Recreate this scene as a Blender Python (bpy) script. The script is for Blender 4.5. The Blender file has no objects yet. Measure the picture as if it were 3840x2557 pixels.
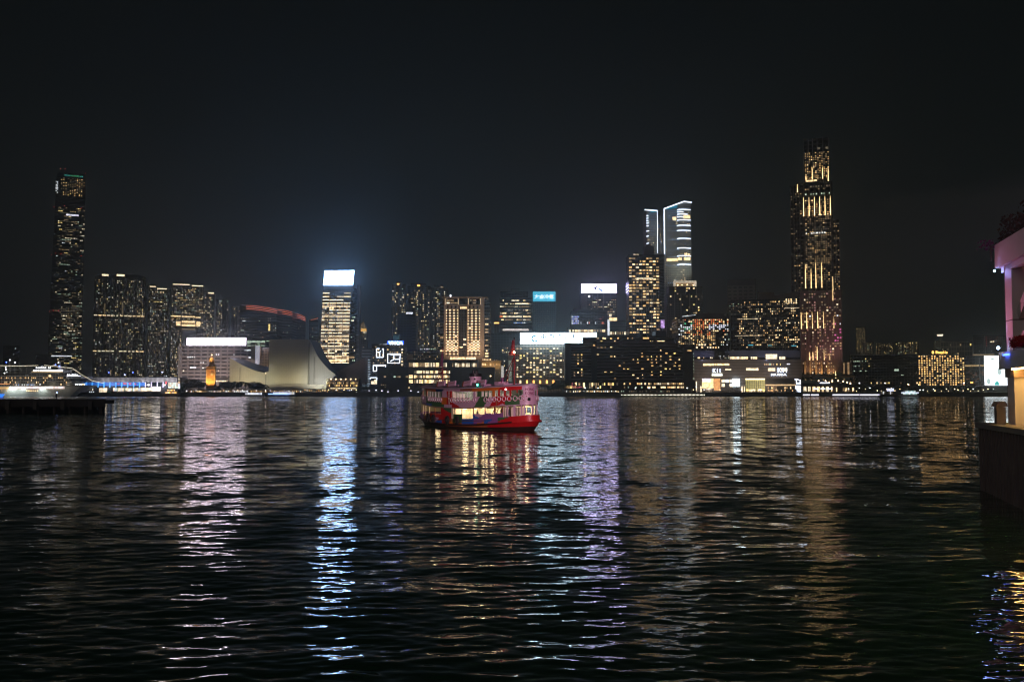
import bpy, bmesh, math, random
import numpy as np
from mathutils import Vector, Matrix
R = math.radians
S = bpy.context.scene
COL = S.collection
random.seed(7)

# ------------------------------------------------------------------ camera, sky, light, exposure
F, HZ, CAMZ = 3500.0, 1464.0, 6.0            # focal length and horizon row in photo pixels (3840 x 2557), eye height
TILT = math.atan((HZ - 1278.5) / F)
cd = bpy.data.cameras.new('camera')
cam = bpy.data.objects.new('camera', cd); COL.objects.link(cam)
cam.location = (0, 0, CAMZ); cam.rotation_euler = (R(90) + TILT, 0, 0)
cd.sensor_width = 36; cd.lens = 36 * F / 3840; cd.clip_start = 0.3; cd.clip_end = 12000
S.camera = cam
S.view_settings.view_transform = 'Standard'; S.view_settings.look = 'None'
S.view_settings.exposure = 0.0; S.view_settings.gamma = 1.0
S.cycles.use_denoising = True; S.cycles.pixel_filter_type = 'BLACKMAN_HARRIS'; S.cycles.filter_width = 1.15
S.cycles.max_bounces = 6; S.cycles.glossy_bounces = 4; S.cycles.diffuse_bounces = 3
S.cycles.transparent_max_bounces = 8; S.cycles.volume_bounces = 0
S.cycles.sample_clamp_indirect = 6; S.cycles.adaptive_threshold = 0.006
S.cycles.caustics_reflective = False; S.cycles.caustics_refractive = False

SUN_EL, SUN_AZ = -9.0, 160.0
w = bpy.data.worlds.new('World'); S.world = w; w.use_nodes = True
nt = w.node_tree; nt.nodes.clear()
wo = nt.nodes.new('ShaderNodeOutputWorld')
sky = nt.nodes.new('ShaderNodeTexSky'); sky.sky_type = 'NISHITA'; sky.sun_disc = False
sky.sun_elevation = R(SUN_EL); sky.sun_rotation = R(SUN_AZ)
b1 = nt.nodes.new('ShaderNodeBackground'); b1.inputs[1].default_value = 0.05
nt.links.new(sky.outputs[0], b1.inputs[0])
tc = nt.nodes.new('ShaderNodeTexCoord'); sp = nt.nodes.new('ShaderNodeSeparateXYZ')
nt.links.new(tc.outputs['Generated'], sp.inputs[0])
rp = nt.nodes.new('ShaderNodeValToRGB')
nt.links.new(sp.outputs[2], rp.inputs[0])
cr = rp.color_ramp; cr.elements[0].position = 0.0; cr.elements[0].color = (0.0074, 0.0077, 0.0068, 1)
cr.elements[1].position = 0.42; cr.elements[1].color = (0.0023, 0.0031, 0.0034, 1)
for p, c in ((0.07, (0.0074, 0.0079, 0.0073, 1)), (0.15, (0.0060, 0.0073, 0.0071, 1)), (0.27, (0.0040, 0.0053, 0.0054, 1))):
    e = cr.elements.new(p); e.color = c
b2 = nt.nodes.new('ShaderNodeBackground'); b2.inputs[1].default_value = 1.0
cn = nt.nodes.new('ShaderNodeTexNoise'); cn.inputs['Scale'].default_value = 2.2; cn.inputs['Detail'].default_value = 4
cm = nt.nodes.new('ShaderNodeMapping'); cm.inputs['Scale'].default_value = (1, 1, 2.6); nt.links.new(tc.outputs['Generated'], cm.inputs[0]); nt.links.new(cm.outputs[0], cn.inputs['Vector'])
cs_ = nt.nodes.new('ShaderNodeMapRange'); cs_.inputs[1].default_value = .3; cs_.inputs[2].default_value = .7; cs_.inputs[3].default_value = .8; cs_.inputs[4].default_value = 1.2   # thin low cloud lit from below
nt.links.new(cn.outputs[0], cs_.inputs[0]); nt.links.new(cs_.outputs[0], b2.inputs[1])
nt.links.new(rp.outputs[0], b2.inputs[0])
ad = nt.nodes.new('ShaderNodeAddShader')
nt.links.new(b1.outputs[0], ad.inputs[0]); nt.links.new(b2.outputs[0], ad.inputs[1]); nt.links.new(ad.outputs[0], wo.inputs[0])

sd = bpy.data.lights.new('city_glow', 'SUN'); sd.energy = 0.17; sd.angle = R(40); sd.color = (1.0, 0.9, 0.84)
so = bpy.data.objects.new('city_glow', sd); COL.objects.link(so); so.rotation_euler = (R(62), 0, R(-46))

# ------------------------------------------------------------------ pixel of the photograph -> place at distance Y
def sc(py, Y):
    v = (1278.5 - py) / F
    return Y / (math.cos(TILT) - v * math.sin(TILT))
def xw(px, py, Y): return (px - 1920) / F * sc(py, Y)
def zw(py, Y):
    v = (1278.5 - py) / F
    return CAMZ + Y * (math.sin(TILT) + v * math.cos(TILT)) / (math.cos(TILT) - v * math.sin(TILT))

# ------------------------------------------------------------------ materials
MATS = {}
def nodes(name):
    m = bpy.data.materials.new(name); m.use_nodes = True
    t = m.node_tree; t.nodes.clear()
    o = t.nodes.new('ShaderNodeOutputMaterial')
    return m, t, o
def mat(name, col, rough=0.6, metal=0.0, noise=0.25, nscale=0.6, bump=0.0):
    if name in MATS: return MATS[name]
    m, t, o = nodes(name)
    b = t.nodes.new('ShaderNodeBsdfPrincipled'); t.links.new(b.outputs[0], o.inputs[0])
    b.inputs['Roughness'].default_value = rough; b.inputs['Metallic'].default_value = metal
    tcn = t.nodes.new('ShaderNodeTexCoord'); n = t.nodes.new('ShaderNodeTexNoise')
    n.inputs['Scale'].default_value = nscale; n.inputs['Detail'].default_value = 5
    t.links.new(tcn.outputs['Object'], n.inputs['Vector'])
    mx = t.nodes.new('ShaderNodeMix'); mx.data_type = 'RGBA'
    t.links.new(n.outputs[0], mx.inputs[0])
    c = Vector(col[:3])
    mx.inputs[6].default_value = (*(c * (1 - noise)), 1); mx.inputs[7].default_value = (*[min(1, x * (1 + noise)) for x in c], 1)
    t.links.new(mx.outputs[2], b.inputs['Base Color'])
    if bump:
        bp = t.nodes.new('ShaderNodeBump'); bp.inputs['Strength'].default_value = bump; bp.inputs['Distance'].default_value = 0.05
        t.links.new(n.outputs[0], bp.inputs['Height']); t.links.new(bp.outputs[0], b.inputs['Normal'])
    MATS[name] = m; return m
def emit(name, col, strength, vary=0.0, vscale=0.4, nee=False):
    """something that gives off light: a lamp, a screen, a lit window (with the uneven brightness of the room behind it)"""
    if name in MATS: return MATS[name]
    m, t, o = nodes(name)
    e = t.nodes.new('ShaderNodeBsdfPrincipled'); e.inputs['Base Color'].default_value = (*[min(.8, x * .7 + .04) for x in col], 1); e.inputs['Roughness'].default_value = .5
    e.inputs['Emission Color'].default_value = (*col, 1); es = e.inputs['Emission Strength']; es.default_value = strength
    if vary:
        g = t.nodes.new('ShaderNodeNewGeometry'); n = t.nodes.new('ShaderNodeTexNoise')
        n.inputs['Scale'].default_value = vscale; n.inputs['Detail'].default_value = 2
        t.links.new(g.outputs['Position'], n.inputs['Vector'])
        mr = t.nodes.new('ShaderNodeMapRange')
        mr.inputs[1].default_value = 0.32; mr.inputs[2].default_value = 0.68
        mr.inputs[3].default_value = strength * (1 - vary); mr.inputs[4].default_value = strength * (1 + vary)
        t.links.new(n.outputs[0], mr.inputs[0]); t.links.new(mr.outputs[0], es)
    t.links.new(e.outputs[0], o.inputs[0])
    m.cycles.emission_sampling = 'AUTO' if nee else 'NONE'
    MATS[name] = m; return m
def facade(name, wall, glass, cw, ch, fw=0.7, fh=0.6, ox=0.0, oz=0.0, grough=0.2, wrough=0.7):
    """wall with a regular grid of unlit glass; cw x ch metres to a bay, fw x fh the glazed share"""
    if name in MATS: return MATS[name]
    m, t, o = nodes(name)
    b = t.nodes.new('ShaderNodeBsdfPrincipled'); t.links.new(b.outputs[0], o.inputs[0])
    tcn = t.nodes.new('ShaderNodeTexCoord'); s = t.nodes.new('ShaderNodeSeparateXYZ'); t.links.new(tcn.outputs['Object'], s.inputs[0])
    def M(op, a, bb):
        n = t.nodes.new('ShaderNodeMath'); n.operation = op
        for i, v in enumerate((a, bb)):
            if v is None: continue
            if isinstance(v, (int, float)): n.inputs[i].default_value = v
            else: t.links.new(v, n.inputs[i])
        return n.outputs[0]
    u = M('ADD', s.outputs[0], s.outputs[1])
    fu = M('FRACT', M('DIVIDE', M('ADD', u, ox), cw), None); fz = M('FRACT', M('DIVIDE', M('ADD', s.outputs[2], oz), ch), None)
    k = M('MULTIPLY', M('LESS_THAN', fu, fw), M('LESS_THAN', fz, fh))
    n = t.nodes.new('ShaderNodeTexNoise'); n.inputs['Scale'].default_value = 0.12; n.inputs['Detail'].default_value = 6
    t.links.new(tcn.outputs['Object'], n.inputs['Vector'])
    mx0 = t.nodes.new('ShaderNodeMix'); mx0.data_type = 'RGBA'; t.links.new(n.outputs[0], mx0.inputs[0])
    mx0.inputs[6].default_value = (*[x * .7 for x in wall], 1); mx0.inputs[7].default_value = (*[x * 1.3 for x in wall], 1)
    mx = t.nodes.new('ShaderNodeMix'); mx.data_type = 'RGBA'; t.links.new(k, mx.inputs[0])
    t.links.new(mx0.outputs[2], mx.inputs[6]); mx.inputs[7].default_value = (*glass, 1)
    t.links.new(mx.outputs[2], b.inputs['Base Color'])
    mr = t.nodes.new('ShaderNodeMapRange'); t.links.new(k, mr.inputs[0]); mr.inputs[3].default_value = wrough; mr.inputs[4].default_value = grough
    t.links.new(mr.outputs[0], b.inputs['Roughness'])
    MATS[name] = m; return m

# lit windows
W1 = emit('window_amber', (1.0, 0.57, 0.21), 1.25, .6); W2 = emit('window_gold', (1.0, 0.68, 0.34), 2, .6)
W3 = emit('window_cream', (1.0, 0.82, 0.55), 1.5, .6); W4 = emit('window_dim', (1.0, 0.66, 0.33), 0.34, .7)
W5 = emit('window_white', (0.9, 0.95, 1.0), 1.3, .6); W6 = emit('window_green_white', (0.72, 0.95, 0.70), 0.7, .6)
W7 = emit('window_faint', (0.9, 0.75, 0.5), 0.13, .8); W8 = emit('window_yellow', (1.0, 0.70, 0.22), 1.6, .6)
WB = emit('window_blue', (0.25, 0.45, 1.0), 0.8, .6); WR = emit('window_red', (1.0, 0.22, 0.06), 1.1, .6)
WG = emit('window_green', (0.1, 0.85, 0.35), 0.7, .6); WC = emit('window_cyan', (0.1, 0.7, 0.9), 0.7, .4)
WM = emit('window_magenta', (1.0, 0.2, 0.55), 0.8, .6); WW = emit('window_cold', (0.85, 0.85, 1.0), 1.6, .5)
RESI = [(W1, 2), (W2, 3), (W3, 5), (W4, 6), (W5, 1.2), (W6, 1.5), (W7, 7), (W8, 2)]
FARR = [(W1, 1), (W2, 1), (W3, 5), (W4, 5), (W5, 1), (W6, 2.5), (W7, 9), (W8, 2)]
HOTEL = [(W1, 3), (W2, 5), (W8, 2), (W4, 3)]
OFFICE = [(W3, 1.6), (W4, 5), (W6, 1.2), (W5, .7), (W7, 6), (W8, .8)]
L_WARM = emit('lamp_warm', (1.0, 0.68, 0.34), 7.0); L_WHITE = emit('lamp_white', (0.95, 0.96, 1.0), 7.0)
L_BLUE = emit('lamp_blue', (0.08, 0.16, 1.0), 9.0); L_RED = emit('lamp_red', (1.0, 0.05, 0.04), 2.5)
L_ORANGE = emit('lamp_orange', (1.0, 0.45, 0.1), 5.0); L_GREEN = emit('lamp_green', (0.1, 1.0, 0.55), 1.6)
L_NEONW = emit('neon_white', (0.72, 0.82, 1.0), 3.2); L_NEONB = emit('neon_blue', (0.05, 0.35, 1.0), 1.6)
L_STRIPW = emit('strip_warm', (1.0, 0.78, 0.48), 2.6); L_NEONR = emit('neon_red', (1.0, 0.24, 0.15), 1.5)

M_CONC = mat('pale_concrete', (0.30, 0.28, 0.26)); M_DARK = mat('dark_concrete', (0.045, 0.043, 0.045))
M_ROOF = mat('roof_felt', (0.05, 0.05, 0.055)); M_BLACK = mat('black_paint', (0.012, 0.012, 0.013), 0.5)
M_STEEL = mat('grey_steel', (0.22, 0.23, 0.25), 0.45); M_GLASSD = mat('dark_glass', (0.012, 0.018, 0.022), 0.15, noise=.1)
M_WHITE = mat('white_paint', (0.75, 0.74, 0.72), 0.45, noise=.08); M_POST = mat('dark_post', (0.06, 0.06, 0.06), 0.5)

# ------------------------------------------------------------------ builders
class MB:
    """collects shapes, then links them as ONE mesh object"""
    def __init__(s): s.v = []; s.f = []; s.mi = []
    def quad(s, a, b, c, d, mi=0):
        n = len(s.v); s.v += [a, b, c, d]; s.f.append((n, n + 1, n + 2, n + 3)); s.mi.append(mi); return s
    def box(s, x0, x1, y0, y1, z0, z1, mi=0, M=None):
        n = len(s.v)
        p = [Vector((x, y, z)) for z in (z0, z1) for x, y in ((x0, y0), (x1, y0), (x1, y1), (x0, y1))]
        if M is not None: p = [M @ q for q in p]
        s.v += [tuple(q) for q in p]
        for q in ((0, 3, 2, 1), (4, 5, 6, 7), (0, 1, 5, 4), (1, 2, 6, 5), (2, 3, 7, 6), (3, 0, 4, 7)):
            s.f.append(tuple(n + i for i in q)); s.mi.append(mi)
        return s
    def prism(s, pts, y0, y1, mi=0):
        """outline in x, z pushed back from y0 to y1"""
        n, k = len(s.v), len(pts)
        s.v += [(x, y0, z) for x, z in pts] + [(x, y1, z) for x, z in pts]
        s.f.append(tuple(range(n, n + k))); s.mi.append(mi)
        s.f.append(tuple(range(n + 2 * k - 1, n + k - 1, -1))); s.mi.append(mi)
        for i in range(k):
            j = (i + 1) % k; s.f.append((n + i, n + k + i, n + k + j, n + j)); s.mi.append(mi)
        return s
    def slab(s, pts, z0, z1, mi=0):
        """outline in x, y raised from z0 to z1"""
        n, k = len(s.v), len(pts)
        s.v += [(x, y, z0) for x, y in pts] + [(x, y, z1) for x, y in pts]
        s.f.append(tuple(range(n + k - 1, n - 1, -1))); s.mi.append(mi)
        s.f.append(tuple(range(n + k, n + 2 * k))); s.mi.append(mi)
        for i in range(k):
            j = (i + 1) % k; s.f.append((n + i, n + j, n + k + j, n + k + i)); s.mi.append(mi)
        return s
    def tube(s, a, b, r0, r1=None, k=8, mi=0):
        a, b = Vector(a), Vector(b); r1 = r0 if r1 is None else r1
        d = (b - a).normalized(); u = d.orthogonal().normalized(); v = d.cross(u)
        n = len(s.v)
        for c, r in ((a, r0), (b, r1)):
            for i in range(k):
                t = 2 * math.pi * i / k; s.v.append(tuple(c + (u * math.cos(t) + v * math.sin(t)) * r))
        for i in range(k):
            j = (i + 1) % k; s.f.append((n + i, n + j, n + k + j, n + k + i)); s.mi.append(mi)
        s.f.append(tuple(range(n + k - 1, n - 1, -1))); s.mi.append(mi); s.f.append(tuple(range(n + k, n + 2 * k))); s.mi.append(mi)
        return s
    def path(s, pts, r, k=6, mi=0):
        for a, b in zip(pts, pts[1:]): s.tube(a, b, r, None, k, mi)
        return s
    def ball(s, c, r, k=8, rings=5, mi=0, sz=1.0):
        n = len(s.v); c = Vector(c)
        for i in range(1, rings):
            t = math.pi * i / rings
            for j in range(k):
                q = 2 * math.pi * j / k
                s.v.append(tuple(c + Vector((math.sin(t) * math.cos(q) * r, math.sin(t) * math.sin(q) * r, math.cos(t) * r * sz))))
        top = len(s.v); s.v.append(tuple(c + Vector((0, 0, r * sz)))); bot = len(s.v); s.v.append(tuple(c - Vector((0, 0, r * sz))))
        for i in range(rings - 2):
            for j in range(k):
                jj = (j + 1) % k
                s.f.append((n + i * k + j, n + (i + 1) * k + j, n + (i + 1) * k + jj, n + i * k + jj)); s.mi.append(mi)
        for j in range(k):
            jj = (j + 1) % k
            s.f.append((top, n + j, n + jj)); s.mi.append(mi)
            e = n + (rings - 2) * k; s.f.append((bot, e + jj, e + j)); s.mi.append(mi)
        return s
    def torus(s, c, ax, R0, r, k=20, j=8, mi=None):
        ax = Vector(ax).normalized(); u = ax.orthogonal().normalized(); v = ax.cross(u); c = Vector(c); n = len(s.v)
        for i in range(k):
            t = 2 * math.pi * i / k; e = u * math.cos(t) + v * math.sin(t)
            for q in range(j):
                p = 2 * math.pi * q / j; s.v.append(tuple(c + e * (R0 + r * math.cos(p)) + ax * r * math.sin(p)))
        for i in range(k):
            for q in range(j):
                i2, q2 = (i + 1) % k, (q + 1) % j
                s.f.append((n + i * j + q, n + i2 * j + q, n + i2 * j + q2, n + i * j + q2)); s.mi.append(mi(i) if mi else 0)
        return s
    def build(s, name, mats, parent=None, off=None, smooth=False):
        me = bpy.data.meshes.new(name)
        o3 = off if off is not None else (parent_off(parent) if parent else Vector((0, 0, 0)))
        me.from_pydata([(x - o3[0], y - o3[1], z - o3[2]) for x, y, z in s.v], [], s.f)
        for m in (mats if isinstance(mats, (list, tuple)) else [mats]): me.materials.append(m)
        me.polygons.foreach_set('material_index', s.mi)
        if smooth: me.polygons.foreach_set('use_smooth', [True] * len(me.polygons))
        me.update()
        o = bpy.data.objects.new(name, me); COL.objects.link(o)
        if parent: o.parent = parent
        return o
OFFS = {}
def parent_off(p):
    return OFFS.get(p.name, Vector((0, 0, 0)))
def tag(o, label=None, cat=None, group=None, kind=None):
    if label: o['label'] = label
    if cat: o['category'] = cat
    if group: o['group'] = group
    if kind: o['kind'] = kind
    return o
def thing(name, label, cat, loc=(0, 0, 0), group=None, rz=0.0):
    o = bpy.data.objects.new(name, None); COL.objects.link(o)
    o.location = loc; o.rotation_euler = (0, 0, rz); o.empty_display_size = 1
    OFFS[o.name] = Vector(loc) if rz == 0 else Vector((0, 0, 0))
    return tag(o, label, cat, group)
def sub(o):
    """a mesh that carries sub-parts of its own keeps its thing's origin"""
    OFFS[o.name] = OFFS.get(o.parent.name, Vector((0, 0, 0))); return o
def copy_tree(o, parent=None, loc=None, rz=None):
    c = o.copy(); COL.objects.link(c)
    if parent: c.parent = parent
    if loc is not None: c.location = loc
    if rz is not None: c.rotation_euler = (0, 0, rz)
    for ch in list(o.children): copy_tree(ch, c)
    return c

def pick(pal, rnd):
    t = rnd.random() * sum(x for _, x in pal)
    for m, x in pal:
        t -= x
        if t <= 0: return m
    return pal[-1][0]
UNIT = {}
def unit_quad(m):
    if m.name not in UNIT:
        me = bpy.data.meshes.new('window_pane')
        me.from_pydata([(-.5, 0, -.5), (.5, 0, -.5), (.5, 0, .5), (-.5, 0, .5)], [], [(0, 1, 2, 3)])
        me.materials.append(m); UNIT[m.name] = me
    return UNIT[m.name]

BL = []
class Bld:
    """a building: Empty at its base; every child is placed on its front plane at distance Y, in photo pixels across it"""
    def __init__(s, name, label, px0, px1, pyt, Y, depth, m, cat='building', base=4.2, group=None, wall='wall', pyb=None):
        BL.append(s); s.pc = (px0 + px1) / 2; s.Y = Y; s.depth = depth; s.mid = sc((pyt + 1440) / 2, Y) / F
        s.base = base if pyb is None else zw(pyb, Y)
        s.root = thing(name, label, cat, ((s.X(px0) + s.X(px1)) / 2, Y, s.base), group)
        s.r = random.Random(hash((px0, px1, int(pyt))) & 0xffff)
        s.wall = None
        if wall:
            s.wall = sub(MB().box(s.X(px0), s.X(px1), Y, Y + depth, s.base, zw(pyt, Y)).build(wall, m, s.root))
    def X(s, px): return (px - 1920) * s.mid
    def Z(s, py): return zw(py, s.Y)
    def box(s, name, px0, py0, px1, py1, m, proud=0.3, depth=None, parent=None, label=None):
        """front proud of the wall; depth metres deep (by default back to the wall)"""
        d = proud if depth is None else depth
        o = MB().box(s.X(px0), s.X(px1), s.Y - proud, s.Y - proud + d, s.Z(py1), s.Z(py0)).build(name, m, parent or s.root)
        if label: o['label'] = label
        return sub(o) if parent is None else o
    def boxes(s, name, rects, m, proud=0.3, depth=None, parent=None, each=True):
        for q in rects: s.box(name, *q, m, proud, depth, parent)
    def wins(s, px0, py0, px1, py1, nx, ny, lit, pal, fw=.62, fh=.55, indiv=60, seed=1, test=None, proud=.08, name='window', run=0.0, side=False):
        """lit windows of a grid: the first few each an object of its own, the rest one mesh"""
        rnd = random.Random(seed * 7919 + nx * 31 + ny); got = []
        for j in range(ny):
            last = None
            for i in range(nx):
                p = lit if not callable(lit) else lit(i, j)
                on = rnd.random() < p
                if last is not None and run and rnd.random() < run: on = True
                m = pick(pal, rnd)
                if test:
                    q = test(i, j, rnd)
                    if q is False: continue
                    if q is not None and q is not True: m = q
                if not on: last = None; continue
                if run and last is not None and rnd.random() < .7: m = last
                last = m
                cx = px0 + (i + .5) * (px1 - px0) / nx; cy = py0 + (j + .5) * (py1 - py0) / ny
                got.append((cx, cy, (px1 - px0) / nx * fw * (1 if rnd.random() < .7 else rnd.uniform(.45, 1.0)), (py1 - py0) / ny * fh, m))
        s.put(got, indiv, proud, name, rnd)
    def put(s, got, indiv=60, proud=.08, name='window', rnd=None):
        rnd = rnd or random.Random(3)
        order = sorted(range(len(got)), key=lambda k: -got[k][2] * got[k][3] - rnd.random() * .01)
        rest = MB(); mats = []
        off = s.root.location
        for n, k in enumerate(order):
            cx, cy, wpx, hpx, m = got[k]
            x, z = s.X(cx), s.Z(cy); wm = wpx * s.mid; hm = s.Z(cy - hpx / 2) - s.Z(cy + hpx / 2)
            if n < indiv:
                o = bpy.data.objects.new(name, unit_quad(m)); COL.objects.link(o); o.parent = s.root
                o.location = (x - off[0], s.Y - proud - off[1], z - off[2]); o.scale = (wm, 1, hm)
            else:
                if m not in mats: mats.append(m)
                y = s.Y - proud
                rest.quad((x - wm / 2, y, z - hm / 2), (x + wm / 2, y, z - hm / 2), (x + wm / 2, y, z + hm / 2), (x - wm / 2, y, z + hm / 2), mats.index(m))
        if rest.f: tag(rest.build('lit_windows', mats, s.root), kind='stuff')
    def line(s, name, pts, r, m, proud=.5, parent=None):
        """a light tube along photo pixels on the front plane"""
        p = [(s.X(a), s.Y - proud, s.Z(b)) for a, b in pts]
        return MB().path(p, r, 6).build(name, m, parent or s.root)
    def prism(s, name, pts, m, y0=0.0, y1=10.0, parent=None):
        return sub(MB().prism([(s.X(a), s.Z(b)) for a, b in pts], s.Y + y0, s.Y + y1).build(name, m, parent or s.root))

def text_mesh(name, string, x0, x1, z0, z1, y, m, parent=None, bold=0.0, extrude=0.05, spacing=1.0, off=None):
    """lettering as flat solid letters facing the water, fitted to x0..x1 and z0..z1"""
    cu = bpy.data.curves.new('lettering', 'FONT'); cu.body = string; cu.extrude = 0.02; cu.offset = bold; cu.space_character = spacing
    ob = bpy.data.objects.new('lettering', cu); COL.objects.link(ob)
    bpy.context.view_layer.update()
    me = bpy.data.meshes.new_from_object(ob.evaluated_get(bpy.context.evaluated_depsgraph_get()))
    bpy.data.objects.remove(ob); bpy.data.curves.remove(cu)
    co = np.empty(len(me.vertices) * 3); me.vertices.foreach_get('co', co); co = co.reshape(-1, 3)
    lo, hi = co.min(0), co.max(0); o3 = off if off is not None else (parent_off(parent) if parent else Vector((0, 0, 0)))
    q = np.empty_like(co)
    q[:, 0] = x0 + (co[:, 0] - lo[0]) / (hi[0] - lo[0]) * (x1 - x0) - o3[0]
    q[:, 2] = z0 + (co[:, 1] - lo[1]) / (hi[1] - lo[1]) * (z1 - z0) - o3[2]
    q[:, 1] = y - co[:, 2] / 0.02 * extrude - o3[1]
    me.vertices.foreach_set('co', q.ravel()); me.update()
    me.materials.clear(); me.materials.append(m)
    o = bpy.data.objects.new(name, me); COL.objects.link(o)
    if parent: o.parent = parent
    return o

# ------------------------------------------------------------------ the setting: water, land, haze
def make_water():
    nr, nc = 920, 1560
    th = np.linspace(math.atan(CAMZ / 7.0), math.atan(CAMZ / 935.0), nr)
    Yr = CAMZ / np.tan(th); an = np.tan(np.linspace(R(-57), R(57), nc))
    Y = np.repeat(Yr[:, None], nc, 1); X = Y * an[None, :]
    dY = np.abs(np.gradient(Yr))[:, None]; dX = (Yr * (an[1] - an[0]))[:, None] * 1.2
    rng = np.random.default_rng(11); H = np.zeros_like(X)
    n = 92
    lam = np.exp(np.linspace(math.log(0.30), math.log(17.0), n)); lam *= rng.uniform(.93, 1.07, n)
    for L in lam:
        k = 2 * math.pi / L
        spread = 0.50 if L < 2 else 0.34
        a = rng.normal(math.pi / 2, spread); kx, ky = k * math.cos(a), k * math.sin(a)
        slope = 0.0122 * (1.15 if L < .38 else (1.55 if L < 1.05 else (0.75 if L < 1.8 else (0.40 if L < 3.2 else (0.22 if L < 6 else 0.16))))) * rng.uniform(.6, 1.4)
        A = slope / k
        q = np.maximum(np.abs(ky) * dY, np.abs(kx) * dX)
        wgt = np.clip((2.7 - q) / 2.0, 0, 1)
        ph = kx * X + ky * Y + rng.uniform(0, 6.28)
        grp = 1 + 0.5 * np.sin(kx * X * .13 + ky * Y * .11 + rng.uniform(0, 6.28)) * np.clip(wgt, 0, 1)
        H += A * wgt * grp * (np.sin(ph) + .18 * np.cos(2 * ph))
    v = np.stack([X, Y, H], -1).reshape(-1, 3).astype(np.float32)
    i = np.arange((nr - 1) * (nc - 1)); r_, c_ = i // (nc - 1), i % (nc - 1); a = r_ * nc + c_
    f = np.stack([a, a + 1, a + nc + 1, a + nc], -1).astype(np.int32)
    me = bpy.data.meshes.new('water'); me.vertices.add(len(v)); me.vertices.foreach_set('co', v.ravel())
    me.loops.add(f.size); me.loops.foreach_set('vertex_index', f.ravel()); me.polygons.add(len(f))
    me.polygons.foreach_set('loop_start', np.arange(0, f.size, 4, dtype=np.int32)); me.polygons.foreach_set('loop_total', np.full(len(f), 4, np.int32))
    me.polygons.foreach_set('use_smooth', np.ones(len(f), bool)); me.update(calc_edges=True)
    m, t, o = nodes('harbour_water')
    b = t.nodes.new('ShaderNodeBsdfPrincipled'); t.links.new(b.outputs[0], o.inputs[0])
    b.inputs['Base Color'].default_value = (0.012, 0.048, 0.026, 1); b.inputs['Roughness'].default_value = 0.035; b.inputs['IOR'].default_value = 1.333
    g = t.nodes.new('ShaderNodeNewGeometry')
    acc = g.outputs['Normal']
    # normal noise grows with distance to replace waves too fine for the mesh
    sp_ = t.nodes.new('ShaderNodeSeparateXYZ'); t.links.new(g.outputs['Position'], sp_.inputs[0])
    off = t.nodes.new('ShaderNodeMapRange'); off.inputs[1].default_value = 35; off.inputs[2].default_value = 220; off.inputs[3].default_value = 1.0; off.inputs[4].default_value = 2.8
    t.links.new(sp_.outputs[1], off.inputs[0])
    for scale, sx, sy, det in (((0.9, 2.6, 1), 0.06, 0.12, 2.0), ((2.2, 8.0, 1), 0.05, 0.14, 1.0), ((0.5, 0.95, 1), 0.03, 0.13, 1.0), ((0.42, 0.36, 1), 0.02, 0.125, 1.0), ((0.34, 0.13, 1), 0.01, 0.085, 1.0)):
        mp = t.nodes.new('ShaderNodeMapping'); mp.inputs['Scale'].default_value = scale; t.links.new(g.outputs['Position'], mp.inputs[0])
        nz = t.nodes.new('ShaderNodeTexNoise'); nz.inputs['Scale'].default_value = 1.0; nz.inputs['Detail'].default_value = det
        t.links.new(mp.outputs[0], nz.inputs['Vector'])
        s1 = t.nodes.new('ShaderNodeVectorMath'); s1.operation = 'SUBTRACT'; s1.inputs[1].default_value = (.5, .5, .5); t.links.new(nz.outputs['Color'], s1.inputs[0])
        s2 = t.nodes.new('ShaderNodeVectorMath'); s2.operation = 'MULTIPLY'; s2.inputs[1].default_value = (sx, sy, 0); t.links.new(s1.outputs[0], s2.inputs[0])
        s4 = t.nodes.new('ShaderNodeVectorMath'); s4.operation = 'SCALE'; t.links.new(s2.outputs[0], s4.inputs[0]); t.links.new(off.outputs[0], s4.inputs['Scale'])
        s3 = t.nodes.new('ShaderNodeVectorMath'); s3.operation = 'ADD'; t.links.new(acc, s3.inputs[0]); t.links.new(s4.outputs[0], s3.inputs[1]); acc = s3.outputs[0]
    # far normals tilted to the camera: wave faces that show are near ones
    tl = t.nodes.new('ShaderNodeMapRange'); tl.inputs[1].default_value = 35; tl.inputs[2].default_value = 300; tl.inputs[3].default_value = 0.0; tl.inputs[4].default_value = -0.075; t.links.new(sp_.outputs[1], tl.inputs[0])
    cb = t.nodes.new('ShaderNodeCombineXYZ'); t.links.new(tl.outputs[0], cb.inputs[1])
    s5 = t.nodes.new('ShaderNodeVectorMath'); s5.operation = 'ADD'; t.links.new(acc, s5.inputs[0]); t.links.new(cb.outputs[0], s5.inputs[1]); acc = s5.outputs[0]
    nn = t.nodes.new('ShaderNodeVectorMath'); nn.operation = 'NORMALIZE'; t.links.new(acc, nn.inputs[0]); t.links.new(nn.outputs[0], b.inputs['Normal'])
    me.materials.append(m)
    ob = bpy.data.objects.new('water', me); COL.objects.link(ob); tag(ob, kind='structure')
make_water()
tag(MB().box(-2600, 2600, 913, 7000, -3, 4.2).build('ground', mat('promenade_paving', (0.10, 0.095, 0.09), 0.8)), kind='structure')
def flood(name, loc, target, power, col, angle=100, blend=.6, size=1.0):
    l = bpy.data.lights.new(name, 'SPOT'); l.energy = power; l.color = col; l.spot_size = R(angle); l.spot_blend = blend; l.shadow_soft_size = size
    o = bpy.data.objects.new(name, l); COL.objects.link(o); o.location = loc
    o.rotation_euler = (Vector(target) - Vector(loc)).to_track_quat('-Z', 'Y').to_euler()
    return o

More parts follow.
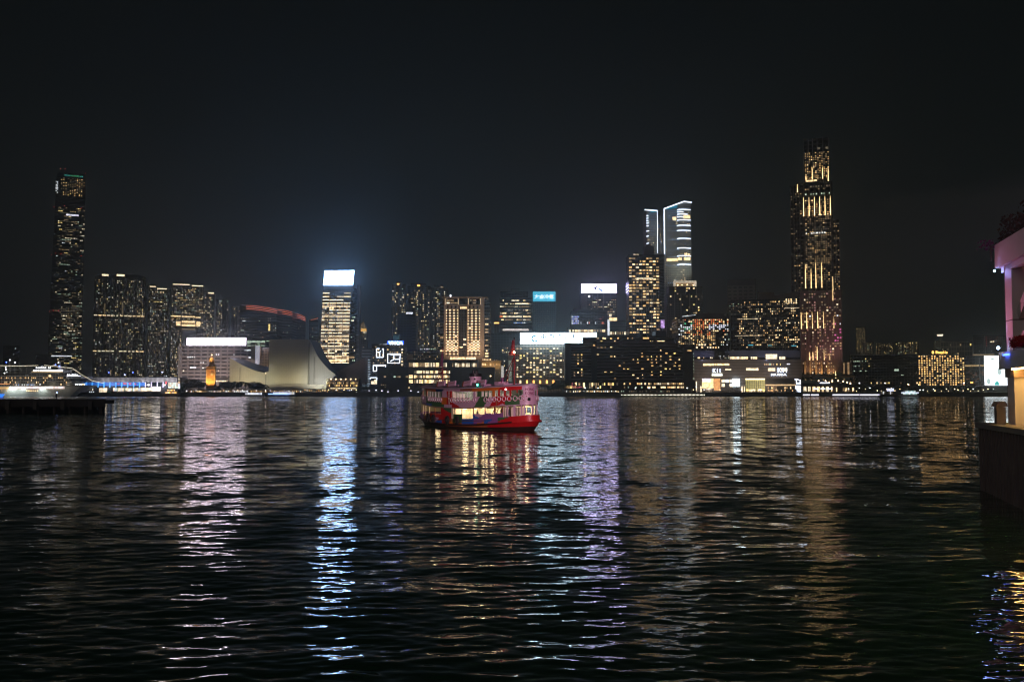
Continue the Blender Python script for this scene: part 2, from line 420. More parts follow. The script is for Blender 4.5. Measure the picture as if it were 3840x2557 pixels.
# facades
FG = lambda n, w=(0.075, 0.075, 0.08), g=(0.010, 0.014, 0.017), cw=4.0, ch=3.6, fw=.8, fh=.65, **k: facade(n, w, g, cw, ch, fw, fh, **k)
F_SLEEK = FG('facade_sleek', (.05, .054, .056), (.008, .012, .014), 3.0, 4.2, .85, .7)
F_RESI = FG('facade_flats', (.14, .135, .12), (.01, .012, .014), 5.0, 3.1, .55, .5)
F_RESI2 = FG('facade_pale_flats', (.18, .18, .165), (.012, .014, .015), 6.0, 3.1, .5, .5)
F_OFF = FG('facade_office', (.09, .095, .10), (.008, .014, .016), 2.5, 4.0, .9, .62)

def face(b):
    """turn a far off-axis building to stand square to the harbour view"""
    a = math.atan2(b.root.location.x, b.root.location.y); b.root.rotation_euler = (0, 0, -a); b.root.scale = (math.cos(a), 1, 1)
FACE = []
# ---------------- far left: the tallest tower
b = Bld('skyscraper', 'tallest dark tapering skyscraper with green crown lights, alone behind the cruise ship', 192, 318, 1000, 2100, 60, F_SLEEK, wall=None)
Xb, Zb = b.X, b.Z
def taper(name, rows, m, bl, y0=0, y1=60):
    mb = MB()
    for (l0, r0, p0), (l1, r1, p1) in zip(rows, rows[1:]):
        a = [(bl.X(l0), bl.Y + y0, bl.Z(p0)), (bl.X(r0), bl.Y + y0, bl.Z(p0)), (bl.X(r1), bl.Y + y0, bl.Z(p1)), (bl.X(l1), bl.Y + y0, bl.Z(p1))]
        c = [(x, y + y1 - y0, z) for x, y, z in a]
        mb.quad(*a); mb.quad(a[1], c[1], c[2], a[2]); mb.quad(c[0], a[0], a[3], c[3]); mb.quad(c[1], c[0], c[3], c[2])
        mb.quad(a[3], a[2], c[2], c[3])
    return sub(mb.build(name, m, bl.root))
taper('wall', [(190, 320, 1455), (192, 319, 1250), (199, 318, 950), (204, 319, 760), (206, 318, 668), (212, 314, 650)], F_SLEEK, b)
b.wins(222, 668, 316, 735, 11, 12, lambda i, j: .75 if 2 <= i <= 9 else .35, [(W1, 4), (W4, 5), (W7, 3)], .45, .5, 50, 2)
b.wins(216, 778, 318, 940, 18, 26, .20, OFFICE, .8, .5, 40, 3, run=.5)
b.wins(213, 940, 316, 1150, 18, 34, .14, OFFICE, .75, .42, 30, 4, run=.4)
b.wins(206, 1150, 315, 1275, 18, 20, lambda i, j: .5 if 4 < i < 16 else .15, OFFICE, .75, .5, 40, 5, run=.35)
b.wins(200, 1275, 318, 1400, 18, 18, .2, OFFICE, .75, .42, 30, 6, run=.4)
b.box('window', 246, 803, 294, 809, WW, .1, .05); b.box('window', 205, 1333, 282, 1337, W5, .1, .05)
b.wins(236, 656, 306, 662, 18, 1, .9, [(WG, 4), (WC, 1)], .6, .8, 18, 7, name='crown_light')
b.wins(204, 683, 214, 728, 2, 8, .8, [(W5, 1)], .9, .6, 16, 8, name='crown_panel')
for i, (x, y) in enumerate(((221, 637), (238, 637), (316, 646), (200, 782), (239, 774), (303, 778), (195, 960), (211, 953), (231, 953), (307, 957), (193, 1170), (208, 1166), (228, 1166))):
    MB().ball((b.X(x), b.Y - 2, b.Z(y)), .7).build('warning_light', L_RED, b.root)
MB().box(b.X(222), b.X(308), 2112, 2140, b.Z(652), b.Z(645)).build('crown', F_SLEEK, b.root); b.root.location.x -= 9 * b.mid; OFFS[b.root.name] = Vector(b.root.location)

# ---------------- towers over the terminal
b = Bld('apartment_tower', 'broad slab of flats with two warm roof lights, next right of the tallest skyscraper', 350, 545, 1040, 1950, 40, F_RESI2, group=None)
b.prism('roof', [(350, 1041), (380, 1031), (520, 1028), (545, 1036), (545, 1042), (350, 1042)], M_ROOF, 0, 40)
b.wins(352, 1050, 543, 1415, 30, 52, lambda i, j: (.40 if i % 6 not in (0, 5) else .08), FARR, .5, .42, 100, 9)
for y in (1184, 1317): b.wins(350, y - 2.5, 543, y + 2.5, 12, 1, .95, [(W3, 1), (W2, 1)], .8, .7, 12, y, name='sky_garden_light')
b.boxes('rib', [(381 + 31.5 * i, 1042, 382.2 + 31.5 * i, 1440) for i in range(6)], M_STEEL, .8); b.boxes('roof_light', [(378, 1031, 402, 1037), (433, 1029, 462, 1036)], L_STRIPW)
for x in (388, 455): b.box('lit_fin', x, 1140, x + 6, 1184, emit('fin_glow', (1, .75, .4), .12), .3)
b = Bld('apartment_tower', 'slim block of flats with a short lit roof strip, left of the arch tower', 552, 632, 1080, 1880, 40, F_RESI)
b.wins(555, 1085, 630, 1420, 13, 46, .38, FARR, .5, .42, 100, 10, run=.15)
b.boxes('roof_light', [(558, 1074, 581, 1077), (586, 1081, 622, 1084)], L_STRIPW)
b = Bld('arch_tower', 'huge arch shaped apartment tower with a gap through it and warm lines along its roof', 640, 802, 1070, 1900, 45, F_RESI, cat='building', wall=None)
b.prism('wall', [(640, 1440), (640, 1072), (762, 1070), (762, 1090), (804, 1098), (804, 1440), (735, 1440), (735, 1236), (681, 1236), (681, 1440)], F_RESI, 0, 45)
b.wins(642, 1080, 760, 1230, 22, 25, .42, RESI, .52, .42, 100, 11, run=.2)
b.wins(762, 1104, 800, 1430, 8, 46, .38, RESI, .7, .45, 40, 12); b.wins(642, 1240, 680, 1430, 8, 32, .36, RESI, .7, .45, 30, 13)
b.boxes('roof_light', [(645, 1067, 708, 1070), (716, 1070, 759, 1073), (778, 1095, 800, 1099)], L_STRIPW, .5)
b.boxes('window', [(660, 1206, 676, 1222), (681, 1204, 730, 1211), (681, 1216, 732, 1224), (736, 1206, 750, 1223), (681, 1186, 730, 1190), (640, 1185, 678, 1189), (733, 1188, 752, 1192)], W2, .1, .05)
b.box('arch_soffit', 681, 1233, 731, 1237, emit('soffit_glow', (1, .7, .35), .25), .2)
b = Bld('apartment_tower', 'dim tower of flats standing behind the right leg of the arch tower', 806, 856, 1122, 2000, 30, F_RESI)
b.wins(808, 1126, 854, 1420, 8, 38, lambda i, j: .55 if 1 <= i <= 3 else .06, FARR, .6, .45, 60, 14)

# ---------------- red lined towers
def red_tower(px0, px1, y0, y1, Y, label, n):
    b = Bld('office_tower', label, px0, px1, min(y0, y1) + 4, Y, 40, F_OFF, wall=None, group=None)
    k = 12; pts = []
    for i in range(k + 1):
        t = i / k; pts.append((px0 + (px1 - px0) * t, y0 + (y1 - y0) * t * t))
    b.prism('wall', pts + [(px1, 1440), (px0, 1440)], F_OFF, 0, 40)
    for d in range(3 if px0 < 1150 else 1): b.line('roof_neon', [(x, y + d * 6.5 + 1) for x, y in pts[2:]], .22, L_NEONR)
    b.wins(px0 + 2, y1 + 30, px1 - 2, 1420, max(4, int((px1 - px0) / 7)), 26, .10, [(W6, 2), (W7, 5), (W4, 1), (W5, .6)], .6, .4, 30, n, run=.25)
    return b
red_tower(1100, 1145, 1176, 1190, 1420, 'third red lined office tower with a curved top, narrowest but for one', 15)
red_tower(1158, 1192, 1199, 1190, 1440, 'smallest red lined office tower, just left of the tower with the white screen', 16)
red_tower(1030, 1095, 1160, 1170, 1390, 'middle office tower with three red lines round its curved top', 17)
b = red_tower(898, 1038, 1144, 1160, 1360, 'widest office tower with three red lines round its curved top', 18)
b.wins(924, 1275, 1032, 1300, 6, 3, .6, [(W6, 2), (W7, 2)], .8, .35, 18, 19, run=.5)
b.box('window', 1006, 1215, 1012, 1240, W8, .1, .05); b.box('window', 926, 1279, 994, 1284, W6, .1, .05)
b = Bld('office_tower', 'dark thin tower left of the widest red lined tower', 866, 900, 1150, 1500, 30, F_RESI)
b.wins(868, 1155, 898, 1420, 5, 34, lambda i, j: .5 if i == 4 else .05, FARR, .55, .45, 40, 20)

# ---------------- long hotel with the white billboard
F_LONG = facade('facade_long_hotel', (.30, .26, .25), (.05, .045, .05), 7.4, 4.1, .78, .45, ox=.5)
b = Bld('hotel_building', 'long pale hotel under the wide blank white billboard, rows of dark windows', 675, 940, 1298, 1050, 16, F_LONG, cat='hotel')
b.box('end_wall', 668, 1296, 676, 1420, M_CONC, 1.0, 14); b.box('end_wall', 940, 1296, 957, 1420, M_CONC, .8, 14)
b.box('lit_corner', 957, 1296, 966, 1365, emit('corner_glow', (.85, .85, 1), .42), .3, 8)
b.wins(684, 1304, 938, 1415, 31, 11, .022, [(W5, 3), (W3, 2), (WW, 1)], .62, .3, 20, 21, run=.45)
b.box('window', 713, 1376, 736, 1380, W5, .1, .05); b.box('window', 932, 1338, 941, 1343, WW, .1, .05); b.box('window', 916, 1312, 940, 1315, W5, .1, .05)
b.boxes('shop_sign', [(678, 1428, 690, 1434), (693, 1426, 705, 1432)], WR, .5, .3); b.boxes('shop_window', [(678, 1436, 690, 1442), (692, 1436, 704, 1442)], W2, .5, .3)
b.box('terrace', 800, 1425, 870, 1432, M_CONC, 12, 12); b.wins(806, 1428, 868, 1431, 5, 1, 1, [(W2, 1)], .8, .9, 5, 22, proud=12.1, name='terrace_light')
s = thing('billboard', 'wide blank white LED billboard glowing on the long pale hotel', 'billboard', (xw(811, 1295, 1050), 1050, zw(1295, 1050)))
SCR = emit('screen_white_lilac', (0.95, 0.80, 0.97), 14.0, nee=True)
def panel(s, name, px0, py0, px1, py1, Y, m, d=1.0, fr=None):
    k = sc((py0 + py1) / 2, Y) / F
    o = MB().box((px0 - 1920) * k, (px1 - 1920) * k, Y, Y + d, zw(py1, Y), zw(py0, Y)).build(name, m, s)
    return o
def frame(s, px0, py0, px1, py1, Y, m, t=.6):
    k = sc((py0 + py1) / 2, Y) / F; x0, x1, z0, z1 = (px0 - 1920) * k, (px1 - 1920) * k, zw(py1, Y), zw(py0, Y)
    MB().box(x0 - t, x1 + t, Y - .2, Y + 2, z1, z1 + t).box(x0 - t, x1 + t, Y - .2, Y + 2, z0 - t, z0).box(x0 - t, x0, Y - .2, Y + 2, z0, z1).box(x1, x1 + t, Y - .2, Y + 2, z0, z1).build('frame', m, s)
panel(s, 'screen', 701, 1267, 922.5, 1295, 1050, SCR); frame(s, 701, 1267, 922.5, 1295, 1050, M_STEEL)
F_NEXT = facade('facade_tan_block', (.34, .25, .17), (.05, .045, .04), 3.4, 3.3, .55, .55)
b = Bld('office_building', 'tan building with small square windows behind the curved hall, beside the long hotel', 967, 1020, 1305, 1090, 30, F_NEXT)
b.box('corner_bay', 967, 1303, 980, 1420, F_NEXT, 2.0, 10); b.box('cornice', 985, 1303, 1018, 1308, M_CONC, .6)
flood('facade_floodlight', (b.X(993), 1065, 8), (b.X(993), 1092, 40), 24000, (1, .74, .48))
flood('facade_floodlight', (xw(800, 1420, 1030), 1000, 10), (xw(800, 1350, 1050), 1052, 35), 75000, (1, .80, .76), 140)
flood('facade_floodlight', (xw(720, 1420, 1030), 1000, 10), (xw(720, 1350, 1050), 1052, 35), 46000, (1, .82, .76), 140)

# ---------------- clock tower
b = Bld('clock_tower', 'floodlit orange clock tower with a domed top at the waterfront', 771, 804, 1385, 955, 8.8, None, cat='clock tower', wall=None)
BR = mat('orange_brick', (.62, .34, .13), .8, noise=.12, nscale=.8); ST = mat('tower_stone', (.66, .46, .25), .7, noise=.1)
x0, x1 = b.X(772.5), b.X(803); xc = (x0 + x1) / 2; hw = (x1 - x0) / 2; yc = 955 + hw
def oct_slab(mb, r, z0, z1, k=8): mb.slab([(xc + r * math.cos(R(22.5 + 45 * i)), yc + r * math.sin(R(22.5 + 45 * i))) for i in range(k)], z0, z1)
rot = Matrix.Translation((xc, yc, 0)) @ Matrix.Rotation(R(8), 4, 'Z')
mb = MB().box(-hw * .93, hw * .93, -hw * .93, hw * .93, b.base, b.Z(1386), 0, rot); shaft = sub(mb.build('shaft', BR, b.root))
for sx in (-1, 1): MB().box(sx * hw * .93 - .7, sx * hw * .93 + .7, -hw - .05, -hw + 1.2, b.base, b.Z(1386) - .02, 0, rot).build('corner_pilaster', ST, b.root)
MB().box(-hw * 1.1, hw * 1.1, -hw * 1.1, hw * 1.1, b.Z(1386), b.Z(1384), 0, rot).build('cornice', ST, b.root)
MB().box(-hw, hw, -hw, hw, b.Z(1384), b.Z(1377), 0, rot).box(-hw * 1.12, hw * 1.12, -hw * 1.12, hw * 1.12, b.Z(1377), b.Z(1375.5), 0, rot).build('gallery', ST, b.root)
mb = MB(); oct_slab(mb, hw * .95, b.Z(1375.5), b.Z(1371)); oct_slab(mb, hw * .78, b.Z(1371), b.Z(1368)); mb.build('drum', ST, b.root)
mb = MB()
for i in range(8):
    a = R(22.5 + 45 * i); mb.tube((xc + hw * .6 * math.cos(a), yc + hw * .6 * math.sin(a), b.Z(1368)), (xc + hw * .58 * math.cos(a), yc + hw * .58 * math.sin(a), b.Z(1352)), .45)
oct_slab(mb, hw * .30, b.Z(1368), b.Z(1352)); oct_slab(mb, hw * .72, b.Z(1352), b.Z(1350.5)); mb.build('belfry', ST, b.root)
mb = MB(); oct_slab(mb, hw * .55, b.Z(1350.5), b.Z(1345))
for i in range(5): oct_slab(mb, hw * (.5 - .03 * i * i), b.Z(1345 - i * 1.7), b.Z(1343.3 - i * 1.7))
mb.tube((xc, yc, b.Z(1337)), (xc, yc, b.Z(1329)), .12).build('dome', ST, b.root)
MB().ball((xc, yc, b.Z(1330.5)), .6).build('finial_lamp', L_WARM, b.root)
cp = rot @ Vector((hw * .30, -hw * .97, 0)); cz = b.Z(1403.5)
cl = sub(MB().tube((cp.x, cp.y - .15, cz), (cp.x, cp.y + .1, cz), 1.4, 1.4, 24).build('clock_face', mat('clock_white', (.85, .78, .6), .5), b.root))
hn = MB(); hn.box(cp.x - .07, cp.x + .07, cp.y - .25, cp.y - .17, cz, cz + 1.0).box(cp.x, cp.x + .7, cp.y - .25, cp.y - .17, cz - .07, cz + .07).build('hands', M_BLACK, cl)
for dx in (-.9, 0, .9): MB().box(cp.x + dx - .22, cp.x + dx + .22, cp.y - .12, cp.y + .3, b.Z(1394), b.Z(1389)).build('slit_window', M_BLACK, b.root)
for sx, p in ((-7, 9000), (9, 6000)): flood('tower_floodlight', (xc + sx * .5, 948, 8.5), (xc, 956, 27), p * 2.4, (1, .55, .16), 90)
flood('belfry_floodlight', (xc, 925, 24), (xc, 959, 45), 190000, (1, .58, .2), 26)

# ---------------- curved waterfront hall
M_TILE = facade('hall_tile', (.31, .29, .225), (.42, .40, .31), 2.4, 3.2, .9, .95, grough=.45); M_TILED = mat('hall_roof_tile', (.010, .013, .022), .5)
M_BROWN = mat('hall_brown_tile', (.20, .13, .11), .6, noise=.15)
b = Bld('concert_hall', 'windowless tiled hall with two sweeping concave rooflines and a tall blank centre block', 861, 1357, 1274, 1000, 60, None, cat='concert hall', wall=None)
b.prism('wing_wall', [(861.8, 1443), (861.8, 1343), (872, 1346.6), (891.4, 1359.4), (906, 1368), (921.7, 1375), (941, 1383.5), (961.7, 1390.9), (978, 1394.8), (994.4, 1396.3), (1006.5, 1393.3), (1014.4, 1380), (1017, 1378), (1017, 1443)], M_TILE, 0, 1.2, None)
mb = MB(); fr_ = [(862, 1343.4), (872, 1347), (891.4, 1359.8), (921.7, 1375.4), (961.7, 1391.3), (994.4, 1396.7), (1006.5, 1393.7), (1014.4, 1380.5)]; bk = [(862, 1342.5), (885, 1343.2), (909.6, 1346.2), (930, 1353.5), (955, 1362), (980, 1369.5), (1000, 1374.5), (1014.4, 1379)]
for (a, c), (d, e) in zip(zip(fr_, bk), list(zip(fr_, bk))[1:]):
    P = lambda q, dy: ((q[0] - 1920) * b.mid * (1 + dy / 1000.0), 1000 + dy, zw(q[1], 1000 + dy))
    mb.quad(P(a, 1.3), P(d, 1.3), P(e, 45), P(c, 45))
mb.build('wing_roof', M_TILED, b.root)
b.box('centre_block', 1017, 1274, 1161, 1443, M_TILE, 9, 50)
cv = [(1161, 1275), (1168, 1290), (1175.2, 1304.3), (1182, 1319), (1189.3, 1332.3), (1199, 1347), (1210.3, 1360.4), (1220, 1372), (1231.4, 1383.2), (1240, 1390.5), (1248.9, 1397.2), (1259.4, 1404)]
M_TILER = facade('hall_tile_silver', (.34, .33, .31), (.47, .45, .43), 2.4, 3.2, .9, .95, grough=.35)
b.prism('sweep_wall', cv + [(1259, 1409), (1253, 1411), (1245, 1443), (1161, 1443)], M_TILER, 0, 1.2)
mb = MB(); P = lambda q, dy: ((q[0] - 1920) * b.mid, 1000 + dy, zw(q[1], 1000) )
for a, c in zip(cv, cv[1:]): mb.quad(P(a, 1.2), P(c, 1.2), P(c, 50), P(a, 50))
mb.build('sweep_roof', M_TILED, b.root)
b.prism('wedge_wall', [(1240, 1440), (1240, 1398), (1262, 1386), (1301.5, 1366), (1357.6, 1336), (1357.6, 1440)], M_BROWN, 22, 40)
b.prism('wedge_roof', [(1200, 1402), (1206, 1357.5), (1300, 1357.5), (1312, 1362), (1262, 1402)], M_TILED, 41, 60)
for x, y0, y1 in ((900.8, 1377.5, 1428), (997.5, 1398, 1440), (1178.5, 1338, 1441)): b.box('slit_window', x - 1, y0, x + 1, y1, M_BLACK, .15, .3)
b.box('slit_light', 996.6, 1397, 998.4, 1402, L_STRIPW, .4, .2)
b.prism('skirt', [(1000, 1458), (1010, 1442.5), (1228, 1442.5), (1252, 1458)], mat('skirt_tile', (.22, .20, .16), .5), -14, 6)
for i in range(14): b.prism('buttress', [(1162 + i * 6, 1443), (1164 + i * 6, 1443), (1172 + i * 6.4, 1458), (1170 + i * 6.4, 1458)], M_TILE, -15, -13)
for x, p, c in ((880, 2600, (1, .74, .46)), (930, 2800, (1, .88, .60)), (980, 2600, (1, .95, .68))): flood('wall_washer', (b.X(x), 970, 14), (b.X(x), 1001, 18), p * 6.5, c, 110)
for x in (1040, 1070, 1095, 1120, 1145): flood('wall_washer', (b.X(x), 974, 10), (b.X(x), 992, 22), 4600, (1, .86, .55), 80)
for x, c in ((1180, (.9, .9, .75)), (1205, (.95, .92, 1)), (1230, (.9, .95, .6))): flood('wall_washer', (b.X(x), 970, 14), (b.X(x), 1001, 16), 13000, c, 110)
flood('facade_floodlight', (b.X(1320), 985, 12), (b.X(1320), 1024, 20), 5200, (1, .68, .5), 120)

# ---------------- tower with the tilted white screen
F_OP = facade('facade_banded_office', (.16, .13, .10), (.05, .04, .03), 3.0, 6.2, .9, .6)
b = Bld('office_tower', 'office tower banded with warm light strips under the tilted white screen', 1206, 1312, 1070, 1200, 30, F_OFF, wall=None)
taper('wall', [(1200, 1311, 1440), (1201, 1312, 1300), (1206, 1315, 1130), (1211, 1322, 1074)], F_OP, b, 0, 12)
b.box('side_wing', 1311, 1080, 1330, 1425, F_OFF, -4, 20); b.box('glass_fin', 1333, 1066, 1343, 1425, M_STEEL, -8, 12)
r_ = random.Random(5); got = []
for k in range(22):
    y = 1100 + k * 12.4; t = (y - 1100) / 260.0
    l, r2 = 1209 - 7 * min(1, t * 1.4), 1315 - 5 * min(1, t * 1.6)
    for i in range(4):
        if r_.random() < (.93 if k > 2 else .75):
            wd = (r2 - l) / 4; got.append((l + wd * (i + .5), y, wd * .92, 2.6, L_STRIPW if r_.random() < .75 else W3))
    if k in (3, 4, 14, 15, 17, 18, 19, 20):
        for i in range(12):
            if r_.random() < .62: got.append((l + (r2 - l) / 12 * (i + .5), y + 6.2, (r2 - l) / 12 * .8, 6.2, r_.choice((W3, W4, W4, W2, W7))))
    elif k > 4:
        for i in range(8): got.append((l + (r2 - l) / 8 * (i + .5), y + 6.4, (r2 - l) / 8 * .97, 7.2, r_.choice((W7, W7, W4))))
b.put(got, 100, .9); b.wins(1212, 1348, 1298, 1357, 8, 1, 1, [(W2, 1)], .95, .9, 8, 23, proud=.6)
b.box('podium_light', 1205, 1336, 1330, 1344, W4, .6, .3); b.wins(1313, 1170, 1330, 1420, 3, 20, .08, [(W3, 1), (W6, 1)], .8, .4, 10, 24, proud=-3.8, run=.5)
for k in range(11): b.box('side_rail', 1333, 1200 + k * 18, 1342, 1201.5 + k * 18, M_WHITE, -7, .5)
DK = mat('painted_characters', (.03, .024, .02), .6)
for x0_, chars in ((1215, '籌劃未來'), (1247, '香象樂園')):
    for i, ch in enumerate(chars): text_mesh('character', ch, b.X(x0_), b.X(x0_ + 20), b.Z(1179 + i * 28), b.Z(1159 + i * 28), 1198.7, DK, b.root, bold=.012, extrude=.12)
s = thing('billboard', 'tilted white LED screen crowning the banded office tower', 'billboard', (b.X(1268), 1200, b.Z(1069)))
SCB = emit('screen_white_blue', (0.32, 0.55, 1.0), 26.0, nee=True)
MB().prism([(b.X(1211), b.Z(1069)), (b.X(1216), b.Z(1016)), (b.X(1326), b.Z(1014.5)), (b.X(1321), b.Z(1069))], 1199, 1200.5).build('screen', SCB, s)
MB().prism([(b.X(1209.5), b.Z(1071)), (b.X(1215), b.Z(1014.5)), (b.X(1327.5), b.Z(1013)), (b.X(1322.5), b.Z(1071))], 1200.6, 1206).build('frame', M_STEEL, s)
mb = MB()
for i in range(7):
    a = i * math.pi / 3; r2 = 0 if i == 6 else 2.9; mb.ball((b.X(1238) + r2 * math.cos(a), 1198.9, b.Z(1041.5) + r2 * math.sin(a)), .45)
mb.build('dot_emblem', emit('emblem_grey', (.3, .4, .45), .5), s)

# ---------------- gold pyramid tower and glass block
b = Bld('office_tower', 'slim dark tower with a glowing gold pyramid roof and spire', 1345, 1374, 1243, 1500, 14, FG('facade_dark_stone', (.05, .045, .04)))
PY = mat('gold_roof', (.55, .42, .22), .4, .3)
cx, cy = b.X(1358), 1507
mb = MB(); z0, z1, z2 = b.Z(1232), b.Z(1206), b.Z(1190)
w0 = (b.X(1373) - b.X(1344)) / 2
p = [(cx - w0, cy - w0, z0), (cx + w0, cy - w0, z0), (cx + w0, cy + w0, z0), (cx - w0, cy + w0, z0)]; q = [(cx - 1.2, cy - 1.2, z1), (cx + 1.2, cy - 1.2, z1), (cx + 1.2, cy + 1.2, z1), (cx - 1.2, cy + 1.2, z1)]
for i in range(4): mb.quad(p[i], p[(i + 1) % 4], q[(i + 1) % 4], q[i])
mb.quad(*q); mb.tube((cx, cy, z1), (cx, cy, z2), .5, .1).build('pyramid_roof', PY, b.root)
MB().box(cx - w0 * .8, cx + w0 * .8, cy - w0 * .8, cy + w0 * .8, b.Z(1243), z0).build('lantern', emit('lantern_gold', (1, .55, .15), .7, .3), b.root)
flood('roof_floodlight', (cx, 1478, b.Z(1240)), (cx, cy, b.Z(1222)), 9000, (1, .85, .5), 110)
b.wins(1346, 1250, 1372, 1330, 4, 10, .10, FARR, .5, .4, 10, 25)
F_SIL = facade('facade_silver_louvres', (.34, .38, .42), (.05, .06, .07), 9.0, 3.7, 1.0, .45)
b = Bld('office_building', 'silver louvred glass block beside the brown wedge of the hall', 1357, 1389, 1306, 1150, 30, F_SIL)
b.wins(1358, 1345, 1389, 1424, 2, 9, .95, [(emit('louvre_glow', (.75, .87, 1), .34, .5), 1)], .96, .42, 18, 26)
flood('facade_floodlight', (b.X(1372), 1135, 6), (b.X(1372), 1152, 30), 9000, (.8, .9, 1))

# ---------------- association building with neon boxes
F_Y = facade('facade_brown_block', (.10, .085, .075), (.014, .013, .013), 4.4, 3.9, .55, .5)
b = Bld('hostel_building', 'dark brown block with four white neon box outlines on its wall', 1393, 1515, 1293, 1100, 30, F_Y)
b.wins(1396, 1296, 1512, 1376, 13, 8, .30, [(W1, 2), (W4, 5), (W2, 1)], .55, .5, 40, 27)
b.wins(1503, 1305, 1512, 1372, 1, 6, .9, [(W2, 1), (W3, 1)], .9, .4, 6, 28)
for a in ([(1412, 1341), (1412, 1307), (1423, 1307)], [(1413, 1340), (1437, 1340), (1437, 1307), (1433, 1310)], [(1413, 1320), (1424, 1320), (1428, 1316)], [(1424, 1320), (1424, 1340)],
          [(1454, 1361), (1454, 1327), (1501, 1327), (1499, 1361), (1454, 1361)], [(1454, 1327), (1477, 1331), (1499, 1331)], [(1477, 1331), (1477, 1347), (1499, 1347)], [(1477, 1347), (1464, 1355)],
          [(1400, 1392), (1400, 1369), (1446, 1369), (1446, 1376)], [(1400, 1369), (1413, 1372), (1440, 1371)], [(1413, 1372), (1413, 1391), (1400, 1392)],
          [(1389, 1422), (1389, 1416), (1414, 1416), (1414, 1424)]): b.line('neon_tube', a, .42, L_NEONW, .6)
b.boxes('window', [(1392, 1429, 1414, 1440), (1404, 1424, 1414, 1431)], W3, .1, .05)
b.box('parapet', 1393, 1290, 1515, 1293, M_DARK, .4, 6); b.wins(1426, 1289.5, 1456, 1293, 8, 1, .8, [(W5, 1), (W4, 1)], .6, .8, 8, 29, proud=.7, name='parapet_light')
s = thing('roof_sign', 'blue and white YMCA letters standing on the dark brown block', 'sign', (b.X(1482), 1100, b.Z(1293)))
panel(s, 'backing', 1454, 1278.5, 1512, 1294, 1101, emit('sign_backing_blue', (.012, .07, 1), 9.0, nee=True), .4)
text_mesh('letters', 'YMCA', b.X(1456), b.X(1511), b.Z(1292.5), b.Z(1280), 1099.4, emit('sign_letters_white', (.85, .92, 1), 5.0), s, bold=.05, extrude=.3)

# ---------------- flats behind
for x0_, x1_, y, Y, lab, n in ((1468, 1522, 1066, 1420, 'left tower of pale flats with an amber roof lamp, behind the blue lettered sign', 30), (1524, 1612, 1072, 1440, 'middle tower of pale flats with two small roof lamps, behind the dark glass block', 31), (1612, 1676, 1078, 1470, 'right tower of pale flats, half hidden by the lamp dotted hotel', 32)):
    b = Bld('apartment_tower', lab, x0_, x1_, y, Y, 30, F_RESI)
    n0 = max(6, int((x1_ - x0_) / 5.2)); ln = [random.Random(n + i).random() for i in range(n0)]
    b.wins(x0_ + 2, y + 14, x1_ - 2, 1330, n0, 32, lambda i, j: .62 if ln[i] > .6 else .18, RESI, .55, .45, 70, n)
    b.box('plant_room', x0_ + 14, y - 10, x1_ - 18, y, M_DARK, -4, 12); b.box('roof_lamp', x0_ + (20 if n == 30 else 40), y - 3, x0_ + (28 if n == 30 else 50), y + 1, L_ORANGE if n != 32 else W4, .5)
b = Bld('office_building', 'dark blue glass block with faint ledges in front of the pale flats', 1490, 1558, 1180, 1300, 30, FG('facade_blue_glass', (.02, .03, .05), (.008, .014, .024)))
for k in range(9): b.box('ledge', 1545, 1190 + k * 12, 1558, 1191.2 + k * 12, M_STEEL, .8)
b.box('roof_lamp', 1523, 1171, 1546, 1177, WW, 1, .5); b.box('plant_room', 1496, 1172, 1540, 1180, M_DARK, -3, 10)
b = Bld('office_building', 'small green lit mesh block above the blue lettered sign', 1473, 1496, 1255, 1160, 10, mat('mesh_teal', (.10, .22, .20)))
b.wins(1474, 1256, 1495, 1277, 5, 5, .9, [(emit('teal_panel', (.15, .55, .5), .16, .5), 1)], .7, .6, 10, 33)
b = Bld('office_building', 'low block with a line of cold roof lamps left of the lamp dotted hotel', 1520, 1660, 1310, 1170, 20, FG('facade_low_block', (.09, .075, .06)))
b.wins(1524, 1316, 1650, 1350, 18, 4, .3, [(W4, 3), (W7, 4), (W1, 1), (W6, 1)], .4, .45, 40, 34); b.wins(1575, 1306, 1634, 1312, 9, 1, .9, [(WW, 1), (W6, 1)], .35, .8, 9, 35, name='roof_lamp')
b.box('tan_wing', 1523, 1328, 1548, 1352, mat('tan_wall', (.35, .25, .13)), 3, 8)

# ---------------- hotel tower dotted with lamps
M_TAN = mat('hotel_tan_stone', (.46, .34, .24), .7, noise=.1, nscale=.2)
b = Bld('hotel_tower', 'tan floodlit hotel tower dotted all over with small warm lamps', 1664, 1816, 1116, 1120, 30, M_TAN, cat='hotel')
b.box('side_wing', 1647, 1128, 1664, 1345, F_OFF, -3, 20); b.box('side_wing', 1816, 1128, 1838, 1345, F_OFF, -3, 20)
b.box('centre_bay', 1721, 1150, 1751, 1338, FG('facade_hotel_bay', (.045, .04, .036), (.012, .012, .012), 3.2, 3.4, .6, .6), .4)
b.box('roof_slab', 1656, 1113.5, 1830, 1116.5, M_TAN, 3, 34); b.box('loggia', 1673, 1121, 1718, 1142, M_GLASSD, .3); b.box('loggia', 1757, 1121, 1801, 1142, M_GLASSD, .3); b.box('loggia', 1722, 1119, 1753, 1142, M_GLASSD, .3)
for x in (1670, 1716.5, 1755, 1800): b.box('pier_light', x, 1120, x + 3, 1142, emit('pier_glow', (1, .78, .48), .55, .3), .6)
b.wins(1674, 1122, 1716, 1141, 3, 2, .7, [(W4, 3), (W3, 1)], .9, .5, 6, 36, proud=.5); b.wins(1758, 1122, 1800, 1141, 3, 2, .6, [(W4, 3), (W7, 1)], .9, .5, 6, 37, proud=.5)
b.box('window', 1725, 1151, 1750, 1158, W2, .6, .1)
lamps = []; dark = []; sill = []
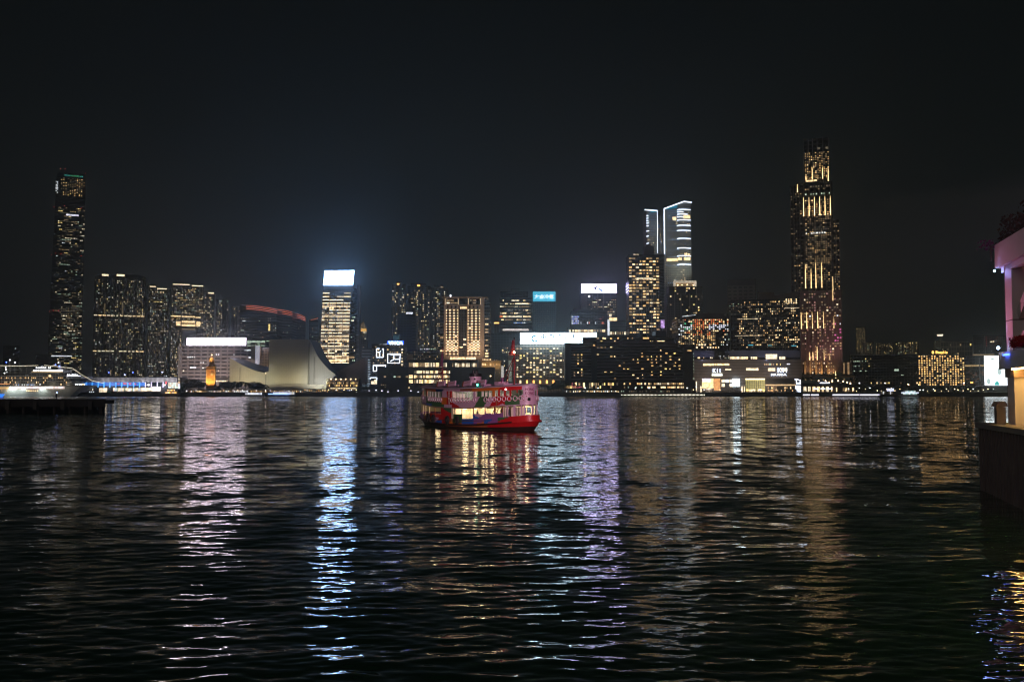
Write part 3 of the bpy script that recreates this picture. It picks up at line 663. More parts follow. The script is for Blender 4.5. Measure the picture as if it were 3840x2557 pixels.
for side, xs in ((0, (1673.5, 1689, 1704)), (1, (1755.5, 1771, 1786))):
    for i, x in enumerate(xs):
        for j in range(17):
            y = 1163.5 + j * 10.2
            for dx in (0, 12.2): lamps.append((x + dx, y, 2.5, 2.5, emit('wall_lamp_gold', (1, .74, .42), 3.2) if (j + i) % 5 else L_WARM))
            sill.append((x + 6.1, y + 5.2, 7.5, 5.6))
b.put(lamps, 100, .5, 'wall_lamp')
for n, (x, y, wd, h) in enumerate(sill): MB().box(b.X(x - wd / 2), b.X(x + wd / 2), b.Y - .12, b.Y + .2, b.Z(y + h / 2), b.Z(y - h / 2)).build('window', (W3 if random.Random(n).random() < (.6 if 11 <= n % 17 <= 14 else .06) else M_GLASSD), b.root)
b.boxes('window', [(1675 + 15 * i, 1147, 1682 + 15 * i, 1156) for i in range(3)] + [(1757 + 15 * i, 1147, 1764 + 15 * i, 1156) for i in range(3)], M_GLASSD, .1)
b.wins(1722, 1160, 1750, 1336, 2, 18, lambda i, j: .9 if j in (11, 14) else .05, [(W2, 1), (W3, 1)], .8, .5, 16, 38, proud=.5)
for xx in (1649, 1818): b.wins(xx, 1150, xx + 14, 1340, 1, 19, lambda i, j: .9 if j in (11, 12, 16) else .18, [(W2, 1), (W4, 2)], .85, .5, 12, xx, proud=-2.8)
b.wins(1688, 1339, 1784, 1348, 10, 1, 1, [(W3, 1), (W2, 1)], .94, .9, 10, 39, proud=.6)
b.box('roof_mast', 1687, 1098, 1689, 1113, M_STEEL, -5, .6); b.box('mast_lamp', 1686, 1104, 1690, 1112, L_WHITE, -4.5, .4)
for x, p in ((1690, 13000), (1740, 11000), (1790, 13000), (1812, 6000)): flood('facade_floodlight', (b.X(x), 1088, b.Z(1345)), (b.X(x), 1121, b.Z(1220)), p * 1.5, (1, .64, .38), 120)
b = Bld('hotel_wing', 'floodlit old hotel wing with a carved cornice right of the dark museum box', 1804, 1878, 1355, 1060, 25, mat('hotel_gold_stone', (.50, .36, .18), .7), cat='hotel')
b.box('cornice', 1802, 1352, 1880, 1356, M_TAN, 1.2, 26); b.box('roof_storey', 1808, 1343, 1846, 1354, M_TAN, -3, 14)
b.wins(1806, 1361, 1876, 1372, 12, 1, .8, [(W2, 1), (W4, 1)], .5, .8, 12, 40); b.wins(1808, 1345, 1842, 1351, 6, 1, .9, [(W2, 1)], .6, .7, 6, 41, proud=-2.9); b.wins(1808, 1378, 1876, 1430, 9, 4, .12, [(W4, 1)], .4, .5, 12, 42)
for x in (1820, 1845, 1868): flood('facade_floodlight', (b.X(x), 1052, b.Z(1376)), (b.X(x), 1061, b.Z(1358)), 1100, (1, .66, .28), 130)

# ---------------- museum boxes
b = Bld('museum_building', 'long dark museum box with tall lit glass storeys, left of the ferry funnel', 1533, 1690, 1349, 985, 30, M_DARK, cat='museum')
got = []
r_ = random.Random(12)
for y, h, x0_, x1_ in ((1368, 15, 1533, 1676), (1395, 10, 1552, 1688), (1412, 10, 1552, 1688), (1430.5, 13, 1552, 1688)):
    n = int((x1_ - x0_) / 5)
    for i in range(n):
        got.append((x0_ + (i + .5) * (x1_ - x0_) / n, y, (x1_ - x0_) / n * .88, h, r_.choices((W3, W2, W4, W8, W7), (3, 4, 4, 1, 3))[0]))
for y in (1412, 1430.5): got.append((1541, y, 14, 13, W2))
b.put(got, 100, .15); b.box('eave', 1530, 1349, 1688, 1358, mat('eave_dark', (.03, .03, .032)), 2.5, 30)
for y in (1386, 1403.5, 1421, 1439): b.box('floor_slab', 1533, y - 2.5, 1690, y + 1.5, M_DARK, 1.0, 3)
b.wins(1478, 1450, 1665, 1457, 22, 1, .6, [(W2, 2), (W1, 2), (W4, 1), (W3, 1)], .85, .8, 22, 43, proud=3)
b = Bld('museum_building', 'plain dark museum block with one thin strip of windows, below the neon boxes', 1415, 1532, 1376, 980, 30, mat('museum_black', (.028, .028, .03)), cat='museum')
b.wins(1430, 1409, 1530, 1416, 11, 1, lambda i, j: .25 if i < 5 else .7, [(W6, 1), (W3, 1), (W4, 1)], .9, .8, 11, 44)
b.wins(1400, 1438, 1470, 1456, 10, 2, .3, [(W4, 1), (W1, 1)], .4, .3, 10, 45, proud=2)
b = Bld('museum_building', 'plain dark museum box with a paler front panel, behind the ferry funnel', 1690, 1854, 1377, 990, 40, mat('museum_grey', (.05, .05, .058)), cat='museum')
b.box('front_panel', 1732, 1390, 1800, 1440, mat('museum_panel', (.085, .085, .10)), 3, 6)
b.box('upper_storey', 1692, 1349, 1790, 1377, M_DARK, -1, 30); b.wins(1695, 1361, 1788, 1376, 18, 1, .9, [(W3, 2), (W4, 2), (W7, 1)], .8, .9, 18, 46, proud=-.8)
b.wins(1686.5, 1375, 1691, 1432, 1, 5, 1, [(W3, 1)], .8, .5, 5, 47, proud=.5); MB().ball((b.X(1840), 985, b.Z(1410)), .7).build('wall_lamp', L_WARM, b.root)
b.box('gate_pillar', 1880, 1372, 1889, 1432, emit('pillar_glow', (1, .93, .85), .55, .3), 2, 2); b.box('glass_stair', 1907, 1352, 1919, 1430, emit('stair_glow', (.8, .9, .75), .2, .5), 2, 4)

# ---------------- middle distance: banded office, cyan sign, bank billboard hotel
b = Bld('office_building', 'grey office block with irregular lit bands, left of the cyan sign', 1873, 1997, 1117, 1350, 30, F_OFF)
b.box('plant_room', 1876, 1092, 1980, 1117, FG('facade_plant', (.035, .04, .045)), -6, 20); b.box('parapet', 1873, 1115.5, 1997, 1118, M_STEEL, .6)
b.line('roof_antenna', [(1918, 1092), (1918, 1081), (1948, 1082)], .25, M_STEEL, -8)
for y, h, l in ((1127, 5, .35), (1139, 4, .5), (1149.5, 4, .65), (1163, 5, .4), (1174.5, 6, .65), (1187, 6, .75), (1199, 5, .55)): b.wins(1875, y - h / 2, 1990, y + h / 2, 24, 1, l, [(W3, 3), (W2, 2), (W4, 3), (W7, 2)], .9, .85, 16, int(y), run=.5)
b.box('window', 1874, 1183, 1884, 1190, WR, .2, .1); b.wins(1900, 1208, 1977, 1212, 12, 1, .7, [(WB, 1), (W5, 1)], .8, .8, 12, 50); b.box('window', 1885, 1233, 1982, 1240, emit('band_white', (1, .86, .8), .9, .5, .3), .3, .1)
b.box('window', 1933, 1137, 1980, 1140, L_STRIPW, .2, .1)
b = Bld('office_tower', 'thin pylon block with an amber lamp bar, right of the lamp dotted hotel', 1852, 1872, 1215, 1300, 8, M_DARK)
b.box('roof_lamp', 1852.5, 1209, 1871, 1213, L_ORANGE, .4, .4); b.boxes('fin', [(1853 + 7 * i, 1216, 1855 + 7 * i, 1250) for i in range(3)], M_STEEL, .6)
b = Bld('office_building', 'low wide teal grey block in front of the grey office block', 1840, 1960, 1249, 1250, 30, FG('facade_teal', (.055, .075, .075), (.02, .03, .03)))
b.wins(1842, 1300, 1955, 1430, 14, 14, .15, [(W4, 2), (W1, 1), (W7, 2)], .5, .4, 40, 51)
b = Bld('office_tower', 'dark teal glass tower under the cyan sign', 1998, 2084, 1131, 1500, 35, FG('facade_teal_dark', (.07, .15, .16), (.02, .05, .055), 3, 3.6))
b.wins(2001, 1140, 2076, 1240, 26, 26, .16, [(W7, 6), (WC, .15), (W6, .5)], .35, .3, 20, 52)
s = thing('roof_sign', 'cyan lit sign of white characters on the dark teal tower', 'sign', (b.X(2040), 1500, b.Z(1131)))
panel(s, 'sign_box', 1998.5, 1094, 2082.5, 1129.5, 1498, emit('sign_cyan', (.09, .62, .86), 1.0, nee=True), 2); frame(s, 1998.5, 1094, 2082.5, 1129.5, 1498, emit('sign_edge_cyan', (.0, .22, .3), .5), .8)
text_mesh('letters', '大金冷氣', b.X(2004), b.X(2077), b.Z(1121), b.Z(1104.5), 1497.6, emit('sign_letters_soft', (.9, .93, 1), 1.6), s, bold=.02, extrude=.3)
F_SH = facade('facade_grid_hotel', (.24, .20, .16), (.05, .045, .035), 3.7, 3.15, .66, .56)
b = Bld('hotel_building', 'square windowed hotel under the wide billboard with a blue round emblem', 1925, 2128, 1292, 1080, 35, F_SH, cat='hotel')
b.wins(1934, 1303, 2122, 1417, 15, 13, .36, [(W2, 3), (W3, 4), (W8, 1), (W4, 1.5)], .62, .55, 100, 53, run=.2)
b.box('corner_pier', 1906, 1320, 1932, 1425, M_CONC, -2, 20); b.box('podium', 1915, 1421, 2140, 1446, mat('podium_stone', (.16, .12, .09)), 6, 30); b.box('ledge', 1912, 1417, 2130, 1421, M_DARK, 8, 20)
for i in range(6):
    for d in (0, 3.6): b.box('podium_lamp', 1948.5 + i * 24.6 + d, 1426, 1950.5 + i * 24.6 + d, 1438, L_ORANGE if i else L_STRIPW, 6.4)
flood('facade_floodlight', (b.X(2030), 1040, 12), (b.X(2030), 1082, 30), 12000, (1, .85, .65), 140)
s = thing('billboard', 'widest white LED billboard with grey characters and a blue ring emblem', 'billboard', (b.X(2094), 1078, b.Z(1292)))
SCW = emit('screen_white', (0.60, 0.82, 1.0), 12.0, nee=True)
panel(s, 'screen', 1951, 1248, 2237, 1289, 1072, SCW, 1); frame(s, 1951, 1248, 2237, 1289, 1072, M_STEEL)
GT = emit('billboard_grey', (.40, .46, .54), .12)
kx = sc(1268, 1071) / F
for i, ch in enumerate('中国建设银行'): text_mesh('character', ch, (2027 - 1920 + i * 29.2) * kx, (2027 - 1920 + i * 29.2 + 22) * kx, zw(1272.5, 1071), zw(1251.5, 1071), 1071.6, GT, s, bold=.05, extrude=.2)
mb = MB(); ec, ez, er = (2005 - 1920) * kx, zw(1270, 1071), 4.1
for i in range(30):
    a0, a1 = R(-18 - i * 10.8), R(-18 - (i + 1) * 10.8 + 0)
    if 45 < (math.degrees(a0) % 360) < 62: continue
    mb.quad(*[(ec + er * f * math.cos(a), 1071.6, ez + er * f * math.sin(a)) for f, a in ((.5, a0), (1, a0), (1, a1), (.56, a1))])
mb.build('ring_emblem', emit('emblem_blue', (.10, .42, .62), .7), s)
b = Bld('office_tower', 'grey tower under the white screen with the striped figure', 2180, 2315, 1099, 1400, 30, FG('facade_violet_grey', (.07, .066, .075), (.02, .022, .028), 9, 4.2, .86, .7))
b.box('blank_wall', 2180, 1100, 2203, 1165, mat('violet_grey_wall', (.14, .13, .14)), .5)
for x in (2221, 2242, 2263): b.box('rib', x - 1.2, 1102, x + 1.2, 1165, M_CONC, 1.0)
b.wins(2208, 1120, 2312, 1200, 16, 9, .30, [(W4, 3), (W3, 2), (W7, 4)], .8, .4, 40, 54, run=.4)
b.box('window', 2285, 1192, 2314, 1203, W2, .3, .1); b.box('window', 2285, 1178, 2294, 1188, W3, .3, .1); MB().ball((b.X(2210), 1398, b.Z(1112)), 1.2).build('roof_lamp', L_WHITE, b.root)
s = thing('billboard', 'white LED screen with a small striped blue figure on a grey tower', 'billboard', (b.X(2246), 1399, b.Z(1099)))
SCL = emit('screen_white_violet', (0.60, 0.53, 1.0), 15.0, nee=True)
panel(s, 'screen', 2180.5, 1065.5, 2311.5, 1098, 1398, SCL, 1.5); frame(s, 2180.5, 1065.5, 2311.5, 1098, 1398, M_STEEL, .8)
fx, fz = b.X(2246), b.Z(1083); FD = [emit('figure_navy', (.02, .04, .12), .4), emit('figure_cyan', (.15, .65, .75), .7)]
mb = MB()
for i, (dx, dz, wd, h, m_) in enumerate(((-5.5, .6, 3.2, 4.2, 0), (-3, 2.8, 3.0, 2.0, 0), (-2.2, -.4, 1.2, 5.5, 1), (-.6, -.6, 1.0, 6.2, 0), (1.0, -1.0, 1.2, 6.4, 1), (2.6, -1.6, 1.0, 6.0, 0), (4.2, -2.4, 1.2, 5.0, 1), (5.6, -3.2, .9, 3.8, 0), (-4.5, -2.6, 2.2, 1.0, 0), (7.2, -4.8, 1.6, .8, 0))):
    mb.box(-wd / 2, wd / 2, 1397.3, 1397.8, -h / 2, h / 2, m_, Matrix.Translation((fx + dx, 0, fz + dz)) @ Matrix.Rotation(R(-24), 4, 'Y'))
mb.build('figure', FD, s)
b = Bld('office_building', 'dark block with a violet lit corner and red glow, under the striped figure screen', 2143, 2277, 1166, 1330, 25, FG('facade_black_block', (.02, .018, .022), (.012, .010, .016)))
b.box('plant_room', 2150, 1158, 2250, 1166, M_DARK, -3, 12)
b.wins(2144, 1184, 2172, 1216, 7, 4, .85, [(WB, 2), (W5, 2), (emit('window_violet', (.5, .45, 1), .9, .6), 3)], .85, .7, 28, 55)
b.wins(2176, 1207, 2274, 1215, 16, 1, lambda i, j: .3 if i < 9 else .8, [(WR, 2), (W7, 2), (W5, .4)], .5, .9, 16, 56, test=lambda i, j, r: WR if i > 11 else (W5 if i < 5 else None))
b.wins(2240, 1172, 2274, 1200, 7, 4, .3, [(emit('window_darkred', (.8, .06, .05), .25, .5), 1)], .7, .4, 12, 57)
b.wins(2132, 1236, 2270, 1245, 12, 1, .8, [(W3, 1), (W2, 1), (W4, 1)], .88, .9, 12, 58, proud=.5); b.wins(2130, 1252, 2275, 1260, 10, 1, .3, [(W4, 1), (W6, 1)], .8, .9, 10, 59)
b.box('podium', 2128, 1230, 2277, 1262, M_DARK, .3, 20)
s = thing('light_column', 'upright white light column between the dark block and the glass block', 'light', (xw(2282, 1230, 1280), 1280, 4.2))
panel(s, 'light_strip', 2279, 1199, 2285.5, 1256, 1280, emit('strip_white', (.9, .93, 1), 1.3, nee=True), 1); panel(s, 'post', 2278, 1197, 2286.5, 1440, 1281.1, M_STEEL, 2)
b = Bld('office_building', 'teal glass block with thin horizontal lines, left of the amber gridded tower', 2287, 2370, 1204, 1310, 25, FG('facade_teal_lines', (.06, .085, .085), (.02, .034, .034), 30, 4.4, 1.0, .8))
b.boxes('ledge', [(2287, 1204 + i * 13, 2370, 1205.2 + i * 13) for i in range(4)], M_STEEL, .6)
b.wins(2287, 1243, 2366, 1255, 9, 1, .75, [(W8, 1), (W3, 1), (W4, 1)], .8, .9, 9, 60)
# ---------------- amber gridded tower
b = Bld('hotel_tower', 'tall slim tower with glowing amber window boxes and thin upright ribs', 2358, 2475, 955, 1230, 30, FG('facade_amber_tower', (.028, .026, .024), (.010, .012, .014), 2.9, 3.9, .8, .7), cat='hotel')
b.box('side_wing', 2475, 953, 2492, 1250, F_OFF, -2, 28); b.box('plant_room', 2420, 921, 2457, 953, M_DARK, -6, 14); b.box('plant_room', 2430, 912, 2447, 921, M_DARK, -7, 8)
def amb(i, j, r):
    if j < 3 and i < 3: return r.random() < .4
    return None
b.wins(2359, 964, 2474, 1252, 9, 26, lambda i, j: (.75 if j < 8 else .60) if i not in (3, 4) or j % 3 else .3, [(W2, 4), (W1, 3), (W4, 4), (W3, 1)], .84, .50, 100, 61, test=amb)
for i in range(12): b.box('rib', 2369 + i * 9.2, 1010, 2370 + i * 9.2, 1255, mat('pale_rib', (.34, .40, .44)), .5)
b.wins(2376, 953.5, 2396, 956, 5, 1, .9, [(L_STRIPW, 1)], .6, .9, 5, 62, proud=.5, name='roof_lamp'); b.box('window', 2384, 1042, 2450, 1047, W3, .2, .1)
b.wins(2477, 975, 2490, 1250, 2, 22, .12, [(W1, 1), (W4, 2)], .6, .35, 12, 63, proud=-1.8)
s = thing('wall_screen', 'small magenta and blue picture screen beside the amber gridded tower', 'screen', (xw(2485, 1210, 1215), 1215, 4.2))
panel(s, 'screen', 2478, 1199, 2492, 1230, 1215, emit('screen_magenta', (.75, .45, 1), .9, .8, .25), .6); panel(s, 'post', 2483, 1231, 2487, 1440, 1216, M_STEEL, 1)
# ---------------- white lined tower with two wings
F_MP = facade('facade_two_wing', (.30, .30, .28), (.06, .06, .056), 3.0, 3.3, .5, .5)
b = Bld('skyscraper', 'two winged tower with white and blue light lines round its tilted roof', 2420, 2596, 790, 1330, 40, F_MP, wall=None)
b.prism('wing_wall', [(2428, 1440), (2428, 789), (2468, 793), (2468, 1440)], F_MP, 0, 40); b.prism('wing_wall', [(2491, 1440), (2491, 786), (2567, 759), (2594, 762), (2594, 1440)], F_MP, -2, 38)
b.prism('link_wall', [(2468, 1440), (2468, 800), (2491, 800), (2491, 1440)], F_MP, 14, 36)
b.line('roof_line', [(2420, 787), (2468, 791)], .75, L_NEONW, .8); b.line('roof_line', [(2491, 785), (2567, 757.5), (2596, 761)], .75, L_NEONW, 3); b.line('edge_line', [(2492, 785), (2492, 953)], .7, L_NEONW, 3); b.line('edge_line', [(2467.5, 793), (2467.5, 950)], .3, L_NEONW, .5)
b.prism('blue_roof_panel', [(2495, 788), (2542, 770), (2542, 782), (2510, 782)], emit('panel_blue', (.0, .33, .55), .45, .4), -2.4, -2.1); b.prism('blue_roof_panel', [(2437, 799), (2448, 791), (2466, 793), (2466, 795)], emit('panel_blue', (0, .33, .55), .45), -.4, -.1)
for y, x0_, x1_ in ((788, 2541, 2591), (796, 2541, 2564), (805, 2541, 2580), (815, 2541, 2564), (827, 2540, 2591), (847, 2540, 2591), (866, 2540, 2591), (896, 2540, 2591), (932, 2540, 2591), (961, 2540, 2591), (993, 2540, 2591)): b.line('floor_line', [(x0_, y + 1), (x0_ + 8, y - .6), ((x0_ + x1_) / 2, y - 1), (x1_, y + .6)], .55, L_NEONW, 3)
for y in (810, 820, 829, 838, 848, 868, 887, 914): b.line('floor_line', [(2425, y), (2434, y - 1.5)], .5, L_NEONW, .6)
got = []
for j, y in enumerate((791, 799, 808, 817, 827, 847, 867, 900, 938, 963, 996, 1060)):
    for i in range(6): got.append((2507 + i * 7.6, y + 1, 1.7, 1.7, emit('bead_blue', (.2, .5, 1), 1.6)))
for j, y in enumerate((804, 815, 826, 836, 846, 856, 868, 880)):
    for i in range(4): got.append((2437 + i * 7, y, 1.5, 1.5, MATS['bead_blue']))
b.put(got, 40, 2.4, 'bead_light')
b.wins(2494, 795, 2590, 1250, 24, 74, .22, [(W7, 9), (W4, 3), (W2, .6), (WB, .6), (W3, .6)], .55, .5, 40, 64, proud=2.1); b.wins(2429, 830, 2466, 1000, 9, 26, .22, [(W4, 3), (W2, 2), (W7, 3)], .6, .5, 30, 65); b.wins(2469, 830, 2490, 950, 5, 18, .3, [(W4, 3), (W2, 1), (WB, 1)], .6, .5, 20, 66, proud=-13.8)
b.boxes('window', [(2500, 970, 2541, 981), (2543, 967, 2557, 976), (2565, 966, 2589, 977), (2568, 950, 2578, 957), (2524, 815, 2538, 828), (2565, 808, 2590, 821), (2580, 952, 2588, 958)], W2, 2.2, .1)
flood('facade_floodlight', (b.X(2575), 1300, b.Z(1046)), (b.X(2540), 1331, b.Z(900)), 20000, (.9, 1, .9), 120); flood('facade_floodlight', (b.X(2545), 1302, b.Z(1046)), (b.X(2530), 1331, b.Z(980)), 8000, (.95, 1, .88), 140); flood('facade_floodlight', (b.X(2447), 1290, b.Z(940)), (b.X(2447), 1331, b.Z(850)), 14000, (.85, .95, 1), 110)  # fill spots added to brighten the two wings, no fittings of the tower
# ---------------- crowned tower in front
b = Bld('apartment_tower', 'grey tower with a lit white crown in front of the white lined skyscraper', 2510, 2636, 1074, 1280, 25, FG('facade_grey_tower', (.11, .10, .092), (.03, .028, .026), 3.4, 3.4, .62, .55))
b.prism('crown', [(2530, 1073), (2530, 1053), (2613, 1053), (2613, 1073), (2606, 1073), (2606, 1060), (2536, 1060), (2536, 1073)], emit('crown_glow', (1, .84, .62), .62, .4), -1.5, 6)
b.box('crown_back', 2536, 1060, 2606, 1073, mat('crown_back_stone', (.5, .42, .32)), -4, 6); b.boxes('crown_lamp', [(2541, 1067, 2545, 1071), (2558, 1067, 2561, 1070), (2577, 1066, 2581, 1070), (2600, 1068, 2603, 1071)], L_WARM, .5, .5)
b.boxes('rib', [(2529, 1074, 2531.5, 1255), (2554, 1102, 2556, 1255), (2571, 1078, 2573, 1102), (2586, 1102, 2588.5, 1255), (2612, 1074, 2614.5, 1255)], M_CONC, .7); b.boxes('glass_storey', [(2514, 1074, 2528, 1102), (2533, 1078, 2570, 1102), (2574, 1078, 2611, 1102), (2616, 1074, 2634, 1102), (2557, 1104, 2585, 1255)], M_GLASSD, .25)
b.wins(2512, 1076, 2634, 1250, 14, 17, .16, [(W2, 3), (W8, 1), (W3, 1), (W4, 2)], .6, .45, 60, 67, proud=.35)
b.box('podium', 2504, 1103, 2642, 1330, FG('facade_grey_tower'), -6, 25)
# ---------------- low building of coloured lights
b = Bld('shopping_centre', 'low glassy mall lit in green, red and white behind the black terraced hotel', 2541, 2735, 1192, 1120, 40, FG('facade_mall', (.05, .04, .045), (.02, .016, .018), 2.2, 4, .85, .75), cat='mall')
b.prism('roof', [(2560, 1192), (2600, 1180), (2660, 1172), (2735, 1176), (2735, 1192)], M_ROOF, 2, 36)
def mall(i, j, r):
    if j > 8: return W2 if r.random() < .25 else (W1 if r.random() < .3 else W7)
    if i in (3, 4, 5, 6) and 2 <= j <= 5: return WG if r.random() < .7 else W5
    if i < 3: return W5 if j > 2 and r.random() < .5 else W7
    if 8 <= i <= 12: return WR if r.random() < .62 else W1
    if i > 12 and j < 3: return WR if r.random() < .5 else W2
    if i > 14 and 3 <= j <= 5: return WW
    return r.choice((W2, W4, W7, WR))
b.wins(2544, 1196, 2734, 1292, 25, 14, .72, [(W1, 1)], .72, .62, 100, 68, test=mall)
b.wins(2608, 1288, 2700, 1308, 9, 2, .75, [(W2, 1), (W3, 1), (W1, 1)], .7, .6, 18, 69, proud=.2); b.line('edge_line', [(2560, 1187), (2610, 1181)], .25, W5, .5)
b.box('glass_box', 2680, 1245, 2735, 1300, M_GLASSD, 6, 14); b.wins(2684, 1250, 2733, 1298, 7, 5, .3, [(W5, 1), (W6, 1), (W2, 1)], .5, .45, 12, 70, proud=6.2)
# ---------------- black low hotel wing by the tall right tower
F_RW = FG('facade_black_wing', (.045, .045, .052), (.010, .011, .016), 3.2, 4.6, .8, .6)
b = Bld('hotel_building', 'broad black block with square amber windows in rows, left of the tallest right tower', 2740, 3000, 1122, 1030, 40, F_RW, cat='hotel')
b.box('roof_box', 2728, 1042, 2836, 1066, mat('roof_box_dark', (.03, .032, .03)), -6, 22); b.box('grey_wall', 2728, 1066, 2836, 1160, FG('facade_grey_old', (.15, .14, .13), (.05, .05, .05), 6, 4, .6, .5), -5, 20)
b.prism('roof_sheds', [(2840, 1122), (2844, 1092), (2905, 1096), (2908, 1108), (2960, 1100), (2998, 1094), (2998, 1122)], mat('roof_shed_rust', (.11, .075, .06)), 4, 26)
b.wins(2728, 1128, 2786, 1180, 9, 8, .3, [(W7, 4), (W6, 1), (WC, .4), (W4, 1)], .6, .35, 20, 71, proud=.1)
b.wins(2765, 1128, 2998, 1306, 36, 20, lambda i, j: .24 if j < 10 else .36, [(W1, 3), (W2, 3), (W4, 5), (W3, 1), (W7, 4)], .55, .52, 100, 72, run=.25)
b.boxes('light_ledge', [(2944, 1156, 2998, 1158), (2766, 1194, 2844, 1195.5), (2756, 1257, 2858, 1258.5)], emit('ledge_glow', (1, .78, .5), .7, .4), .5)
b.wins(2946, 1122, 2992, 1142, 5, 3, .7, [(W2, 1), (W3, 1)], .6, .7, 15, 73, proud=.3)
b.boxes('window', [(2804, 1292, 2824, 1295), (2880, 1294, 2895, 1297), (2966, 1296, 2985, 1299)], WC, .2, .1)
# ---------------- tallest right tower
F_VD = facade('facade_ribbed_tower', (.034, .030, .030), (.012, .012, .014), 6.0, 4.6, .72, .7)
b = Bld('skyscraper', 'stepped ribbed tower with bright gold uplights, tallest on the right', 3004, 3152, 690, 1060, 45, F_VD, wall=None)
b.box('upper_shaft', 3021, 519, 3120, 690, F_VD, 0, 26); b.box('shaft', 2990, 684, 3128, 1100, F_VD, 2, 40); b.box('side_shaft', 2966, 690, 2990, 1120, F_VD, 0, 36); b.box('side_shaft', 3128, 828, 3151, 1100, F_VD, 0, 34)
b.box('base_shaft', 2999, 1090, 3154, 1395, mat('tower_rose_stone', (.24, .16, .15), .6), 3, 44)
for x in (3021.5, 3040, 3056, 3073, 3095, 3118): b.box('rib', x - 1.2, 519, x + 1.2, 690, M_STEEL, 1.2)
for x in (2968, 2981, 2992, 3018, 3038, 3058, 3078, 3098, 3119, 3127, 3139, 3150): b.box('rib', x - 1.0, 690 if x < 3122 else 828, x + 1.0, 1100, mat('rib_bronze', (.16, .12, .10), .5), 3.0, 3)
b.wins(3024, 570, 3118, 670, 12, 16, .66, [(W1, 3), (W2, .5), (W4, 5)], .56, .44, 100, 74, proud=.2); b.wins(3024, 553, 3118, 562, 6, 1, .6, [(W7, 1)], .8, .9, 6, 75, proud=.2)
b.wins(3022, 748, 3122, 1060, 12, 40, .56, [(W1, 2), (W4, 6), (W2, .6), (W7, 4)], .58, .42, 100, 76, proud=2.2, run=.2)
b.wins(2968, 720, 3012, 1110, 5, 42, .24, [(W4, 4), (W1, 1), (W7, 4)], .6, .42, 60, 77, proud=2.1); b.wins(3129, 838, 3150, 1090, 3, 28, .45, [(W4, 3), (W7, 3), (W1, 1)], .6, .5, 40, 78, proud=.2)
for y, m_ in ((700, W7), (710, W4), (728, W6), (874, W5), (1106, W5)): b.wins(3022, y - 3, 3122, y + 3, 10, 1, .7, [(m_, 1)], .6, .9, 10, y, proud=2.3)
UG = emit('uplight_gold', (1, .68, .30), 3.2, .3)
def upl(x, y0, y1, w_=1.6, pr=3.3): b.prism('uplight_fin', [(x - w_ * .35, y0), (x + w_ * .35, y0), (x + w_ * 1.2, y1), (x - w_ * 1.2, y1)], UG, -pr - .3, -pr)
for x in (3029, 3053, 3073, 3092, 3113): upl(x, 628 if x > 3030 else 650, 672 if x < 3110 else 682, 1.4, .5)
b.box('setback_light', 3028, 674, 3070, 680, W2, 1, .4); upl(2996, 688, 718, 1.4)
for x in (3018, 3039, 3059, 3079, 3099, 3119): upl(x, 740, 810, 1.6)
for x, y0 in ((3021, 990), (3042, 1010), (3060, 985), (3082, 985), (3123, 1040)): upl(x, y0, 1080 if x < 3120 else 1130, 1.4)
for x in (3002, 3023, 3043, 3064, 3085, 3124): upl(x, 1170, 1232, 1.6, 4)
for x in (3032, 3044, 3060, 3085, 3106): upl(x, 1300 + (x % 3) * 10, 1350, 1.5, 4)
for x in (3000, 3020, 3042, 3062, 3084, 3106, 3124, 3142): b.box('rib', x - .9, 1092, x + .9, 1350, mat('rib_rose', (.34, .22, .2), .5), 5, 2.5)
def rose(i, j, r):
    if i >= 13 and 9 < j < 18: return WM if r.random() < .7 else W5
    if 6 < j < 9: return W5 if r.random() < .4 else W4
    return None
b.wins(3003, 1098, 3152, 1345, 16, 24, .42, [(emit('window_rose', (1, .5, .45), .30, .7), 5), (W4, 3), (W3, 1), (W7, 4)], .66, .52, 100, 79, test=rose, proud=3.2)
for x in (3014, 3034, 3055, 3076, 3098): b.prism('column_light', [(x - 3, 1354), (x + 3, 1354), (x + 3.6, 1404), (x - 3.6, 1404)], mat('base_column_stone', (.6, .42, .25)), -6, -3)
b.box('base_storey', 2999, 1350, 3130, 1406, M_DARK, 2.9, 6); b.wins(3003, 1356, 3125, 1404, 14, 4, .5, [(W4, 4), (W2, 1), (W3, 1), (W7, 2)], .5, .5, 40, 80, proud=3.1)
b.box('base_wing', 3150, 1358, 3188, 1406, mat('base_wing_stone', (.2, .15, .12)), 2, 20); b.boxes('column_light', [(3156, 1362, 3161, 1402), (3171, 1360, 3178, 1404)], emit('column_glow', (1, .62, .3), .3, .3), 2.6)
upl(3127, 1392, 1418, 1.8, 5)
for x in (3020, 3060, 3100): flood('column_floodlight', (b.X(x), 1050, b.Z(1408)), (b.X(x), 1058, b.Z(1360)), 5000, (1, .62, .3), 120)
flood('facade_floodlight', (b.X(3080), 1015, b.Z(1340)), (b.X(3080), 1060, b.Z(1200)), 17000, (1, .5, .5), 120)
b.box('canopy', 3000, 1409, 3195, 1416, mat('canopy_tan', (.38, .27, .15)), 14, 20); b.box('canopy_post', 3190, 1416, 3196, 1445, MATS['canopy_tan'], 12, 2)
b.wins(3010, 1420, 3185, 1436, 16, 2, .45, [(W1, 2), (W4, 3), (W2, 1)], .5, .6, 32, 81, proud=8); b.box('terrace_wall', 3002, 1436, 3195, 1446, M_DARK, 16, 12); b.box('shop_sign', 3068, 1434, 3104, 1438, L_NEONW, 16.5, .4)
b.wins(3004, 1448, 3120, 1470, 7, 1, .9, [(W3, 1), (W2, 1)], .62, .85, 7, 82, proud=10); b.wins(3125, 1452, 3194, 1470, 8, 1, .8, [(W2, 1), (W4, 1)], .7, .8, 8, 83, proud=10)
b.boxes('shop_sign', [(3044, 1456, 3062, 1459), (3070, 1456, 3088, 1459), (3096, 1456, 3115, 1459)], L_NEONW, 10.6, .4)
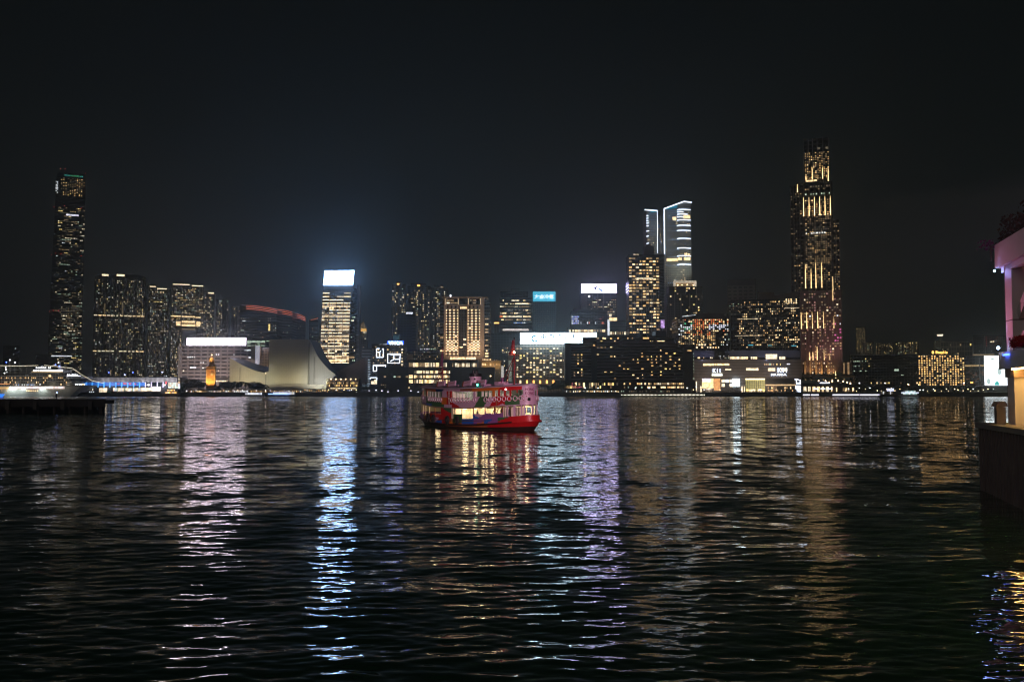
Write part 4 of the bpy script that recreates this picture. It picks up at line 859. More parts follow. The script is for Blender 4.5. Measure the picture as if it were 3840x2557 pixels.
b.box('shop_row', 3000, 1446, 3197, 1473, mat('shop_stone', (.14, .11, .09)), 9.6, 12)
# ---------------- striped waterfront mall
F_K = facade('facade_striped_mall', (.17, .15, .145), (.075, .065, .065), 60, 1.55, 1.0, .5)
b = Bld('shopping_mall', 'long striped waterfront mall with two tall white signs, below the black block', 2600, 3006, 1348, 965, 14, F_K, cat='mall')
b.box('louvre_storey', 2598, 1314, 2680, 1340, facade('facade_blue_louvre', (.13, .15, .26), (.03, .035, .06), 1.1, 40, .5, 1.0), -1, 20); b.box('louvre_storey', 2737, 1314, 3003, 1340, MATS['facade_blue_louvre'], -1, 20)
flood('louvre_floodlight', (b.X(2640), 955, b.Z(1345)), (b.X(2640), 966, b.Z(1325)), 1500, (.5, .55, 1), 130); flood('louvre_floodlight', (b.X(2890), 950, b.Z(1345)), (b.X(2890), 966, b.Z(1325)), 2600, (.5, .58, 1), 150)
b.wins(2611, 1338, 2673, 1345, 12, 1, .7, [(W2, 1), (W3, 1), (W4, 1)], .7, .8, 12, 84); b.wins(2737, 1337, 2840, 1347, 12, 1, .95, [(W2, 1), (W3, 1)], .95, .85, 12, 85, proud=.2); b.boxes('window', [(2872, 1328, 2915, 1346), (2923, 1337, 2945, 1347)], W3, .25, .1)
b.wins(2682, 1332, 2735, 1346, 12, 2, .35, [(W5, 1), (W3, 1), (W6, 1)], .3, .6, 16, 86)
b.boxes('window', [(2637, 1363, 2678, 1371), (2680, 1363, 2735, 1370)], W2, .2, .1); b.wins(2865, 1361, 2930, 1371, 10, 1, .6, [(W8, 1), (W4, 1), (W6, 1)], .7, .7, 10, 87); b.box('window', 2951, 1363, 2963, 1367, WW, .3, .1)
b.boxes('window', [(2798, 1380, 2844, 1389), (2880, 1380, 2907, 1391), (2928, 1380, 2953, 1391), (2720, 1383, 2742, 1388)], W3, .2, .1)
b.boxes('shop_front', [(2632, 1419, 2658, 1455), (2658, 1419, 2675, 1455)], emit('front_lattice', (1, .74, .36), 1.3, .5, .5), .4, .3); b.box('shop_front', 2633, 1419, 2664, 1432, emit('front_violet', (.8, .72, 1), 1.2, .3, .5), .7, .3); b.box('shop_front', 2677, 1419, 2700, 1464, emit('front_copper', (.9, .42, .14), .5, .7, .4), .4, .3)
for i in range(4):
    for j in range(2):
        if not (i == 1 and j == 1): b.box('window', 2705 + i * 15 - (1 if i == 3 else 0), 1423 + j * 16, 2717 + i * 15 - (i == 3) * 3, 1434 + j * 16, W3 if i != 1 else W5, .4, .2) if i < 3 else None
b.box('dark_front', 2702, 1418, 2748, 1470, M_DARK, .25)
s2 = thing('wall_screen', 'square white blue screen at the foot of the striped mall', 'screen', (b.X(2761), 962, 4.2)); panel(s2, 'screen', 2748, 1420, 2774, 1449, 962, emit('screen_small_blue', (.75, .92, 1), 7.0, nee=True), .6); panel(s2, 'stand', 2752, 1449.2, 2770, 1476, 963, M_DARK, 1)
b.box('tall_front', 2794, 1418, 2868, 1468, emit('front_green', (.62, .60, .22), .30, .5, .3), .3, .2); b.box('front_sign', 2795, 1419, 2867, 1424, L_STRIPW, .7, .3)
b.boxes('mullion', [(2794 + i * 8.2, 1425, 2795 + i * 8.2, 1468) for i in range(10)], M_BLACK, .6, .3); b.boxes('mullion', [(2794, 1434 + i * 11, 2868, 1435 + i * 11) for i in range(3)], M_BLACK, .65, .3); b.wins(2796, 1458, 2866, 1470, 8, 1, .9, [(W3, 1), (W8, 1)], .8, .8, 8, 88, proud=.8)
b.box('entrance_arch', 2872, 1418, 2976, 1470, M_BLACK, .25); b.box('entrance_canopy', 2868, 1441, 2980, 1446, emit('canopy_glow', (1, .72, .4), .5, .3), 3, 3)
b.wins(2876, 1449, 2974, 1470, 14, 2, .45, [(W2, 1), (W4, 2), (W1, 1)], .6, .6, 28, 89, proud=.4); b.boxes('column', [(2896, 1447, 2900, 1470), (2905, 1447, 2908, 1470)], M_TAN, 3)
b.box('tall_panel', 2978, 1419, 3001, 1472, mat('panel_grey', (.10, .09, .09)), .5)
for x0_, y0, x1_, y1 in ((2979, 1420, 2992, 1424), (2984, 1424, 2987, 1434), (2992, 1424, 3001, 1426), (2998, 1426, 3001, 1440), (2984, 1434, 2999, 1436), (2984, 1440, 3000, 1442), (2981, 1446, 3001, 1458), (2986, 1459, 3001, 1470)): b.box('neon_bar', x0_, y0, x1_, y1, L_NEONW, .8, .3)
b.boxes('lit_post', [(2608, 1430, 2612, 1470), (2625, 1448, 2630, 1470), (2780, 1448, 2783, 1470), (2789, 1448, 2792, 1470)], W3, 1)
b.box('side_fin', 2579, 1425, 2600, 1473, mat('fin_stone', (.16, .14, .12)), 3, 10); b.box('light_bar', 2574, 1447, 2608, 1453, L_NEONW, 3.5, .4)
for x0_, x1_, yy, sub_, x2, x3 in ((2672, 2700, 1382, 'MUSEA', 2670, 2708), (2915, 2949, 1379, 'MUSEA', 2890, 2948)):
    s = thing('mall_sign', 'white K11 letters over a lit lower line, ' + ('left of the square blue screen' if x0_ < 2700 else 'above the dark entrance of the striped mall'), 'sign', (b.X((x0_ + x1_) / 2), 963, b.Z(1404)))
    text_mesh('letters', 'K11', b.X(x0_), b.X(x1_), b.Z(1397), b.Z(yy), 963.4, L_NEONW, s, bold=.005, extrude=.3)
    if x0_ < 2700: panel(s, 'lower_panel', 2669, 1399, 2709, 1411, 963.8, emit('lower_panel_glow', (.75, .72, .5), .7, .6, .4), .4)
    text_mesh('lower_letters', sub_, b.X(x2), b.X(x3), b.Z(1408.5), b.Z(1401), 963.3, L_NEONW, s, bold=.01, extrude=.3)
flood('facade_floodlight', (b.X(2680), 935, 9), (b.X(2680), 966, 24), 30000, (1, .8, .6), 140); flood('facade_floodlight', (b.X(2880), 935, 9), (b.X(2880), 966, 24), 30000, (1, .78, .6), 140)
# ---------------- black terraced hotel
F_RG = facade('facade_terraced_hotel', (.11, .095, .095), (.006, .006, .007), 60, 2.78, 1.0, .55)
b = Bld('hotel_building', 'black terraced waterfront hotel with scattered amber rooms', 2185, 2596, 1265, 945, 40, F_RG, cat='hotel', wall=None)
b.prism('wall', [(2185, 1445), (2185, 1268), (2220, 1264), (2445, 1258), (2530, 1268), (2535, 1302), (2560, 1302), (2560, 1445)], F_RG, 0, 40)
b.box('end_wing', 2560, 1303, 2598, 1445, M_BLACK, 2, 34); b.box('left_wing', 2122, 1286, 2217, 1445, F_RG, -3, 30); b.box('left_end', 2120, 1284, 2142, 1445, M_BLACK, -2.5, 30); b.box('stair_tower', 2217, 1300, 2238, 1445, M_BLACK, 1, 8)
b.box('roof_pavilion', 2186, 1264, 2216, 1290, emit('pavilion_glow', (.7, .5, .3), .10, .8, .3), -2, 10); b.box('roof_storey', 2460, 1240, 2500, 1266, M_BLACK, -2, 20)
b.boxes('balcony', [(2238, 1283.5 + 11.55 * i - 2.6, (2534 if i < 3 else 2560), 1283.5 + 11.55 * i + 1.5) for i in range(13)], mat('balcony_band', (.20, .175, .175), .7), 1.4)
got = []; r_ = random.Random(44)
for x, y in [(2242, 1268), (2262, 1268), (2269, 1269), (2292, 1269), (2318, 1268), (2355, 1268), (2372, 1268), (2415, 1268), (2422, 1268), (2430, 1268), (2256, 1281), (2306, 1281), (2448, 1281), (2440, 1281), (2228, 1295), (2240, 1305), (2256, 1305), (2270, 1305), (2292, 1304), (2478, 1315), (2242, 1329), (2408, 1326), (2499, 1326), (2530, 1326), (2293, 1338), (2305, 1338), (2408, 1338), (2428, 1338), (2443, 1338), (2463, 1338), (2478, 1337), (2514, 1338), (2375, 1349), (2392, 1349), (2430, 1349), (2444, 1349), (2460, 1349), (2478, 1348), (2514, 1349), (2547, 1349), (2340, 1361), (2391, 1361), (2444, 1361), (2462, 1361), (2497, 1361), (2533, 1361), (2324, 1372), (2446, 1372), (2478, 1372), (2529, 1372), (2548, 1372), (2340, 1384), (2355, 1385), (2409, 1384), (2496, 1384), (2512, 1384), (2548, 1384), (2270, 1396), (2292, 1396), (2444, 1395), (2478, 1395), (2375, 1407), (2409, 1407), (2444, 1407), (2478, 1407), (2306, 1421), (2391, 1420), (2410, 1420)]:
    got.append((x, y, r_.choice((3.5, 5, 7.5, 8)), 6, r_.choice((W1, W2, W8, W1, W4))))
b.put(got, 100, .3)
b.wins(2148, 1291, 2216, 1413, 5, 11, lambda i, j: .6 if j > 2 else .15, [(W1, 3), (W8, 1), (W4, 3), (W2, 1)], .4, .5, 30, 90, proud=-2.8)
b.wins(2574, 1312, 2592, 1318, 3, 1, .8, [(W1, 1), (W4, 1)], .8, .9, 3, 91, proud=2.2); b.box('roof_lamp', 2464, 1278, 2492, 1281, W2, .4, .2)
b.box('restaurant', 2108, 1433, 2312, 1459, M_GLASSD, 16, 20); b.wins(2110, 1435, 2311, 1457, 26, 2, .65, [(W4, 5), (W7, 4), (W8, 1), (W1, 1)], .9, .8, 50, 92, proud=16.2)
b.boxes('neon_ribbon', [(2140, 1436, 2143, 1452), (2149, 1436, 2152, 1454), (2166, 1450, 2178, 1452), (2155, 1452, 2170, 1454)], emit('neon_rose', (1, .2, .25), .6, .4), 16.6, .3); b.boxes('lit_post', [(2182, 1435, 2188, 1452), (2213, 1435, 2218, 1449), (2154, 1434, 2158, 1444)], W2, 16.5, .3); b.box('restaurant_roof', 2100, 1427, 2312, 1433, M_BLACK, 18, 24)
b.wins(2318, 1435, 2556, 1443, 34, 1, lambda i, j: .45 if i < 16 else .95, [(W2, 3), (W1, 2), (W3, 1), (W4, 2)], .85, .8, 34, 93, proud=12); b.wins(2420, 1448, 2556, 1456, 22, 1, .85, [(W2, 3), (W1, 2), (W3, 1)], .85, .8, 22, 94, proud=12); b.wins(2318, 1449, 2418, 1456, 14, 1, .3, [(W4, 1), (W6, 1)], .6, .6, 14, 95, proud=12)
b.box('podium', 2312, 1428, 2600, 1474, M_BLACK, 11.8, 20); b.wins(2130, 1463, 2310, 1471, 26, 1, .8, [(W2, 2), (W1, 2), (W4, 2), (W5, .5)], .55, .7, 26, 96, proud=14); b.wins(2320, 1464, 2520, 1471, 26, 1, .6, [(W7, 3), (W6, 1), (W4, 1)], .6, .6, 26, 97, proud=13)
b.box('terrace', 2108, 1459, 2312, 1474, M_BLACK, 13.8, 18); b.wins(2598.5, 1320, 2601, 1425, 1, 9, .9, [(W6, 1)], .6, .5, 9, 98, proud=2.4, name='edge_lamp')
# ---------------- far right
b = Bld('apartment_tower', 'slim tall far block of flats with yellow windows right of the tallest right tower', 3211, 3247, 1226, 1900, 20, F_RESI)
b.wins(3213, 1230, 3245, 1320, 9, 16, .55, [(W8, 2), (W4, 5), (W7, 2)], .5, .5, 60, 99)
for k, (x0_, x1_, y, lab) in enumerate(((3230, 3278, 1283, 'left of three low far blocks of flats over the black box building'), (3284, 3352, 1284, 'middle of three low far blocks of flats over the black box building'), (3358, 3446, 1281, 'right of three low far blocks of flats over the black box building'))):
    b = Bld('apartment_block', lab, x0_, x1_, y, 1800, 20, F_RESI); b.wins(x0_ + 2, y + 2, x1_ - 2, 1332, int((x1_ - x0_) / 4.5), 10, lambda i, j: .55 if (i * 7 + k) % 5 < 2 else .14, [(W8, 2), (W4, 4), (W6, 1), (W7, 2)], .55, .55, 60, 100 + k)
b = Bld('office_building', 'wide black glass box with few lit windows left of the amber windowed hotel', 3184, 3442, 1330, 1250, 50, FG('facade_black_box', (.012, .013, .015), (.007, .009, .011)))
b.wins(3186, 1340, 3275, 1395, 14, 6, .18, [(W4, 2), (W6, 2), (W8, 1), (W7, 2)], .6, .4, 20, 105, run=.35); b.boxes('window', [(3353, 1384, 3370, 1391), (3378, 1405, 3388, 1408)], W6, .2, .1); b.box('grey_panel', 3217, 1405, 3240, 1436, mat('panel_pale', (.12, .12, .13)), .5)
b.box('parapet', 3184, 1328.5, 3442, 1331, M_STEEL, .3); b.wins(3262, 1432, 3440, 1440, 24, 1, .45, [(W4, 2), (W2, 1), (W8, 1)], .6, .7, 24, 106, proud=4)
b = Bld('hotel_building', 'broad dark hotel whose whole front is a grid of amber windows, far right', 3442, 3618, 1330, 1260, 12, mat('hotel_dark_brown', (.035, .026, .02)), cat='hotel')
b.wins(3443, 1332, 3618, 1446, 18, 14, lambda i, j: .80, [(emit('window_hotel_amber', (1, .55, .17), 2.2, .6), 6), (W1, 3), (W4, 1.2), (W2, .6)], .56, .52, 100, 107)
s = thing('roof_sign', 'amber script letters on the roof of the amber windowed hotel', 'sign', (b.X(3521), 1258, b.Z(1330))); AM = emit('sign_amber', (1, .55, .12), 2.6)
text_mesh('letters', 'Shangri-La', b.X(3506), b.X(3551), b.Z(1329.5), b.Z(1315.5), 1257, AM, s, bold=.03, extrude=.3); MB().prism([(b.X(3496 + 4.5 * math.cos(R(a))), b.Z(1321.5 - 6 * math.sin(R(a)))) for a in range(0, 360, 30)], 1256.8, 1257.2).build('emblem', AM, s); panel(s, 'rail', 3494, 1329.3, 3553, 1330.6, 1257.4, M_STEEL, .3)
b = Bld('office_building', 'pale framed block with big square glass bays above the amber windowed hotel', 3530, 3648, 1283, 1400, 30, M_GLASSD)
b.boxes('floor_frame', [(3529, 1281 + 17.5 * i, 3649, 1283.5 + 17.5 * i) for i in range(4)], M_CONC, .6, 30); b.boxes('column', [(3529 + 9.8 * i, 1281, 3530.3 + 9.8 * i, 1335) for i in range(13)], M_CONC, .5); b.wins(3532, 1285, 3646, 1334, 12, 3, .25, [(W4, 1), (W7, 3), (W8, .4)], .5, .45, 20, 108, proud=.2)
b = Bld('office_tower', 'thin far tower with a glowing white cap above the amber windowed hotel', 3503, 3540, 1277, 1900, 12, F_RESI); b.prism('roof_cap', [(3516, 1254), (3539, 1254), (3537, 1260), (3519, 1260)], emit('cap_glow', (1, .85, .65), 2.2), 0, 10); b.box('shaft', 3522, 1260, 3534, 1277, M_DARK, -2, 8); b.wins(3504, 1280, 3528, 1325, 6, 8, .3, [(W6, 1), (W7, 3)], .4, .4, 12, 109)
b = Bld('office_building', 'low dark block with one long lit floor right of the amber windowed hotel', 3618, 3722, 1334, 1300, 30, FG('facade_right_block', (.03, .024, .022), (.012, .010, .010)))
b.box('window', 3619, 1368, 3695, 1374, emit('long_floor', (1, .66, .28), .45, .4), .3, .1); b.wins(3620, 1390, 3690, 1430, 8, 6, .35, [(emit('window_rust', (.9, .35, .12), .14, .5), 1)], .9, .3, 20, 110); b.box('truss_walk', 3649, 1328, 3730, 1333, emit('walk_glow', (1, .7, .4), .22, .5, .5), 1, 2); b.box('edge_column', 3672, 1340, 3676, 1430, M_STEEL, .5); b.box('window', 3638, 1432, 3648, 1436, L_ORANGE, 1, .2)
b = Bld('office_tower', 'far dark tower with faint red edge lights behind the bright picture screen', 3696, 3780, 1258, 1700, 20, FG('facade_red_edge', (.05, .03, .035)))
b.wins(3700, 1268, 3750, 1300, 10, 5, .25, [(W7, 2), (MATS['window_darkred'], 2)], .5, .3, 12, 111); b.boxes('window', [(3714, 1279, 3722, 1283), (3724, 1278, 3730, 1283)], W3, .3, .1); b.boxes('edge_lamp', [(3699, 1260, 3701, 1300), (3740, 1264, 3744, 1266)], MATS['window_darkred'], .5, .2)
b = Bld('office_tower', 'far dark block without lit windows left of the faint red edged tower', 3652, 3694, 1258, 1650, 20, FG('facade_navy', (.02, .026, .034)))
b.wins(3650, 1300, 3750, 1330, 24, 6, .18, [(W7, 3), (W6, 1), (W5, .4)], .3, .3, 20, 112, proud=20)
s = thing('picture_screen', 'tall bright white picture screen with pale teal circles behind the pier column', 'screen', (xw(3725, 1390, 1150), 1150, 4.2))
panel(s, 'screen', 3694, 1334.5, 3790, 1445, 1150, emit('screen_tall', (.88, .96, 1), 5.0, nee=True), 1.5); kx = sc(1390, 1150) / F
mb = MB()
for i, (x, y, rx, rz, m_) in enumerate(((3737, 1445, 10, 16, 0), (3722, 1346, 7, 4.5, 1), (3747, 1392, 9, 14, 1), (3706, 1430, 8, 12, 1), (3699, 1372, 3, 3.5, 1))):
    n = len(mb.v); mb.v += [((x - 1920 + rx * math.cos(R(a))) * kx, 1149.6, zw(min(1444.5, y - rz * math.sin(R(a))), 1150)) for a in range(0, 360, 20)]; mb.f.append(tuple(range(n, n + 18))); mb.mi.append(m_)
mb.build('circles', [emit('circle_teal', (.10, .70, .66), .9), emit('circle_pale', (.72, .92, .90), .95)], s)
MB().path([((3745 - 1920) * kx, 1149.5, zw(1352, 1150)), ((3748 - 1920) * kx, 1149.5, zw(1358, 1150)), ((3741 - 1920) * kx, 1149.5, zw(1362, 1150))], .45).build('curl', M_BLACK, s); panel(s, 'stand', 3700, 1445.2, 3785, 1476, 1151, M_DARK, 2)
# far left low dark blocks
for x0_, x1_, y, lab in ((10, 72, 1296, 'low far dark block with a few cold lamps above the cruise ship stern'), (132, 184, 1328, 'low far dark block left of the tallest skyscraper')):
    b = Bld('office_building', lab, x0_, x1_, y, 1900, 30, FG('facade_far_dark', (.03, .03, .028))); b.wins(x0_, y + 5, x1_, 1400, 10, 9, .05, [(W7, 3), (W5, 1), (WB, 1)], .4, .3, 10, int(x0_) + 113)
# black rooftops fill behind the middle row
b = Bld('office_building', 'low dim block behind the concert hall and the banded tower foot', 1190, 1205, 1290, 1240, 20, F_RESI); b.wins(1190, 1280, 1204, 1380, 4, 16, .4, FARR, .5, .4, 12, 120)
b = Bld('office_building', 'dim terraced block at the right of the neon outlined block', 1905, 1940, 1320, 1150, 20, F_RESI); b.wins(1880, 1300, 1935, 1400, 7, 12, .2, RESI, .5, .4, 12, 121)

for b in BL:
    if (b.pc < 910 or b.pc > 2800 or b.pc in (1067.5, 1122.5, 1175)) and b.root['category'] in ('building',) and b.root.name.split('.')[0] not in ('hotel_wing',): face(b)
    elif b.pc == 2870 and b.Y == 1030: face(b)

# =================================================================== the ferry
FPH = R(32.5); FX, FY = -5.94, 151.5; FRZ = -R(90) + FPH
def floc(lx, ly, z=0.0):
    """ferry frame (x to the bow, y to port) -> world"""
    c, s = math.cos(FRZ), math.sin(FRZ); return (FX + lx * c - ly * s, FY + lx * s + ly * c, z)
ferry = thing('passenger_ferry', 'double decked passenger ferry painted in red, pink and green shapes, lit inside', 'ferry', (FX, FY, 0), rz=FRZ)
P_ = {}
for n, c in dict(red=(.52, .010, .014), orange=(.62, .17, .02), green=(.055, .15, .055), blue=(.025, .12, .46), purple=(.26, .10, .30), pink=(.60, .40, .53), rust=(.30, .09, .035), dark=(.035, .012, .010), cream=(.80, .68, .46), brown=(.46, .15, .05), navy=(.02, .05, .14)).items():
    P_[n] = mat('ferry_' + n, c, .38, noise=.10, nscale=1.6)
PN = list(P_); M_INNER = mat('ferry_inner_cream', (.78, .72, .58), .55, noise=.06)
WO = [-17, -10.13, -8.9, -4.13, -.86, 2.45, 5.6, 8.47, 9.39, 10.4, 11.36, 12.27, 13.22, 14.19, 15.08, 15.48, 17.1]; WN = [-17, -9.66, -8.36, -3.31, .15, 3.54, 6.7, 9.57, 10.48, 11.47, 12.42, 13.3, 14.2, 15.1, 15.88, 16.19, 17.1]
wi = lambda x: float(np.interp(x, WN, WO)); wf = lambda x: float(np.interp(x, WO, WN))
T2 = lambda x: (x / 17.0) ** 2
z_str = lambda x: .62 + .95 * T2(x); z_top = lambda x: 1.55 + .85 * T2(x); z_dk = lambda x: 1.25 + .85 * T2(x)
z_up = lambda x: 3.25 + .85 * T2(x); z_bt = lambda x: 4.9 + .45 * T2(x); z_wt = lambda x: 5.9 + .32 * T2(x); z_rf = lambda x: 6.28 + .47 * T2(x)
def plan(u, a, b, n=2.1):
    c, s = math.cos(u), math.sin(u)
    return a * math.copysign(abs(c) ** (2 / n), c), b * math.copysign(abs(s) ** (2 / n), s)
def half_width(x, a, b, n=2.1):
    q = 1 - min(1, abs(x) / a) ** n
    return b * max(0.0, q) ** (1 / n)
US = []
_p = [(math.radians(i * .25), plan(math.radians(i * .25), 16.6, 4.5)) for i in range(1441)]
_d = 0; _last = -1
for (u0, p0), (u1, p1) in zip(_p, _p[1:]):
    if _d - _last >= .155 or _last < 0: US.append(u0); _last = _d
    _d += math.hypot(p1[0] - p0[0], p1[1] - p0[1])
def shell(name, zlo, zhi, rows, paint, opening=None, ab=lambda v, x: (16.6, 4.5), parent=None, thick=.07, inner=True):
    v = []; f = []; mi = []; k = len(US)
    for j in range(rows + 1):
        for u in US:
            q = j / rows; a, b_ = ab(q, 0); x, y = plan(u, a, b_)
            v.append((x, y, zlo(x) + (zhi(x) - zlo(x)) * q))
    for j in range(rows):
        for i in range(k):
            i2 = (i + 1) % k; q = (j * k + i, j * k + i2, (j + 1) * k + i2, (j + 1) * k + i)
            x = sum(v[e][0] for e in q) / 4; y = sum(v[e][1] for e in q) / 4; z = sum(v[e][2] for e in q) / 4
            if opening and opening(x, y, z): continue
            f.append(q); mi.append(PN.index(paint(x, z)))
    me = bpy.data.meshes.new(name); me.from_pydata(v, [], f)
    for n in PN: me.materials.append(P_[n])
    me.materials.append(M_INNER)
    me.polygons.foreach_set('material_index', mi); me.update()
    bm = bmesh.new(); bm.from_mesh(me); bmesh.ops.delete(bm, geom=[x for x in bm.verts if not x.link_faces], context='VERTS'); bm.to_mesh(me); bm.free()
    o = bpy.data.objects.new(name, me); COL.objects.link(o); o.parent = parent or ferry
    if thick:
        s = o.modifiers.new('thickness', 'SOLIDIFY'); s.thickness = thick; s.offset = -1
        if inner: s.material_offset = 50
    return o
def paint_low(x, z):
    h = z - z_str(x); x = wi(x)
    if h < -.02:
        if z < .28 + .55 * T2(x): return 'dark'
        return 'red' if x > 8.4 + 2 * (z - .5) else ('brown' if x > -3 else 'dark')
    if x < -12: return 'purple'
    if x < -9: return 'rust'
    if x < -8: return 'brown'
    if x < -4.6:
        if abs(x + 6.6) < 1.5 * max(0, min(1, h / .75)) : return 'pink'
        return 'blue' if x > -6.2 and h < .45 else 'red'
    if x < -4.0 and h < .6: return 'blue'
    if x < -2: return 'red'
    if x < -.5: return 'orange' if h < .7 else 'brown'
    if x < 2.3: return 'green' if h > .25 else 'rust'
    if x < 5.6: return 'blue' if h > .18 else 'purple'
    if x < 8.2: return 'brown' if h < .12 * (x - 5) else 'purple'
    if x < 10.4: return 'blue' if (x - 8.2) * .45 < h + .15 and h < .75 else 'purple'
    if x < 11.2: return 'purple'
    if x < 13.8: return 'green' if h > .28 + .24 * (x - 11.2) else 'red'
    return 'red'
def paint_house(x, z):
    x = wi(x)
    if x < -9: return 'cream'
    if x < -4.35: return 'red' if z < 2.35 else 'rust'
    if x < -.9: return 'green' if (-3.4 < x and z > 3.0 - .25 * (x + 3.4)) else 'red'
    if x < -.2: return 'cream'
    if x < 2.35: return 'green' if z < 2.3 else 'cream'
    if x < 5.4: return 'red' if x < 2.6 else 'rust'
    if x < 8.3:
        if z < 2.42: return 'blue' if z < 2.35 - .35 * (x - 5.4) else ('pink' if z > 1.5 + .28 * (x - 5.4) and x < 7.6 else 'purple')
        return 'rust'
    if x < 12.4: return 'purple' if z < 2.75 else 'rust'
    return 'pink'
def paint_upper(x, z):
    wt, bt = z_wt(x), z_bt(x); x = wi(x)
    if x > 15.0 + (z - 5.5) * .1: return 'pink'
    if z > wt - .04:
        for lim, n in ((-11.2, 'cream'), (-6.4, 'brown'), (-3.4, 'navy'), (1.8, 'pink'), (5.2, 'rust'), (11.4 + (z - 6.4) * .5, 'orange'), (99, 'red')):
            if x < lim: return n
    if z > bt:
        for lim, n in ((-10, 'brown'), (-3.9, 'navy'), (-2.3 - (z - 5.4) * .3, 'pink'), (-.7, 'red'), (6.5, 'pink'), (9.0, 'green'), (11.1, 'orange'), (14.4 + (z - 5.5) * .4, 'red'), (99, 'green')):
            if x < lim: return n
    if x < -10.6: return 'pink' if z > 4.0 else 'purple'
    if x < -8: return 'green' if z > 3.85 else 'blue'
    if x < -4.0: return 'green'
    if x < -2.5: return 'orange' if z > 3.75 else ('green' if x < -3.2 else 'pink')
    if x < -.7: return 'red' if z > 3.7 else 'pink'
    xs = x + (4.95 - z) * .9
    if x < 3 and z < 3.95 - .3 * x and x > -.7: return 'red'
    if xs < 7.0: return 'pink'
    if xs < 9.3: return 'green'
    if xs < 10.5: return 'pink'
    if 10.9 + (4.0 - z) * .8 < x < 12.5 and z < 4.05 - abs(x - 11.9) * .35: return 'pink'
    if x < 12.5 - (4.6 - z) * .3: return 'red'
    if x < 13.5 and z > 4.45: return 'red'
    return 'green'
def open_house(x, y, z):
    if x > 15.9: return z_top(x) + .12 < z < z_up(x) - .1 and (abs(y) / .95) % 1 > .16
    zu = z_up(x); x = wi(x)
    for x0, x1, z0, z1 in ((-14.5, -13.0, 0, 9), (-12.6, -11.2, 0, 9), (-10.9, -9.3, 0, 9), (-8.9, -6.8, 2.2, 9), (-6.6, -4.4, 2.2, 9), (-.2, 2.2, 2.25, 3.2), (2.5, 5.3, 0, 3.3), (5.6, 8.2, 2.42, 3.35), (8.35, 10.3, 2.55, 9), (10.6, 11.8, 2.6, 9), (12.0, 12.75, 2.0, 9), (12.95, 13.85, 2.2, 9), (14.15, 14.95, 2.2, 9)):
        if x0 < x < x1 and z0 < z < min(z1, zu - .08): return True
    return False
def open_upper(x, y, z):
    if x > 16.2 and y > .55: return z_bt(x) < z < z_wt(x) - .06 and (y / 1.0) % 1 > .12
    bt, wt = z_bt(x), z_wt(x); x = wi(x)
    for x0, x1, z0 in ((-15.2, -13.2, 0), (-12.8, -11.0, 0), (-10.2, -4.15, -.75), (-.85, 5.25, -.5), (5.9, 6.5, 0), (7.2, 8.0, 0), (8.15, 8.85, 0), (9.1, 9.95, 0), (10.35, 11.05, 0), (11.45, 12.25, 0), (12.5, 13.25, 0), (13.55, 14.35, 0), (14.5, 15.25, .05)):
        if x0 < x < x1 and bt + z0 < z < wt - .06: return True
    return False
hull = shell('hull', lambda x: -.9, z_top, 16, paint_low, ab=lambda q, x: (14.9 + 2.3 * min(1, q * 1.35), 3.7 + .8 * min(1, q * 1.5)), inner=False)
shell('rubbing_strake', lambda x: z_str(x) - .12, lambda x: z_str(x) + .10, 1, lambda x, z: 'dark' if x < 15 else 'red', ab=lambda q, x: (17.6, 4.75), thick=.5, inner=False)
shell('lower_house', z_top, z_up, 14, paint_house, open_house, ab=lambda q, x: (16.62, 4.51))
shell('upper_house', z_up, z_rf, 24, paint_upper, open_upper)
def deck(name, zf, a, b_, m, camber=0.0, t=.08, n=60, overhang=None):
    mb = MB(); xs = [-a + 2 * a * (.5 - .5 * math.cos(math.pi * i / n)) for i in range(n + 1)]
    W = 7
    P = lambda x, j, dz: (x, half_width(x, a, b_) * (-1 + 2 * j / W), zf(x) + camber * (1 - (-1 + 2 * j / W) ** 2) + dz)
    for x0, x1 in zip(xs, xs[1:]):
        for j in range(W):
            mb.quad(P(x0, j, 0), P(x1, j, 0), P(x1, j + 1, 0), P(x0, j + 1, 0)); mb.quad(P(x0, j + 1, -t), P(x1, j + 1, -t), P(x1, j, -t), P(x0, j, -t))
        mb.quad(P(x0, 0, -t), P(x1, 0, -t), P(x1, 0, 0), P(x0, 0, 0)); mb.quad(P(x0, W, 0), P(x1, W, 0), P(x1, W, -t), P(x0, W, -t))
    return mb.build(name, m, ferry)
deck('lower_deck', z_dk, 16.4, 4.6, mat('ferry_deck', (.16, .07, .06), .6)); deck('upper_deck', lambda x: z_up(x) + .05, 16.45, 4.62, mat('ferry_deck_upper', (.35, .28, .24), .6), t=.1)
deck('roof', lambda x: z_rf(x) + .05, 16.85, 4.95, mat('ferry_roof', (.52, .42, .50), .6), camber=.3, t=.1)
MB().box(-6.0, 10.6, -1.5, 1.5, 1.35, 3.2).box(.1, .8, -4.1, 4.1, 1.4, 3.2).box(-3.4, -3.1, -4.1, 4.1, 1.4, 3.2).box(11.3, 11.45, -2, 2, 1.8, 3.5).build('engine_casing', M_INNER, ferry)
MB().box(-1.3, .1, -4.2, 4.2, 3.35, 6.2).box(6.4, 6.8, -3.9, 3.9, 3.4, 6.2).build('saloon_partition', M_INNER, ferry)
mb = MB()
for i in range(16):
    x = -10.5 + i * 1.35
    if -1.7 < x < .4: continue
    for s in (-1, 1): mb.tube((x, s * (half_width(x, 16.6, 4.5) - .35), z_up(x)), (x, s * (half_width(x, 16.6, 4.5) - .35), z_rf(x)), .07, None, 6)
mb.build('saloon_posts', mat('ferry_post_white', (.8, .8, .76), .5), ferry)['kind'] = 'stuff'
mb = MB()
